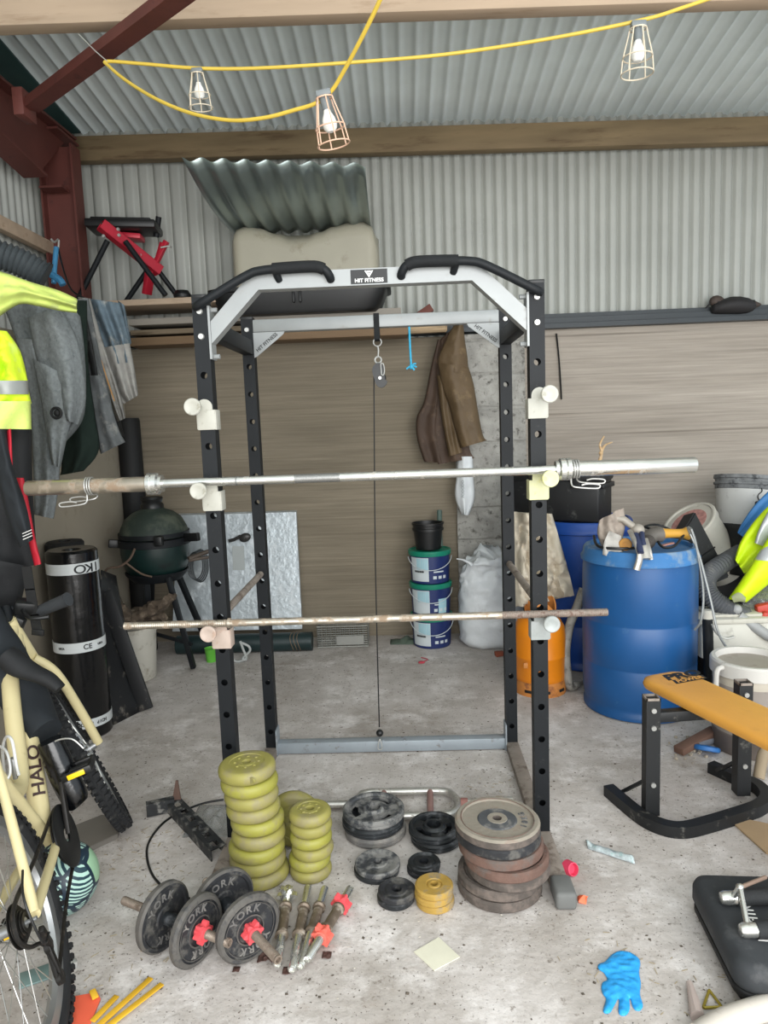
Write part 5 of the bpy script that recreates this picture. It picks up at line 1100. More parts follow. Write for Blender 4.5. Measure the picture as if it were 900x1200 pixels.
tube('top_tube', [B(.89, 0, .54), B(.78, -.01, .46), B(.62, -.012, .32), B(.50, -.012, .20), B(.42, -.012, .16), B(.34, -.01, .20), B(.27, -.005, .32)], .026)
tube('seat_tube', [B(.42, 0, -.02), B(.33, 0, .20), B(.22, 0, .50)], .022)
tube('head_tube', [B(.93, 0, .40), B(.88, 0, .56)], .028)
for s in (-1, 1):
    tube('chain_stay', [B(.40, s * .035, -.02), B(.25, s * .05, -.01), B(.02, s * .066, .0)], .013)
    tube('seat_stay', [B(.02, s * .066, .005), B(.12, s * .055, .14), B(.29, s * .03, .36)], .0125)
    r_ = Ff.cross(Fu).normalized(); cr = B(.95, 0, .36)
    tube('fork_leg', [FC + r_ * s * .062, FC + r_ * s * .066 + Fu * .16 - Ff * .015, FC + r_ * s * .062 + Fu * .34 - Ff * .05, cr.lerp(FC + r_ * s * .03 + Fu * .44 - Ff * .07, .8)], .0165)
tube('steerer', [FC + Fu * .42 - Ff * .07, B(.93, 0, .40)], .02)
# lettering on the down tube
m = MB(); a, b = B(.45, 0, .045), B(.66, 0, .275); d = (b - a).normalized(); nrm = CAM0 - a; nrm = (nrm - d * nrm.dot(d)).normalized(); nrm = (nrm + Br * .35); nrm = (nrm - d * nrm.dot(d)).normalized(); yv = nrm.cross(d)
Mt = Matrix((d, yv, nrm)).transposed().to_4x4(); Mt.translation = a.lerp(b, .42) + nrm * .0265
m.text('HALO', .048, Mt, .0035, 1.25, .0006); m.build('frame_lettering', mat('dark_red_lettering', '3a2524', .5), dt)
# drivetrain
c = B(.42, .05, -.03); Mx = Matrix((Bf, Bu, Br)).transposed().to_4x4(); Mx.translation = c
m = MB(); m.lathe([(.02, 0), (.088, -.002), (.092, 0), (.092, .004), (.088, .006), (.02, .004)], 48, Mx); m.build('chain_guard', M_blackplastic, bk)
m = MB(); m.lathe([(.05, -.012), (.078, -.012), (.078, -.008), (.05, -.008), (.05, -.012)], 40, Mx); m.build('chainring', M_mech, bk)
ca = B(.42 + .085, .075, -.03 + .145)
for s, ang_ in ((1, 0), (-1, PI)):
    e = B(.42 + .085 * s, .075 * s, -.03 + .145 * s); m = MB(); m.bar(B(.42, .06 * s, -.03), e, .022, .014, Br, bev=.004); m.build('crank_arm', M_mech, bk)
    pc_ = e + Br * s * .055; m = MB(); Mp = Matrix((Bf, Br, Bu)).transposed().to_4x4(); Mp.translation = pc_; m.box((.033, 0, 0), (.014, .09, .022), m=Mp, bev=.003); m.box((-.033, 0, 0), (.014, .09, .022), m=Mp, bev=.003)
    for yy in (-.04, .04): m.box((0, yy, 0), (.06, .010, .022), m=Mp, bev=.003)
    m.cyl(Mp @ Vector((0, -.055, 0)), Mp @ Vector((0, .045, 0)), .009, n=10); pd = m.build('pedal', M_blackplastic, bk)
    m = MB(); m.box((-.042, 0, 0), (.006, .05, .015), m=Mp, bev=.001); m.build('pedal_reflector', mat('yellow_reflector', 'f0c41e', .25, spec=.7) if s == 1 else bpy.data.materials['yellow_reflector'], pd, label='yellow reflector')
for k in range(6):
    Mk = Matrix((Bf, Bu, Br)).transposed().to_4x4(); Mk.translation = B(0, .028 + k * .0045, 0); R0 = .052 - .0055 * k; m = MB()
    m.lathe([(.015, 0), (R0, 0), (R0, .002), (.015, .002)], 40, Mk, wob=lambda a, z: 1 + .03 * math.sin(20 * a)); m.build('cassette_sprocket', M_mech, bk)
m = MB(); m.tube([B(.42 + .08 * math.cos(a), .042, -.03 + .08 * math.sin(a)) for a in [-1.5, -.8, 0, .8, 1.4]] + [B(.2, .042, .045), B(.0, .042, .05), B(-.05, .042, .0), B(-.02, .042, -.05), B(.03, .05, -.09), B(.01, .05, -.18), B(.05, .05, -.17), B(.25, .045, -.13)], .0055, 6, 4, closed=True); m.build('chain', M_mech, bk)
m = MB(); m.bar(B(.0, .072, -.03), B(.035, .06, -.10), .018, .014, Br, bev=.004); m.bar(B(.03, .058, -.09), B(.02, .058, -.18), .016, .009, Br, bev=.003); m.cyl(B(.035, .048, -.10), B(.035, .060, -.10), .017, n=14); m.cyl(B(.02, .048, -.18), B(.02, .060, -.18), .017, n=14); m.build('rear_derailleur', M_mech, bk)
tube('derailleur_cable', [B(.02, .075, -.06), B(-.06, .09, -.03), B(-.05, .09, .08), B(.05, .07, .10)], .003, M_blackplastic, n=8)
# bottle cage
m = MB(); yc_ = 1.86; cg = lambda *l: [at(x, y, yc_ - .02 * k) for k, (x, y) in enumerate(l)]
m.tube(cg((6, 912), (3, 880), (7, 864), (14, 868), (19, 896), (22, 908)), .004, 8, 5); m.tube(cg((-14, 872), (-2, 874), (8, 882), (12, 905), (4, 916), (-12, 920)), .004, 8, 5)
m.build('bottle_cage', mat('white_wire_cage', 'cfd0cf', .4, .2), bk)
m = MB(); m.bar(at(14, 888, yc_), at(19, 912, yc_), .022, .012, Br, bev=.003); m.build('cage_bracket', M_rim, bk)
# bars, grip, brake lever, cables
bc = B(.87, 0, .60); bdir = (Bs * .9 + Bf * .15 + Vector((0, 0, .25))).normalized()
tube('stem', [B(.88, 0, .55), bc + Bf * .05], .018, M_blk)
g1 = at(80, 702, 2.35); g0 = at(42, 718, 2.37)
tube('handlebar', [bc + Bf * .05, bc.lerp(g0, .6) + Bf * .04, g0], .012, M_blk)
m = MB(); m.tube([g0, g0.lerp(g1, .3), g0.lerp(g1, .9), g1], lambda u: .019 + .006 * u, 14, 3); m.build('handlebar_grip', mat('grey_rubber_grip', '2c2f32', .8, var=.1, bump=.2, bscale=200), bk)
m = MB(); q = at(30, 712, 2.36); m.box(q, (.07, .05, .06), rot=(.3, .2, .4), bev=.012); m.box(q + Vector((-.02, -.02, -.05)), (.04, .05, .06), rot=(.1, .5, .2), bev=.01); m.tube([q + Vector((0, -.02, 0)), q + Vector((.05, -.07, -.02)), q + Vector((.11, -.06, -.02))], .007, 8, 4); m.build('brake_shifter', M_blackplastic, bk)
tube('brake_cable', [at(24, 742, 2.33), at(32, 768, 2.30), at(41, 790, 2.28), at(47, 805, 2.26), at(42, 812, 2.25)], .003, M_blackplastic, n=8)
tube('cantilever_arm', [at(47, 798, 2.28), at(46, 806, 2.27), at(36, 814, 2.27)], .007, M_zinc, n=8)
tube('tyre_guard', [at(x, y, 2.02) for x, y in ((58, 868), (74, 906), (88, 934), (94, 942))], lambda u: .036 + .010 * math.sin(PI * u) - .008 * u, M_film, n=16)
tube('guard_wire', [at(x, y, 2.0) for x, y in ((55, 878), (66, 868), (84, 866), (98, 877))], .0025, M_zinc, n=6)
m = MB(); m.tube([B(.22, 0, .5), B(.17, 0, .62)], .014, 12); m.build('seat_post', M_rim, bk)
m = MB(); m.ball(B(.14, 0, .65), .1, 16, (1.0, 1.35, .32), (0, 0, -yaw)); m.build('saddle', M_blackplastic, bk)
# football, plank under the wheel
fb = onf(67, 1083); fc = Vector((fb.x - .005, fb.y + .06, .11))
def football():
    m = bpy.data.materials.new('green_panel_ball'); m.use_nodes = True; nt = m.node_tree; L = nt.links.new; b = nt.nodes['Principled BSDF']; b.inputs['Roughness'].default_value = .4
    tc = nd(nt, 'ShaderNodeTexCoord').outputs['Object']
    vo = nd(nt, 'ShaderNodeTexVoronoi', feature='DISTANCE_TO_EDGE'); vo.inputs['Scale'].default_value = 11; vo.inputs['Randomness'].default_value = .35; L(tc, vo.inputs['Vector'])
    vc = nd(nt, 'ShaderNodeTexVoronoi'); vc.inputs['Scale'].default_value = 11; vc.inputs['Randomness'].default_value = .35; L(tc, vc.inputs['Vector'])
    wv = nd(nt, 'ShaderNodeTexWave'); wv.inputs['Scale'].default_value = 36; wv.inputs['Distortion'].default_value = 0; rot = nd(nt, 'ShaderNodeVectorRotate', rotation_type='EULER_XYZ'); L(tc, rot.inputs[0]); rot.inputs['Rotation'].default_value = (.3, .7, .4); L(rot.outputs[0], wv.inputs[0])
    r0 = nd(nt, 'ShaderNodeValToRGB'); L(wv.outputs['Fac'], r0.inputs[0]); e = r0.color_ramp.elements; e[0].position, e[1].position = .45, .55; e[0].color, e[1].color = hx('24404c') + (1,), hx('b9dcd0') + (1,)
    r1 = nd(nt, 'ShaderNodeValToRGB'); L(vc.outputs['Color'], r1.inputs[0]); r1.color_ramp.interpolation = 'CONSTANT'; e = r1.color_ramp.elements; e[0].color = (1, 1, 1, 1); e[1].position = .72; e[1].color = (0, 0, 0, 1)
    mx = nd(nt, 'ShaderNodeMix', data_type='RGBA'); L(r1.outputs[0], mx.inputs[0]); mx.inputs[6].default_value = hx('9cc3a0') + (1,); L(r0.outputs[0], mx.inputs[7])
    r2 = nd(nt, 'ShaderNodeValToRGB'); L(vo.outputs[0], r2.inputs[0]); e = r2.color_ramp.elements; e[0].position, e[1].position = .06, .075; e[0].color, e[1].color = (0, 0, 0, 1), (1, 1, 1, 1)
    m2 = nd(nt, 'ShaderNodeMix', data_type='RGBA'); L(r2.outputs[0], m2.inputs[0]); m2.inputs[6].default_value = hx('1d3040') + (1,); L(mx.outputs[2], m2.inputs[7]); L(m2.outputs[2], b.inputs['Base Color']); return m
m = MB(); m.ball(fc, .11, 40); m.build('football', football(), label='green and navy patterned football on the floor behind the rear wheel', cat='ball', origin=fc)
slab('floor_board', [(76, 1003), (86, 1008), (138, 983), (144, 964), (120, 960), (82, 975)], 0, .02, mat('dusty_grey_board', '77726b', .85, var=.12), 'dusty grey board lying under the front wheel of the bicycle', 'board', bev=.002)
m = MB(); q = onf(46, 1142, .004); m.box(q, (.10, .06, .006), rot=(0, 0, .5), bev=.002); m.build('plastic_dish', mat('clear_teal_plastic', '8faaa8', .25, trans=.3), label='pale teal plastic dish on the floor behind the rear wheel', cat='dish')
m = MB(); q = onf(79, 1132, .01); m.box(q, (.05, .02, .02), rot=(0, .1, .6), bev=.003); m.build('broken_clip', mat('clear_white_plastic', 'c8c8c4', .25, trans=.3), label='small clear plastic clip on the floor beside the rear tyre', cat='clip')
# ---------------------------------------------------------------- blue barrels
M_blue = mat('scuffed_blue_plastic', '144e85', .42, 0, var=.1, scale=5, dirt='3f6890', damt=.12, dscale=16, spec=.5)
M_blue_top = mat('dusty_blue_plastic', '3870a6', .6, 0, var=.1, scale=6, dirt='7c8f9f', damt=.4, dscale=8, spec=.35)
M_blue2 = mat('deep_blue_plastic', '104290', .45, 0, var=.1, scale=5, dirt='7d8fae', damt=.12, dscale=14, spec=.5)
def barrel(cx, cy, R, H_, label, M, Mt, dz=0):
    t = thing('plastic_barrel', label, 'barrel', (cx, cy, 0), 'blue barrels'); Mx = Matrix.Translation((cx, cy, 0))
    m = MB(); m.lathe([(0, 0), (R * .94, 0), (R * .985, .006), (R * .99, .03), (R * .965, .04), (R * .97, .06), (R * 1.0, .10), (R * 1.002, H_ * .30), (R * .994, H_ * .305), (R * 1.002, H_ * .312), (R * 1.006, H_ * .56), (R * .998, H_ * .565), (R * 1.006, H_ * .572), (R * 1.0, H_ - .11), (R * .985, H_ - .075), (R * .985, H_ - .07), (R * .9, H_ - .07), (0, H_ - .07)], 64, Mx); m.build('drum_body', M, t, ang=50)
    m = MB(); m.lathe([(R * .985, H_ - .072), (R * 1.03, H_ - .068), (R * 1.035, H_ - .052), (R * 1.0, H_ - .040), (R * .985, H_ - .012), (R * .955, H_), (R * .90, H_), (R * .88, H_ - .018), (R * .3, H_ - .014), (0, H_ - .012)], 64, Mx); m.build('drum_lid', Mt, t, ang=50)
    return t
yb1 = 3.53; c1 = at(749, 650, yb1); hb1 = at(749, 640, yb1).z + .01; HB1 = hb1
barrel(c1.x, yb1, .275, hb1, 'scuffed blue plastic barrel nearest the bench with tools on its lid', M_blue, M_blue_top)
c1 = Vector((c1.x, yb1, hb1 - .014))
yb2_ = 4.27; c2 = at(684, 650, yb2_); zb2h = at(684, 606, yb2_).z
barrel(c2.x, yb2_, .285, zb2h, 'deep blue barrel standing behind, under the black toolbox', M_blue2, M_blue2)
# black crate on the rear barrel
M_crate = mat('dusty_black_plastic_box', '111214', .5, 0, var=.15, dirt='4c4c49', damt=.2, dscale=16)
zc0 = zb2h + .002; tbc = at(703, 606, 3.97); tbc.z = zc0; zt = at(703, 557, 3.97).z + .01; th_ = math.radians(33)
TL = Vector((-math.cos(th_), math.sin(th_), 0)); TW = Vector((math.sin(th_), math.cos(th_), 0)); TLn, TWd = .56, .26
TB = Matrix((-TL, TW, Vector((0, 0, 1)))).transposed().to_4x4(); TB.translation = tbc + TL * TLn / 2 + TW * TWd / 2
t = thing('toolbox', 'long black plastic toolbox lying on top of the rear blue barrel', 'toolbox', TB.translation.copy()); ht_ = zt - zc0
m = MB(); m.box((0, 0, (ht_ - .04) / 2), (TLn * .97, TWd * .94, ht_ - .04), m=TB, bev=.012); m.build('box_body', M_crate, t)
m = MB(); m.box((0, 0, ht_ - .025), (TLn, TWd, .05), m=TB, bev=.012); m.box((0, 0, ht_ + .002), (TLn * .8, TWd * .6, .014), m=TB, bev=.005); m.build('lid', M_crate, t)
for f in (-.2, .25): m = MB(); m.box((TLn * f, -TWd / 2, ht_ - .055), (.06, .014, .06), m=TB, bev=.004); m.build('latch', M_crate, t)
m = MB(); m.box((TLn / 2 + .004, 0, ht_ - .075), (.02, TWd * .8, .03), m=TB, bev=.006); m.build('side_handle', M_crate, t)
# antler on the toolbox
M_ant = mat('pale_antler', 'bb9c74', .6, 0, var=.2, scale=30, dirt='e2d6c0', damt=.3, dscale=40)
m = MB(); ya = 4.12; P_ = [at(x, y, ya) for x, y in ((697, 560), (702, 542), (705, 530), (703, 521), (708, 511))]; P_[0].z = zt + .012; m.tube(P_, lambda u: .013 * (1 - .7 * u), 10, 5); P_ = [at(x, y, ya) for x, y in ((704, 531), (709, 522), (718, 518))]; m.tube(P_, lambda u: .010 * (1 - .75 * u), 10, 5); m.ball(P_[0], .012, 10); m.build('antler', M_ant, label='small forked pale antler standing behind the barbell sleeve', cat='antler')
# beige cloth hanging from the toolbox
cloth('builders_bag', [(602, 600), (600, 640), (598, 680), (600, 712)], [(647, 602), (658, 640), (668, 676), (673, 698)], lambda u, v: 3.98 - .10 * v - .05 * u, mat('cream_woven_plastic', 'c2b8a6', .8, 0, var=.08, scale=12, dirt='a2968a', damt=.3, dscale=9, bump=.5, bscale=26), None, amp=.06, fold=.05, nf=2.7, seed=4, wr=.07, label='cream woven bag draped down between the rack and the rear blue barrel', cat='bag')
# orange gas bottle
M_or = mat('orange_enamel', 'd87e12', .38, 0, var=.06, scale=5, dirt='a05a1c', damt=.14, dscale=22, spec=.5)
M_or_r = mat('rusty_orange_enamel', 'bd7a3a', .6, 0, var=.12, scale=8, dirt='7b4a30', damt=.4, dscale=18)
yg = 3.76; cg = at(632, 760, yg); Rg = .140
hg = at(632, 722, yg).z
t = thing('gas_bottle', 'orange gas bottle behind the right front upright of the rack', 'gas bottle', (cg.x, yg, 0)); Mx = Matrix.Translation((cg.x, yg, 0))
m = MB(); m.lathe([(0, .04), (Rg * .8, .04), (Rg * .97, .07), (Rg, .10), (Rg, .20), (Rg * 1.012, .203), (Rg * 1.012, .210), (Rg, .213), (Rg, hg - .10), (Rg * .96, hg - .05), (Rg * .8, hg - .012), (Rg * .5, hg + .008), (0, hg + .012)], 48, Mx); m.build('cylinder_body', M_or, t)
m = MB(); n = 48
m.lathe([(Rg * .96, 0), (Rg * 1.0, 0), (Rg * 1.01, .05), (Rg * .98, .075), (Rg * .95, .05), (Rg * .96, 0)], 48, Mx); fr = m.build('foot_ring', M_or_r, t)
for a in (-2.2, -1.5, -.8): m = MB(); m.box((cg.x + Rg * 1.005 * math.cos(a), yg + Rg * 1.005 * math.sin(a), .03), (.006, .04, .016), rot=(0, 0, a), bev=.002); m.build('vent_slot', M_coal, fr)
m = MB(); vs = []
for i in range(25):
    a = -PI * .95 + 2 * PI * .8 * i / 24 + .4; 
    for r_, z in ((Rg * .62, hg - .02), (Rg * .66, hg + .07), (Rg * .60, hg + .07), (Rg * .57, hg - .02)): vs.append((cg.x + r_ * math.cos(a), yg + r_ * math.sin(a), z + (.03 * math.sin(3 * a) if z > hg else 0)))
fs = []
for i in range(24): fs += [(4 * i + j, 4 * i + (j + 1) % 4, 4 * i + 4 + (j + 1) % 4, 4 * i + 4 + j) for j in range(4)]
m.add(vs, fs + [(0, 1, 2, 3), (96, 97, 98, 99)]); m.build('valve_shroud', M_or_r, t)
m = MB(); m.lathe([(0, hg), (.03, hg), (.03, hg + .02), (.014, hg + .025), (.014, hg + .05), (.022, hg + .052), (.022, hg + .065), (0, hg + .065)], 20, Mx); m.build('valve', M_zinc, t)
m = MB(); a_ = at(616, 780, yg - Rg - .001); m.box(a_, (.022, .006, .03), bev=.002); m.build('riveted_tag', M_or_r, t)
# grey hose
M_hose = mat('mud_spattered_hose', '8d8a83', .7, 0, var=.2, scale=20, dirt='5e5a54', damt=.4, dscale=26)
m = MB(); P_ = [at(x, y, Y) for x, y, Y in ((684, 690, 3.80), (676, 712, 3.78), (667, 735, 3.76), (663, 765, 3.72), (665, 790, 3.70))]; P_ += [onf(668, 804, .03), onf(676, 802, .026), onf(690, 797, .014), onf(700, 798, .010)]
m.tube(P_, lambda u: .024 if u < .72 else .024 - .016 * min(1, (u - .72) / .1), 14, 6); m.build('suction_hose', M_hose, label='mud spattered grey hose curving down between the gas bottle and the near blue barrel', cat='hose')
# ---------------------------------------------------------------- tubs, black bucket, white sack
M_navy = mat('navy_printed_tub', '1d2c5f', .4, 0, var=.06, dirt='37457a', damt=.1)
M_green = mat('green_tub_lid', '157f66', .4, 0, var=.08)
M_tubwhite = mat('white_tub_print', 'c3cbce', .5, 0, var=.05); M_aqua = mat('pale_aqua_print', '9cc4cf', .5, var=.05)
tx = at(505, 700, 4.62).x; yt_ = 4.63; RT = .136
def tub(z, h, k, label):
    t = thing('paint_tub', label, 'tub', (tx, yt_, z), 'stacked paint tubs'); M_ = Matrix.Translation((tx, yt_, z)); r0, r1 = RT * .92, RT * .985
    m = MB(); m.lathe([(0, 0), (r0 - .006, 0), (r0, .006), (r1, h - .02), (r1, h - .008), (0, h - .008)], 48, M_); b_ = m.build('tub_body', M_navy, t)
    m = MB(); m.lathe([(r1 - .001, h - .032), (RT + .004, h - .032), (RT + .006, h - .028), (RT + .006, h - .004), (RT + .002, h), (RT - .01, h), (RT - .016, h - .006), (0, h - .006)], 48, M_); m.build('lid', M_green, t, label='green snap-on lid')
    def patch(a0, a1, z0, z1, M, nm, lb=None):
        m = MB()
        def f(u, v):
            a = a0 + (a1 - a0) * u; zz = z0 + (z1 - z0) * v; r = r0 + (r1 - r0) * zz / (h - .02) + .0012
            return Vector((tx + r * math.cos(a), yt_ + r * math.sin(a), z + zz))
        m.grid(f, 16, 3); m.build(nm, M, b_, label=lb)
    F = -PI / 2
    patch(F - 1.15, F - .1, .02, h - .04, M_tubwhite, 'white_label_panel', 'white label panel'); patch(F - .75, F - .12, h * .45, h - .045, M_aqua, 'aqua_panel', 'pale aqua panel')
    if k != 1: patch(F - .9, F - .35, h * .36, h * .42, M_black_ink, 'black_bar')
    if k == 1: patch(F + .35, F + .85, .02, h * .55, M_aqua, 'aqua_panel')
    for i in range(3): patch(F + .12 + .28 * i, F + .3 + .28 * i, .035, .055, M_tubwhite, 'small_print'); 
    patch(F + .15, F + .7, h * .36, h * .40, M_tubwhite, 'small_print')
    m = MB(); rr = RT + .008; m.tube([Vector((tx + rr * math.cos(a), yt_ + rr * math.sin(a), z + h - .045 - .075 * math.sin((a + .1) / (PI - .2) * -PI) ** 1 if False else z + h - .04 - .08 * abs(math.sin(a)))) for a in [-.1 - (PI - .2) * i / 20 for i in range(21)]], .0025, 6); m.build('wire_handle', M_tubwhite, t)
hT = (at(505, 648, yt_ - .1).z) / 3 + .004
tub(0, hT, 0, 'navy paint tub with green lid, lowest of the stack by the white sack'); tub(hT, hT, 1, 'navy paint tub with green lid, middle of the stack by the white sack'); tub(hT * 2, hT, 2, 'navy paint tub with green lid, topmost under the black bucket')
zb = hT * 3; hbk = at(502, 612, yt_).z - zb
m = MB(); m.lathe([(0, 0), (.078, 0), (.082, .004), (.097, hbk - .05), (.104, hbk - .05), (.104, hbk - .035), (.1, hbk - .033), (.101, hbk - .012), (.107, hbk - .010), (.107, hbk), (.098, hbk), (.094, hbk - .03), (.078, .012), (0, .012)], 40, Matrix.Translation((at(502, 640, yt_).x, yt_, zb))); m.build('bucket', M_blackplastic, label='small black bucket standing on the stack of paint tubs', cat='bucket')
m = MB(); a = at(515, 618, yt_ + .09); b = at(515, 598, yt_ + .13); m.tube([a + Vector((0, -.06, -.12)), a, b], .017, 10); m.build('brush_handle_tool', mat('dull_green_handle', '4f625a', .6), label='green handle sticking up out of the black bucket', cat='tool')
M_sack = mat('white_plastic_sack', 'd3d7d9', .45, 0, var=.05, scale=8, dirt='a9aaa6', damt=.2, dscale=7, bump=.6, bscale=18)
sx0, ysk = at(570, 720, 4.60).x, 4.60; hs = at(566, 648, 4.55).z
def sack(u, v):
    a = 2 * PI * u; e = 3; c_, s_ = math.cos(a), math.sin(a); k = (abs(c_) ** e + abs(s_) ** e) ** (-1 / e)
    prof = [(.0, .80), (.05, 1.0), (.25, 1.06), (.5, 1.0), (.62, .96), (.78, .92), (.88, .84), (.95, .66), (1, .30)]
    for (p, r0), (q, r1) in zip(prof, prof[1:]):
        if p <= v <= q: r = r0 + (r1 - r0) * (v - p) / (q - p); break
    q = Vector((sx0 + .03 + .205 * r * k * c_, ysk + .155 * r * k * s_, hs * v))
    amp = .008 + .075 * max(0, v - .5)
    n_ = noise.noise_vector(q * 7); q += amp * 1.3 * Vector((n_[0], n_[1], n_[2] * .8)); n_ = noise.noise_vector(q * 16); q += amp * .9 * Vector(n_); q += amp * .45 * Vector(noise.noise_vector(q * 34))
    q.z += .012 * math.sin(v * 40 + 2 * math.sin(a)) * (v < .4) * .12
    q.z = max(0, q.z); return q
m = MB(); m.grid(sack, 64, 50, closeu=True); bm = m.bm; bm.verts.ensure_lookup_table(); bm.faces.new([bm.verts[i] for i in range(64)]); bm.faces.new([bm.verts[49 * 64 + i] for i in range(64)]); t = m.build('rubble_sack', M_sack, label='full white plastic sack with a crumpled top beside the paint tubs', cat='sack', ang=80)
m = MB(); P_ = [at(x, y, 4.46) for x, y in ((553, 662), (545, 657), (535, 655))]; m.tube(P_, lambda u: .012 * (1 - .7 * u), 10, 4); m.jitter(.006, 40); m.build('sack_ear', M_sack, t)
m = MB(); c = onf(585, 766, .015); m.box(c, (.06, .04, .03), rot=(0, 0, .3), bev=.008); m.jitter(.008, 30); m.build('brick_chunk', mat('red_brick_chunk', '8a4a36', .9, var=.2), label='small chunk of red brick on the floor in front of the white sack', cat='brick')
m = MB(); c = onf(478, 752)
def gc(u, v): q = Vector((c.x + (u - .5) * .24, c.y + (v - .5) * .12 - .02 * u, 0)); q.z = .004 + .03 * math.sin(PI * u) * math.sin(PI * v) * (1 + noise.noise(q * 20)); return q
m.grid(gc, 22, 12); m.build('green_cloth', mat('dull_green_cloth', '4f5c50', .9, var=.2), label='crumpled dull green cloth on the floor in front of the paint tubs', cat='cloth', mods=(('SOLIDIFY', {'thickness': .002}),))
m = MB(); c = onf(494, 776, .006); m.ball(c, .022, 10, (1, .8, .35)); m.tube([c, c + Vector((.04, .05, 0)), c + Vector((.0, .09, 0))], .003, 6, 4); m.build('red_scrap', mat('red_plastic_scrap', 'b6404e', .5), label='small red plastic scrap with a string on the floor before the tubs', cat='scrap')
# ---------------------------------------------------------------- wax jacket, white packet, wall bits
M_wax = mat('brown_waxed_cotton', '5d4c36', .6, 0, var=.16, scale=7, dirt='7b6749', damt=.3, dscale=8, bump=.25, bscale=30, spec=.35)
M_wax_d = mat('dark_brown_waxed_cotton', '48392f', .65, 0, var=.16, scale=7, dirt='6a5747', damt=.25, dscale=9, bump=.25, bscale=30, spec=.3)
yj = YB - .13
t = thing('wax_jacket', 'brown waxed work jacket hanging on the back wall behind the rack', 'jacket', at(528, 540, yj))
cloth('far_front', [(513, 398), (505, 430), (497, 470), (488, 490), (489, 515), (497, 541)], [(517, 398), (518, 440), (518, 480), (516, 500), (518, 520), (523, 543)], yj, M_wax_d, t, amp=.035, fold=.02, nf=1.2, seed=1)
cloth('back_panel', [(516, 398), (514, 430), (510, 480), (508, 505), (513, 544)], [(530, 385), (540, 440), (548, 490), (550, 525), (556, 537)], yj - .03, M_wax_d, t, amp=.03, fold=.02, nf=1.5, seed=2)
cloth('shoulder', [(533, 379), (524, 395), (514, 418), (514, 432)], [(543, 380), (545, 400), (548, 420), (549, 440)], yj - .10, M_wax, t, amp=.06, fold=.012, nf=1, seed=3)
cloth('sleeve', [(514, 425), (517, 450), (526, 475), (532, 500), (540, 525)], [(549, 430), (555, 450), (560, 480), (566, 510), (571, 516)], yj - .10, M_wax, t, amp=.07, fold=.015, nf=1.3, seed=5)
cloth('near_front', [(512, 440), (516, 480), (521, 510), (526, 535)], [(526, 440), (532, 480), (538, 510), (542, 530)], yj - .07, M_wax, t, amp=.035, fold=.018, nf=1.2, seed=6)
m = MB(); q = at(541, 383, YB - .06); m.cyl(q + Vector((0, .08, 0)), q + Vector((0, -.06, .02)), .008, n=10); m.ball(q + Vector((0, -.06, .02)), .012, 10); m.build('coat_peg', M_coal, label='dark peg on the wall holding the brown waxed jacket', cat='peg')
yp = YB - .15
t = thing('white_packet', 'white plastic packet hanging below the brown waxed jacket', 'packet', at(544, 602, yp))
cloth('packet_body', [(536, 535), (535, 556), (533, 582), (541, 603)], [(554, 535), (555, 560), (556, 585), (549, 604)], yp, M_sack, t, amp=.05, fold=.008, nf=2, seed=2, nu=20, nv=24)
m = MB(); q = at(542.5, 573, yp - .066); m.text('PODODO', .026, Matrix.Translation(q) @ Matrix.Rotation(PI / 2, 4, 'X') @ Matrix.Rotation(PI / 2, 4, 'Z'), .0006); m.build('faint_print', mat('faint_grey_print', '8f9598', .6), t)
m = MB(); m.tube([at(x, y, YB - .015) for x, y in ((652, 391), (655, 420), (657, 450), (658, 468))], .011, 8, 4, flat=.5); m.build('black_strip', M_blackplastic, label='thin black strip hanging from the flashing on the board-marked wall', cat='strip')
m = MB(); q = at(659, 391, YB - .02); m.build if False else None
# duck decoy on the flashing
yd = YB - .06; k_ = yd / FPX
t = thing('duck_decoy', 'brown and black duck decoy sitting on the grey flashing', 'duck decoy', at(858, 368, yd))
M_duck = mat('brown_decoy', '433832', .7, 0, var=.2, scale=14); M_duck_d = mat('black_brown_decoy', '211f20', .7, 0, var=.15)
zf_ = ZW + .095
def D(px, py, dy=0): return at(px, py, yd + dy)
def hull(pts, name, M):
    """loft along the duck: picture x, top y, bottom y, half width in metres"""
    m = MB(); n = 20
    def f(u, v):
        k = v * (len(pts) - 1); i = min(len(pts) - 2, int(k)); w = k - i; w = w * w * (3 - 2 * w) if False else w
        x, a, b, hw = [pts[i][c] + (pts[i + 1][c] - pts[i][c]) * w for c in range(4)]
        p, q = D(x, a), D(x, b); t_ = 2 * PI * u; c = (p + q) / 2; return c + Vector((0, hw * math.cos(t_), (p.z - q.z) / 2 * math.sin(t_)))
    m.grid(f, n, 40, closeu=True); bm = m.bm; bm.verts.ensure_lookup_table(); bm.faces.new([bm.verts[i] for i in range(n)]); bm.faces.new([bm.verts[39 * n + i] for i in range(n)]); return m.build(name, M, t, ang=70)
hull([(833.5, 360, 366, .012), (835, 356, 367.5, .035), (840, 353, 368, .055), (847, 350.5, 368, .072), (856, 347.8, 368, .078), (866, 347.6, 368, .075), (876, 349.5, 367, .060), (882, 352.5, 364.5, .04), (885, 354.5, 361, .022)], 'decoy_body', M_duck_d)
hull([(831.6, 353, 355.5, .008), (832.6, 349.5, 357, .022), (835.5, 347, 358.5, .030), (840, 346, 361, .032), (844.5, 347.2, 362, .030), (848, 350, 362, .02), (849.5, 353, 360, .01)], 'decoy_head', M_duck)
hull([(833, 353.5, 356.5, .010), (831, 355.6, 358, .011), (829, 357.8, 360, .011), (827.2, 360, 361.4, .007)], 'bill', M_duck_d)
hull([(880, 351.5, 362, .03), (885, 353, 361, .028), (889, 354.8, 359.5, .02), (892, 356.3, 357.3, .006)], 'tail', M_duck)
m = MB(); m.box((D(860, 367).x, yd, zf_ + .012), (.24, .08, .024), bev=.006); m.build('keel', M_coal, t)
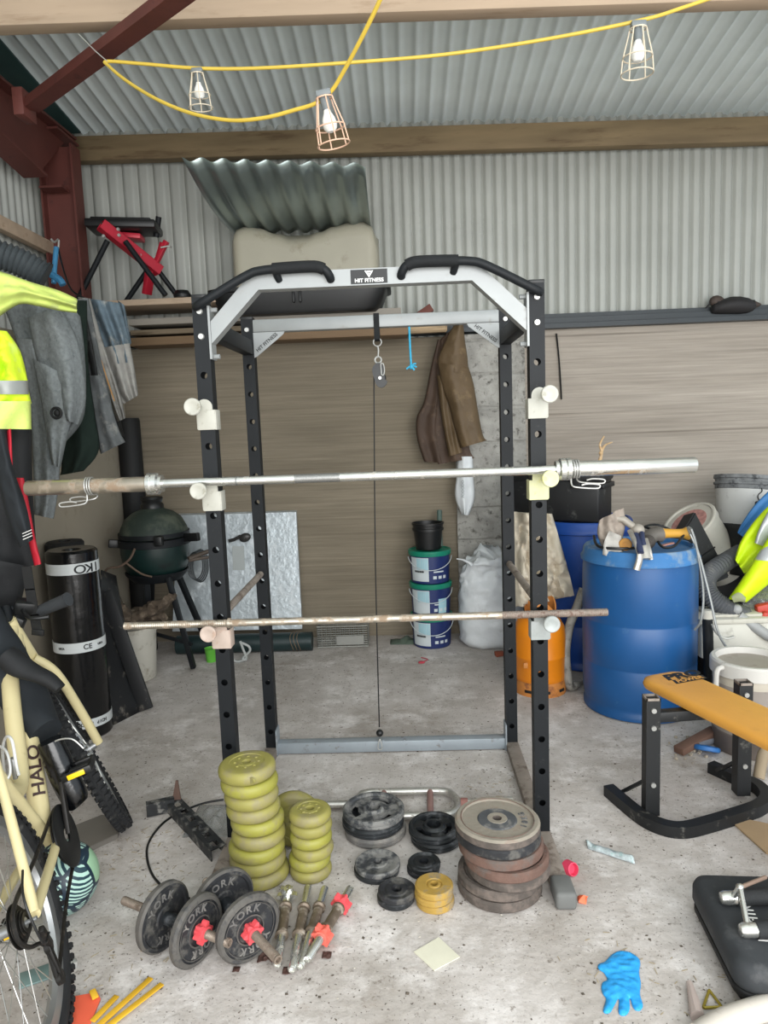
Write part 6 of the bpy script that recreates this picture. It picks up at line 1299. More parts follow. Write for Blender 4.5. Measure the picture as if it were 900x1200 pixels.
# ---------------------------------------------------------------- things on the near blue barrel
zl = c1.z
def L(px, py, dz=0.0): p = onf(px, py, zl + dz); return p
cloth('crumpled_glove', [(702, 610), (700, 625), (705, 640), (712, 652)], [(731, 595), (733, 615), (728, 640), (731, 660)], 3.44, mat('dirty_cream_leather', 'a1958a', .85, 0, var=.12, dirt='80766a', damt=.3, dscale=18, bump=.4, bscale=40), None, amp=.05, fold=.02, nf=1.7, seed=3, wr=.03, label='dirty cream work glove crumpled on the left of the near barrel lid', cat='glove')
cloth('paper_rag', [(714, 622), (708, 635), (706, 650)], [(728, 628), (730, 645), (729, 658)], 3.37, mat('grey_white_rag', 'b5b2ac', .9, var=.08, bump=.3, bscale=30), None, amp=.02, fold=.01, nf=1.3, seed=6, wr=.02, nv=16, nu=16, label='greyish white rag in front of the cream glove on the barrel lid', cat='rag')
m = MB(); q = at(733, 638, 3.36); m.lathe([(.012, -.02), (.026, -.02), (.03, -.015), (.03, .015), (.026, .02), (.012, .02), (.012, -.02)], 24, axmat(q, (-.4, -1, .2))); m.lathe([(0, -.012), (.012, -.012), (.012, .014), (0, .014)], 16, axmat(q, (-.4, -1, .2))); m.build('amber_roll', mat('amber_tape', 'b07a22', .5, var=.15), label='small amber tape roll beside the grey rag on the barrel lid', cat='tape roll')
# plier-like clamp hanging over the rim
t = thing('locking_pliers', 'steel locking pliers hanging over the front rim of the near blue barrel', 'pliers', at(752, 672, 3.24))
yr = 3.235
M_pl = mat('worn_steel', 'b5b0a8', .35, .7, var=.15, scale=30)
m = MB(); m.tube([at(x, y, Y) for x, y, Y in ((738, 622, 3.36), (744, 634, 3.28), (750, 650, yr), (746, 668, yr - .01))], lambda u: .013 + .004 * u, 12, 5, flat=.6); m.build('handle', M_pl, t)
m = MB(); m.tube([at(x, y, Y) for x, y, Y in ((752, 630, 3.30), (756, 640, 3.26), (758, 655, yr - .005))], lambda u: .014 + .012 * u, 12, 5, flat=.55); m.tube([at(x, y, Y) for x, y, Y in ((757, 632, 3.30), (761, 645, 3.25), (763, 656, yr))], .010, 10, 4); m.build('jaw_lever', M_pl, t)
m = MB(); m.tube([at(x, y, Y) for x, y, Y in ((745, 626, 3.33), (748, 636, 3.27), (751, 648, yr - .012))], .015, 12, 4, flat=.7); m.tube([at(x, y, Y) for x, y, Y in ((752, 625, 3.33), (753, 634, 3.28), (755, 640, 3.26))], .013, 12, 4); m.build('grip_sleeve', mat('navy_grip', '2c3450', .5), t, label='navy grip sleeve')
m = MB(); q = at(747, 621, 3.40); m.ball(q, .034, 18, (1, 1, .9)); m.tube([q, q + Vector((-.06, .02, .05)), q + Vector((-.09, .03, .055))], .018, 12); m.build('ball_joint_tool', mat('dusty_pale_metal', 'a59e94', .6, .3, var=.15), label='dusty round-headed metal tool on the barrel lid above the pliers', cat='tool')
# angle grinder
t = thing('angle_grinder', 'yellow handled angle grinder lying on the near blue barrel lid', 'angle grinder', at(780, 632, 3.42))
yg_ = 3.42
m = MB(); a, b = at(772, 625, yg_), at(806, 625, yg_ + .02); m.tube([a, a.lerp(b, .4), a.lerp(b, .75), b], lambda u: .030 - .006 * math.sin(PI * u) + .006 * (u > .85), 16, 3, flat=.9); m.build('motor_housing', mat('yellow_tool_plastic', 'c99638', .5, var=.1, dirt='8a6a3a', damt=.2), t)
m = MB(); m.tube([at(773, 626, yg_), at(764, 628, yg_ - .02), at(757, 634, yg_ - .06)], lambda u: .040 - .008 * u, 16, 4); m.build('gear_head', mat('grey_tool_metal', '6f6a64', .55, .4, var=.2), t)
m = MB(); q = at(759, 635, yg_ - .07); m.lathe([(0, -.006), (.034, -.006), (.036, 0), (.034, .006), (.02, .02), (0, .022)], 20, axmat(q, (-.3, -1, -.1))); m.lathe([(0, 0), (.018, 0), (.018, .03), (0, .03)], 16, axmat(q, (-.3, -1, -.1))); m.build('spindle_guard', mat('dark_tool_metal', '47423e', .6, .3), t)
m = MB(); P_ = [at(x, y, Y) for x, y, Y in ((802, 626, yg_), (790, 640, 3.36), (775, 640, 3.34), (765, 622, 3.5), (756, 617, 3.55), (775, 616, 3.6), (812, 636, 3.5))]; m.tube(P_, .006, 8, 6); m.build('power_cord', M_blackplastic, t)
m = MB(); P_ = [at(x, y, Y) for x, y, Y in ((696, 628, 3.50), (701, 640, 3.40), (722, 643, 3.34), (745, 642, 3.34))]; m.tube(P_, .007, 8, 6); m.build('black_cable', M_blackplastic, label='short black cable lying along the front of the barrel lid behind the pliers', cat='cable')
m = MB(); q = at(783, 639, 3.37); m.bar(q + Vector((-.03, 0, 0)), q + Vector((.035, .03, .005)), .018, .006); m.build('saw_piece', mat('red_white_blade', 'b9877c', .5, .2, var=.3, scale=60), label='small reddish blade lying on the right of the barrel lid', cat='saw piece')
# galvanised cables looping down beside the barrel
M_gcab = mat('galvanised_cable', '8d8f8d', .4, .5, var=.1)
m = MB(); P1 = [at(x, y, Y) for x, y, Y in ((810, 620, 3.36), (816, 640, 3.34), (824, 690, 3.30), (822, 725, 3.28), (814, 738, 3.3))]; P2 = [at(x, y, Y) for x, y, Y in ((809, 626, 3.36), (819, 650, 3.33), (832, 700, 3.26), (842, 742, 3.22), (858, 768, 3.22))]
m.tube(P1, .006, 8, 6); m.tube(P2, .006, 8, 6); m.tube([P1[0], at(806, 618, 3.38), P2[0]], .006, 8, 4); m.build('steel_cable', M_gcab, label='grey steel cable looped down the right side of the near blue barrel', cat='cable')
# ---------------------------------------------------------------- heap behind, right
M_grime = mat('grimy_black_plastic', '131416', .6, 0, var=.2, dirt='45433f', damt=.25, dscale=14)
hx0 = at(845, 640, 4.1).x
# a big black trug supporting the heap
t = None
def pot(name, cx, cy, z0, r0, r1, h, M, label, cat, tilt=(0, 0, 0), n=40, rim=True, parts=()):
    Mx = Matrix.Translation((cx, cy, z0)) @ Euler(tilt).to_matrix().to_4x4(); tt = thing(name, label, cat, (cx, cy, z0))
    m = MB(); m.lathe([(0, 0), (r0 - .006, 0), (r0, .006), (r1, h - .03)] + ([(r1 + .008, h - .03), (r1 + .010, h)] if rim else [(r1, h)]) + [(r1 - .006, h), (r1 - .010, h - .03), (r0 - .008, .014), (0, .014)], n, Mx); m.build('pail' if cat != 'trug' else 'tub_wall', M, tt); return tt, Mx
bx = at(838, 700, 4.0).x
pot('rubber_trug', bx + .05, 3.98, 0, .21, .29, .50, M_grime, 'big grimy black trug standing behind the near blue barrel under the heap', 'trug')
pot('black_bucket', at(866, 660, 4.2).x + .06, 4.14, .51, .14, .175, .30, M_grime, 'black bucket on the big trug, half hidden by the hi-vis jacket on the heap', 'bucket', tilt=(-.1, .1, 0))
# support crate for the plaster bucket
cxp = at(874, 640, 4.35).x; zpl = at(868, 622, 4.30).z
m = MB(); m.box((cxp + .06, 4.53, zpl / 2 - .012), (.62, .46, zpl - .04), bev=.02)
t = m.build('storage_bin', M_grime, label='tall dark storage bin against the wall under the spattered white bucket', cat='bin'); m = MB(); m.box((cxp + .06, 4.53, zpl - .022), (.66, .50, .03), bev=.008); m.build('bin_lid', M_grime, t)
M_ptub = mat('spattered_white_plastic', 'c4c4c1', .5, 0, var=.05, dirt='8e8c87', damt=.22, dscale=22)
M_conc = mat('cement_crusted_rim', '77797a', .9, 0, var=.25, scale=18, dirt='3f4143', damt=.4, dscale=26, bump=.6, bscale=40)
yq = 4.42; cq = at(871, 615, yq); hq = (at(876, 560, yq).z - zpl); tl = Euler((-.12, .10, 0))
Mx = Matrix.Translation((cq.x, yq, zpl + .012)) @ tl.to_matrix().to_4x4(); t = thing('plaster_bucket', 'spattered white bucket with a cement crusted rim at the top of the heap', 'bucket', (cq.x, yq, zpl)); R0, R1 = .150, .172
m = MB(); m.lathe([(0, 0), (R0 - .006, 0), (R0, .006), (R1, hq * .72), (0, hq * .72)], 44, Mx); m.build('pail', M_ptub, t)
m = MB(); m.lathe([(R1 - .001, hq * .72), (R1 + .003, hq * .73), (R1 + .004, hq * .80), (R1 + .012, hq * .81), (R1 + .013, hq * .85), (R1 + .004, hq * .86), (R1 + .006, hq * .92), (R1 + .015, hq * .93), (R1 + .012, hq), (R1 - .004, hq), (R1 - .012, hq * .75), (0, hq * .74)], 44, Mx, wob=lambda a, z: 1 + .012 * math.sin(7 * a) * math.sin(5 * a)); m.build('crusted_rim', M_conc, t, label='black rim crusted with grey cement')
m = MB(); a0 = -PI / 2 + .05; P_ = [Mx @ Vector(((R1 - .02 * k / 10 + .004) * math.cos(a0 + .05 * math.sin(k * 1.9) - .02 * k), (R1 - .02 * k / 10 + .004) * math.sin(a0 + .05 * math.sin(k * 1.9) - .02 * k), hq * (.74 - .06 * k))) for k in range(12)]; m.tube(P_, .0032, 6, 3); m.build('black_crack', M_black_ink, t)
# tilted white bucket with the lid, black box, in front of it
yv = 4.22; Mw = mat('cream_white_plastic', 'bdb9ae', .5, 0, var=.06, dirt='9a958a', damt=.2, dscale=12)
v0 = at(848, 668, 4.30); v1 = at(806, 611, 4.20); t = thing('tipped_bucket', 'cream white lidded bucket tilted behind the black box on the heap', 'bucket', v0)
Mx = axmat(v0, v1 - v0, Vector((0, 1, 0))); m = MB(); L_ = (v1 - v0).length
m.lathe([(0, 0), (.135, 0), (.141, .006), (.158, L_ - .03), (0, L_ - .03)], 40, Mx); m.build('pail', Mw, t)
m = MB(); m.lathe([(.157, L_ - .045), (.166, L_ - .045), (.168, L_ - .008), (.160, L_), (.150, L_), (.146, L_ - .010), (0, L_ - .010)], 44, Mx); ld = m.build('lid', Mw, t)
m = MB(); m.lathe([(0, L_ - .0095), (.11, L_ - .0095), (.11, L_ - .0085), (0, L_ - .0085)], 30, Mx); m.build('red_print', mat('faded_red_print', 'b07f78', .7, var=.3, scale=40), ld, label='faded red print on the lid')
t = thing('black_box', 'flat black plastic box leaning at a slant behind the near blue barrel', 'box', at(830, 690, 3.9))
v = [at(786, 648, 3.80), at(815, 599, 3.92), at(856, 676, 3.84), at(808, 696, 3.76)]; nn = ((v[1] - v[0]).cross(v[3] - v[0])).normalized(); nn = nn if nn.y > 0 else -nn
m = MB(); m.add(v + [p + nn * .10 for p in v], [(0, 1, 2, 3), (7, 6, 5, 4), (0, 4, 5, 1), (1, 5, 6, 2), (2, 6, 7, 3), (3, 7, 4, 0)]); bmesh.ops.bevel(m.bm, geom=m.bm.edges[:], offset=.008, segments=2, affect='EDGES'); m.build('case_shell', M_grime, t)
for k in range(3):
    e0 = v[1].lerp(v[2], .55 + .12 * k) - nn * .003; e1 = v[0].lerp(v[3], .45 + .14 * k) - nn * .003; m = MB(); m.bar(e0, e1, .006, .006); m.build('moulded_rib', M_grime, t)
# wooden disc / cork
m = MB(); m.lathe([(0, 0), (.075, 0), (.078, .01), (.075, .04), (0, .04)], 24, axmat(at(851, 632, 4.22), (-.2, -.6, .9))); m.build('straw_disc', mat('straw_coloured_foam', 'a48c5c', .8, var=.15), label='straw coloured disc under the spattered white bucket', cat='disc')
# blue sheet
cloth('blue_cloth', [(902, 574), (884, 592), (870, 612), (864, 624)], [(935, 585), (915, 605), (895, 618), (874, 632)], 4.05, mat('bright_blue_sheet', '3f7fbd', .6, 0, var=.1, bump=.3, bscale=30), None, amp=.04, fold=.02, nf=2, seed=2, label='bright blue sheet trailing over the heap above the hi-vis jacket', cat='sheet')
m = MB(); m.box(at(904, 598, 4.1), (.14, .12, .10), bev=.01); m.build('black_radio_box', M_grime, label='small black ribbed box behind the hi-vis jacket on the heap', cat='box')
# hi-vis jacket on the heap
M_hv2 = mat('clean_hi_vis_yellow', 'd0ee00', .6, 0, var=.06, scale=8, bump=.1, bscale=60); M_tape = mat('silver_reflective_tape', 'b9bcbd', .35, .2, var=.08, scale=20)
t = thing('hi_vis_jacket', 'clean bright yellow hi-vis jacket slung over the heap by the barrels', 'jacket', at(880, 700, 3.5))
yh = 3.62
cloth('jacket_body', [(915, 578), (886, 608), (868, 634), (861, 655)], [(960, 640), (925, 652), (896, 662), (872, 672)], yh + .06, M_hv2, t, amp=.05, fold=.02, nf=1.6, seed=1)
cloth('sleeve', [(905, 622), (886, 653), (869, 679), (853, 702)], [(960, 622), (934, 655), (904, 682), (875, 706)], yh - .10, M_hv2, t, amp=.06, fold=0, nf=1.4, seed=3, wr=.004)
cloth('reflective_band', [(902, 596), (893, 612), (887, 626), (884, 636)], [(920, 600), (910, 616), (900, 630), (894, 640)], yh - .02, M_tape, t, amp=.02, fold=.004, nf=1, nu=12, nv=16)
cloth('reflective_band', [(895, 640), (890, 646), (884, 656)], [(945, 640), (939, 648), (931, 660)], yh - .10, M_tape, t, amp=.066, fold=0, nu=20, nv=14, wr=.003)
cloth('cuff_lining', [(857, 699), (866, 694), (874, 700)], [(860, 706), (867, 705), (873, 706)], yh - .17, mat('dull_khaki_lining', '8f9470', .8), t, amp=.01, fold=0, nu=8, nv=8)
# corrugated grey hose
m = MB(); P_ = catmull([at(x, y, Y) for x, y, Y in ((868, 648, 3.85), (848, 660, 3.72), (830, 674, 3.62), (828, 690, 3.56), (838, 704, 3.52), (858, 716, 3.50), (872, 722, 3.52))], 14)
m.tube(P_, .05, 16); bm = m.bm; bm.verts.ensure_lookup_table()
for i in range(len(P_)):
    for j in range(16): v_ = bm.verts[i * 16 + j]; v_.co = P_[i] + (v_.co - P_[i]) * (1 if i % 2 else .9)
m.build('vacuum_hose', mat('dark_grey_hose_plastic', '4b4d50', .65, var=.15, dirt='6c6b68', damt=.3), label='fat dark grey ribbed hose curling out below the hi-vis jacket on the heap', cat='hose')
# grey box of tools, white polystyrene box, grey pipe, post with cap
yw = 3.42
wx0, wx1 = at(822, 740, yw).x, at(960, 740, yw).x; zw0, zw1 = at(850, 772, yw).z, at(850, 731, yw).z
m = MB(); m.box(((wx0 + wx1) / 2 + .06, yw + .13, zw0 / 2), (wx1 - wx0 - .06, .22, zw0), bev=.015); m.build('lower_crate', mat('grimy_dark_crate', '3a3836', .8, var=.2, dirt='5c5751', damt=.3), label='grimy dark crate on the floor under the white foam box', cat='crate')
t = thing('foam_box', 'white polystyrene box on the right behind the lidded white tub', 'box', ((wx0 + wx1) / 2, yw + .2, zw0))
m = MB(); M_ = Matrix.Translation(((wx0 + wx1) / 2, yw + .22, 0)); m.box((0, -.10, (zw0 + zw1) / 2), (wx1 - wx0, .24, zw1 - zw0), m=M_, bev=.015); m.build('box_body', mat('white_polystyrene', 'c6c4ba', .8, var=.06, dirt='a5a297', damt=.25, dscale=10), t)
m = MB(); m.box((0, -.10, zw1 + .012), (wx1 - wx0 + .02, .26, .026), m=M_, bev=.008); m.box((0, -.10, zw1 + .03), (wx1 - wx0 - .10, .18, .014), m=M_, bev=.006); m.build('lid', mat('off_white_polystyrene', 'bdbaae', .8, var=.06, dirt='9b968a', damt=.3, dscale=10), t)
zt_ = zw1 + .038
m = MB(); p, q = at(862, 713, 3.5), at(935, 772, 3.34); p.z = zt_ + .05; q = at(940, 760, 3.30); m.tube([at(866, 722, 3.46), at(900, 745, 3.40), q], .026, 14); m.ball(at(863, 714, 3.47), .026, 16); m.build('grey_pipe', mat('grey_pvc_pipe', '9a9b9a', .5, var=.08, dirt='77746f', damt=.25), label='grey plastic pipe with a rounded white end lying across the white foam box', cat='pipe')
m = MB()
def crump(u, v): q = at(868 + 44 * u, 716 - 30 * v, 3.58 + .02 * v); q.y -= .09 * math.sin(PI * u) * math.sin(PI * v) + .04 * abs(noise.noise(q * 30)); return q
m.grid(crump, 26, 20); m.build('bubble_wrap', M_clear, label='crumpled clear plastic wrap under the hi-vis jacket sleeve on the heap', cat='plastic wrap', mods=(('SOLIDIFY', {'thickness': .001}),))
m = MB(); m.bar(at(886, 716, 3.50), at(930, 706, 3.48), .05, .06, bev=.012); m.bar(at(892, 721, 3.47), at(899, 723, 3.46), .05, .05, bev=.01); m.build('red_tool', mat('red_and_dark_tool', 'b83b2c', .5, var=.1), label='red tool lying beside the clear plastic wrap at the edge of the heap', cat='tool')
pb = onf(831, 858); m = MB(); yq2 = 3.32; p = at(829, 722, yq2); b = Vector((at(833, 800, yq2).x, yq2, 0)); m.cyl(b, (p.x, yq2, p.z), .024, n=18); t = m.build('black_post', M_blk, label='black tubular post with a white end cap beside the near blue barrel', cat='post'); m = MB(); m.lathe([(.0245, -.01), (.027, -.01), (.027, .022), (.02, .03), (0, .03)], 20, Matrix.Translation((p.x, yq2, p.z))); m.build('end_cap', Mw, t, label='dirty white end cap')
m = MB(); P_ = [at(x, y, 3.27) for x, y in ((835, 732), (840, 742), (850, 748), (860, 746))]; m.tube(P_, .012, 8, 4, flat=.5); m.build('white_strap', mat('white_strap_webbing', 'b9b8b2', .7), label='white strap looping from the black post to the foam box', cat='strap')
# white lidded tub on the floor
ytb = 3.02; ct = at(880, 800, ytb); htb = at(880, 770, ytb).z; Rt = .155; Mx = Matrix.Translation((ct.x, ytb, 0)); M_tw = mat('white_ribbed_lid', 'c8c5bf', .5, 0, var=.05, dirt='a39d93', damt=.2)
t = thing('storage_tub', 'big round tub with a white screw lid behind the orange bench', 'tub', (ct.x, ytb, 0))
m = MB(); m.lathe([(0, 0), (Rt * .93, 0), (Rt * .97, .01), (Rt * .99, .085), (Rt * 1.0, .09), (Rt * .99, .096), (Rt * .99, htb - .10), (Rt * 1.0, htb - .06), (Rt * .96, htb - .05), (0, htb - .05)], 52, Mx, mis=[0, 0, 0, 0, 0, 1, 2, 2, 2]); m.build('tub_body', [mat('brown_stained_plastic', '6f655f', .6, var=.1), mat('greyish_brown_plastic', '918880', .55, var=.08, dirt='7b726a', damt=.25), mat('cream_tub_plastic', 'b9b1a2', .55, var=.06)], t)
m = MB(); m.lathe([(Rt * 1.0, htb - .062), (Rt * 1.07, htb - .06), (Rt * 1.07, htb - .008), (Rt * 1.03, htb), (Rt * .92, htb), (Rt * .90, htb - .028), (0, htb - .024)], 60, Mx, mis=[0, 0, 0, 0, 0, 1], wob=lambda a, z: 1 + .006 * (math.sin(26 * a) > .8)); m.build('screw_lid', [M_tw, mat('dusty_lid_recess', 'a0978d', .6, var=.1, dirt='877d74', damt=.3)], t)
m = MB(); a = -2.75; q = Vector((ct.x + Rt * 1.03 * math.cos(a), ytb + Rt * 1.03 * math.sin(a), htb - .07)); m.tube([q + Vector((0, 0, .05)), q + Vector((-.03, -.01, .04)), q + Vector((-.035, -.012, -.02)), q + Vector((-.03, -.01, -.06)), q + Vector((-.005, 0, -.06))], .011, 10, 4); m.build('carry_handle', M_tw, t)
# scraps by the tub
m = MB(); a, b = onf(795, 880, .02), onf(838, 856, .05); m.bar(a, b, .05, .03, bev=.003); m.build('timber_offcut', mat('dark_brown_timber', '6a4f42', .85, var=.2), label='dark brown timber offcut on the floor against the lidded tub', cat='offcut')
m = MB(); a, b = onf(816, 874, .022), onf(840, 863, .022); m.cyl(a, b, .022, n=14); m.build('grey_tube', mat('grey_blue_tube', '74777f', .6), label='short grey tube on the floor beside the brown timber offcut', cat='tube')
m = MB(); c = onf(828, 880, .012); m.lathe([(0, 0), (.05, 0), (.055, .004), (.054, .018), (.046, .022), (0, .024)], 30, Matrix.Translation(c) @ Euler((-.35, .2, 0)).to_matrix().to_4x4()); m.build('blue_disc', mat('bright_blue_plastic', '2f6db0', .5, var=.1), label='round blue plastic disc lying on the floor by the lidded tub', cat='plastic disc')
m = MB(); m.tube([onf(889, 912, .02), at(892, 895, 2.72), at(897, 880, 2.74), at(915, 868, 2.8)], .022, 12, 4); m.build('bent_pipe', mat('dusty_brown_pipe', '9a8a72', .8, var=.15), label='bent dusty brown pipe standing on the floor at the edge behind the bench', cat='pipe')
# gravel crumbs by the offcut
rnd = random.Random(8); M_crumb = mat('pale_crumbs', 'a59b8c', .9, var=.25, scale=30); m = MB()
for k in range(70):
    c = onf(808 + rnd.gauss(0, 9), 876 + rnd.gauss(0, 7), .005); s_ = rnd.uniform(.004, .011); m.ball(c, s_, 6, (1, 1, .7))
m.build('rubble', M_crumb, kind='stuff', label='pale rubble crumbs scattered on the floor by the brown offcut', cat='rubble', ang=20)
# ---------------------------------------------------------------- bench
M_bf = mat('scuffed_black_bench_frame', '121416', .55, .0, var=.15, dirt='77746d', damt=.22, dscale=18)
M_pad = mat('orange_yellow_vinyl', 'd69a44', .45, 0, var=.06, scale=6, dirt='bd8636', damt=.22, dscale=9, bump=.12, bscale=40)
t = thing('weight_bench', 'black framed bench with a long orange-yellow padded top', 'bench', (1.05, 2.5, 0))
zf0 = .022; P_ = [onf(x, y, zf0 + .005) for x, y in ((713, 924), (748, 953), (772, 966), (799, 971), (831, 964), (870, 952), (889, 945), (898, 935), (888, 921), (862, 910), (833, 897))]
m = MB(); C_ = catmull(P_, 6); n = len(C_)
vs = []
for i, p in enumerate(C_):
    d = (C_[min(n - 1, i + 1)] - C_[max(0, i - 1)]); d.z = 0; d.normalize(); sd = Vector((-d.y, d.x, 0)); 
    for a, b in ((-1, -1), (1, -1), (1, 1), (-1, 1)): vs.append(Vector((p.x, p.y, zf0)) + sd * a * .021 + Vector((0, 0, b * .021)))
fs = [(0, 1, 2, 3), tuple(range(4 * n - 4, 4 * n))]
for i in range(n - 1): fs += [(4 * i + j, 4 * i + (j + 1) % 4, 4 * i + 4 + (j + 1) % 4, 4 * i + 4 + j) for j in range(4)]
m.add(vs, fs); m.build('floor_frame', M_bf, t, ang=40)
pp1 = Vector((.858, 2.468, .02)); pp2 = Vector((1.243, 2.592, .02)); zp = .455
for p, br in ((pp1, onf(731, 927, .03)), (pp2, onf(841, 903, .03))):
    m = MB(); m.bar(p, Vector((p.x, p.y, zp)), .05, .05, Vector((0, 1, 0))); u = m.build('post', M_bf, t, ang=20)
    m = MB()
    for s in (-1, 1): m.box((p.x + s * .023, p.y, zp + .004), (.004, .05, .01)); m.box((p.x, p.y + s * .023, zp + .004), (.05, .004, .01))
    m.build('post_rim', M_rust, u)
    for z in (zp - .035, zp - .10, .14):
        m = MB(); m.cyl((p.x, p.y - .025, z), (p.x, p.y - .032, z), .009, n=10); m.build('bolt', M_zinc, u)
    m = MB(); m.bar(br, Vector((p.x, p.y, .155)), .022, .012); m.build('brace', M_bf, t)
m = MB(); zb_ = .388; m.bar(Vector((pp1.x, pp1.y, zb_)), Vector((1.16, 2.50, zb_)), .038, .038, bev=.002); m.build('cross_bar', M_bf, t)
m = MB(); m.tube([Vector((1.13, 2.46, zb_ - .015)), Vector((1.16, 2.47, zb_ - .035)), Vector((1.18, 2.50, zb_ - .03))], .018, 10, 3); m.bar(Vector((1.10, 2.62, zb_ + .005)), Vector((1.24, 2.15, zb_ + .005)), .05, .03); m.build('under_rail', M_bf, t)
# pad: long rounded slab
e = onf(772, 788, .445); f_ = (onf(905, 850, .445) - e); f_.z = 0; f_.normalize(); s_ = Vector((f_.y, -f_.x, 0)); Lp = 1.25; W_ = .225
m = MB(); o0 = e + f_ * .0; zt_ = .447; zb0 = .408
def padp(a, b, z, k=0): return o0 + f_ * a + s_ * b + Vector((0, 0, z - o0.z))
out = []
ncor = 8; rc = .07
for (ca, cb, a0) in ((rc, -W_ / 2 + rc, PI), (rc, W_ / 2 - rc, PI / 2), ): pass
poly = [(rc - rc * math.cos(t_), -W_ / 2 + rc - rc * math.sin(t_)) for t_ in [PI / 2 - PI / 2 * k / ncor for k in range(ncor + 1)]] + [(rc - rc * math.sin(t_), W_ / 2 - rc + rc * math.cos(t_)) for t_ in [PI / 2 - PI / 2 * k / ncor for k in range(ncor + 1)]] + [(Lp, W_ / 2), (Lp, -W_ / 2)]
lv = [(.02, zb0), (.004, zb0 + .006), (0, zb0 + .018), (.004, zt_ - .006), (.016, zt_), (.03, zt_ + .002)]
vs = []; npl = len(poly)
for ins, z in lv:
    for a, b in poly:
        aa = a + (ins if a < .2 else 0); k = 1 - ins / (W_ / 2); vs.append(padp(aa, b * k, z))
fs = [tuple(range(npl))[::-1], tuple(range((len(lv) - 1) * npl, len(lv) * npl))]
for q in range(len(lv) - 1): fs += [(q * npl + i, q * npl + (i + 1) % npl, (q + 1) * npl + (i + 1) % npl, (q + 1) * npl + i) for i in range(npl)]
m.add(vs, fs); pd = m.build('pad', M_pad, t, ang=50)
# printed logo on the pad
zl_ = zt_ + .0028; bl, br_, tl_ = onf(793, 801, zl_), onf(828, 794.5, zl_), onf(780, 791, zl_)
uu, vv = (br_ - bl) / 1.0, (tl_ - bl) / 1.0; Ml = Matrix((uu, vv, Vector((0, 0, 1)))).transposed().to_4x4(); Ml.translation = bl
m = MB(); m.text('PRO', .78, Ml @ Matrix.Translation((.47, .70, 0)) @ Matrix.Diagonal((.78, 1, 1, 1)), .0003, 1.0, .04); m.box((.5, .18, 0), (1.02, .40, .0008), m=Ml); m.build('pad_logo', M_black_ink, pd, label='black printed logo PRO POWER')
m = MB(); m.text('POWER', .40, Ml @ Matrix.Translation((.5, .18, .0006)) @ Matrix.Diagonal((.62, 1, 1, 1)), .0003, 1.0, .012); m.build('logo_lettering', M_pad, pd)
# ---------------------------------------------------------------- padded black case, lower right
M_case = mat('black_vinyl_cover', '2d3033', .75, 0, var=.12, scale=6, dirt='4c4d4e', damt=.35, dscale=7, bump=.12, bscale=24)
t = thing('padded_case', 'black vinyl covered exercise pad with foam rollers lying on the floor', 'exercise pad', (1.05, 1.75, 0))
zc_ = .125; A = onf(806, 1020, zc_); Bp = onf(860, 1124, zc_); A2 = onf(806, 1052, .03); B2 = onf(873, 1160, .03)
dx = (onf(900, 1016, zc_) - A); dx.z = 0; dx.normalize(); dyv = (Bp - A); dyv.z = 0; Ld = dyv.length + .03; dyv.normalize(); dx = (dx - dyv * dx.dot(dyv)).normalized(); Wd = .62
M_ = Matrix((dx, -dyv, dx.cross(-dyv))).transposed().to_4x4(); M_.translation = Vector((A.x, A.y, 0)) + dyv * Ld / 2 + dx * Wd / 2
def rr(m, w_, l_, z0, z1, r, ins=0.02, n=7):
    poly = []
    for cx, cy, a0 in ((1, 1, 0), (-1, 1, PI / 2), (-1, -1, PI), (1, -1, 3 * PI / 2)):
        for k in range(n + 1): a = a0 + PI / 2 * k / n; poly.append((cx * (w_ / 2 - r), cy * (l_ / 2 - r), math.cos(a), math.sin(a)))
    L_ = [(-ins, z0), (-ins * .3, z0 + ins * .4), (0, z0 + ins), (0, z1 - ins), (-ins * .3, z1 - ins * .4), (-ins, z1)]; N = len(poly)
    vs = [M_ @ Vector((x + c * (r + o), y + s * (r + o), z)) for o, z in L_ for x, y, c, s in poly]
    fs = [tuple(range(N))[::-1], tuple(range(5 * N, 6 * N))]
    for q in range(5): fs += [(q * N + i, q * N + (i + 1) % N, (q + 1) * N + (i + 1) % N, (q + 1) * N + i) for i in range(N)]
    m.add(vs, fs)
m = MB(); rr(m, Wd, Ld, .045, zc_, .05, .022); m.build('cushion', M_case, t, ang=60)
m = MB(); rr(m, Wd * .985, Ld * .985, .028, .05, .05, .004); m.build('piping', M_coal, t)
m = MB(); rr(m, Wd * .93, Ld * .92, .0, .034, .05, .004); m.build('base_tray', M_blackplastic, t)
def CP(px, py, z): return onf(px, py, z)
M_fr = mat('black_foam_roller', '202224', .8, var=.15, bump=.2, bscale=150)
ends = []
for (px, py) in ((849, 1052), (872, 1090)):
    zr = zc_ + .022; a = CP(px, py, zr); d = dx * .98 + dyv * -.08; d.normalize(); m = MB(); m.cyl(a + d * .03, a + d * .40, .0215, n=20); m.build('foam_roller', M_fr, t)
    m = MB(); m.lathe([(0, -.012), (.014, -.010), (.018, 0), (.018, .032), (0, .032)], 18, axmat(a, d)); m.build('roller_end', M_chrome, t); ends.append(a)
up = at(867, 1040, ends[0].y + .0); k1 = ends[0] + Vector((0, -.0, 0)) + dx * .045 + Vector((0, 0, .06))
k1 = at(867, 1040, ends[0].y - .03)
m = MB(); m.tube([ends[1] + dx * .01, k1], .0075, 12); m.ball(k1, .011, 12); m.tube([k1, ends[0] + dx * .02], .008, 10); m.build('chrome_link', M_chrome, t)
m = MB(); k2 = at(897, 1028, k1.y + .08); m.tube([k1, k2], .0055, 10); m.build('rust_rod', mat('rusty_rod', '9a8273', .5, .4), t)
m = MB(); Mt = M_ @ Matrix.Translation((-Wd / 2 + .19, .02, zc_ + .0006)) @ Matrix.Rotation(-1.15 + PI, 4, 'Z'); 
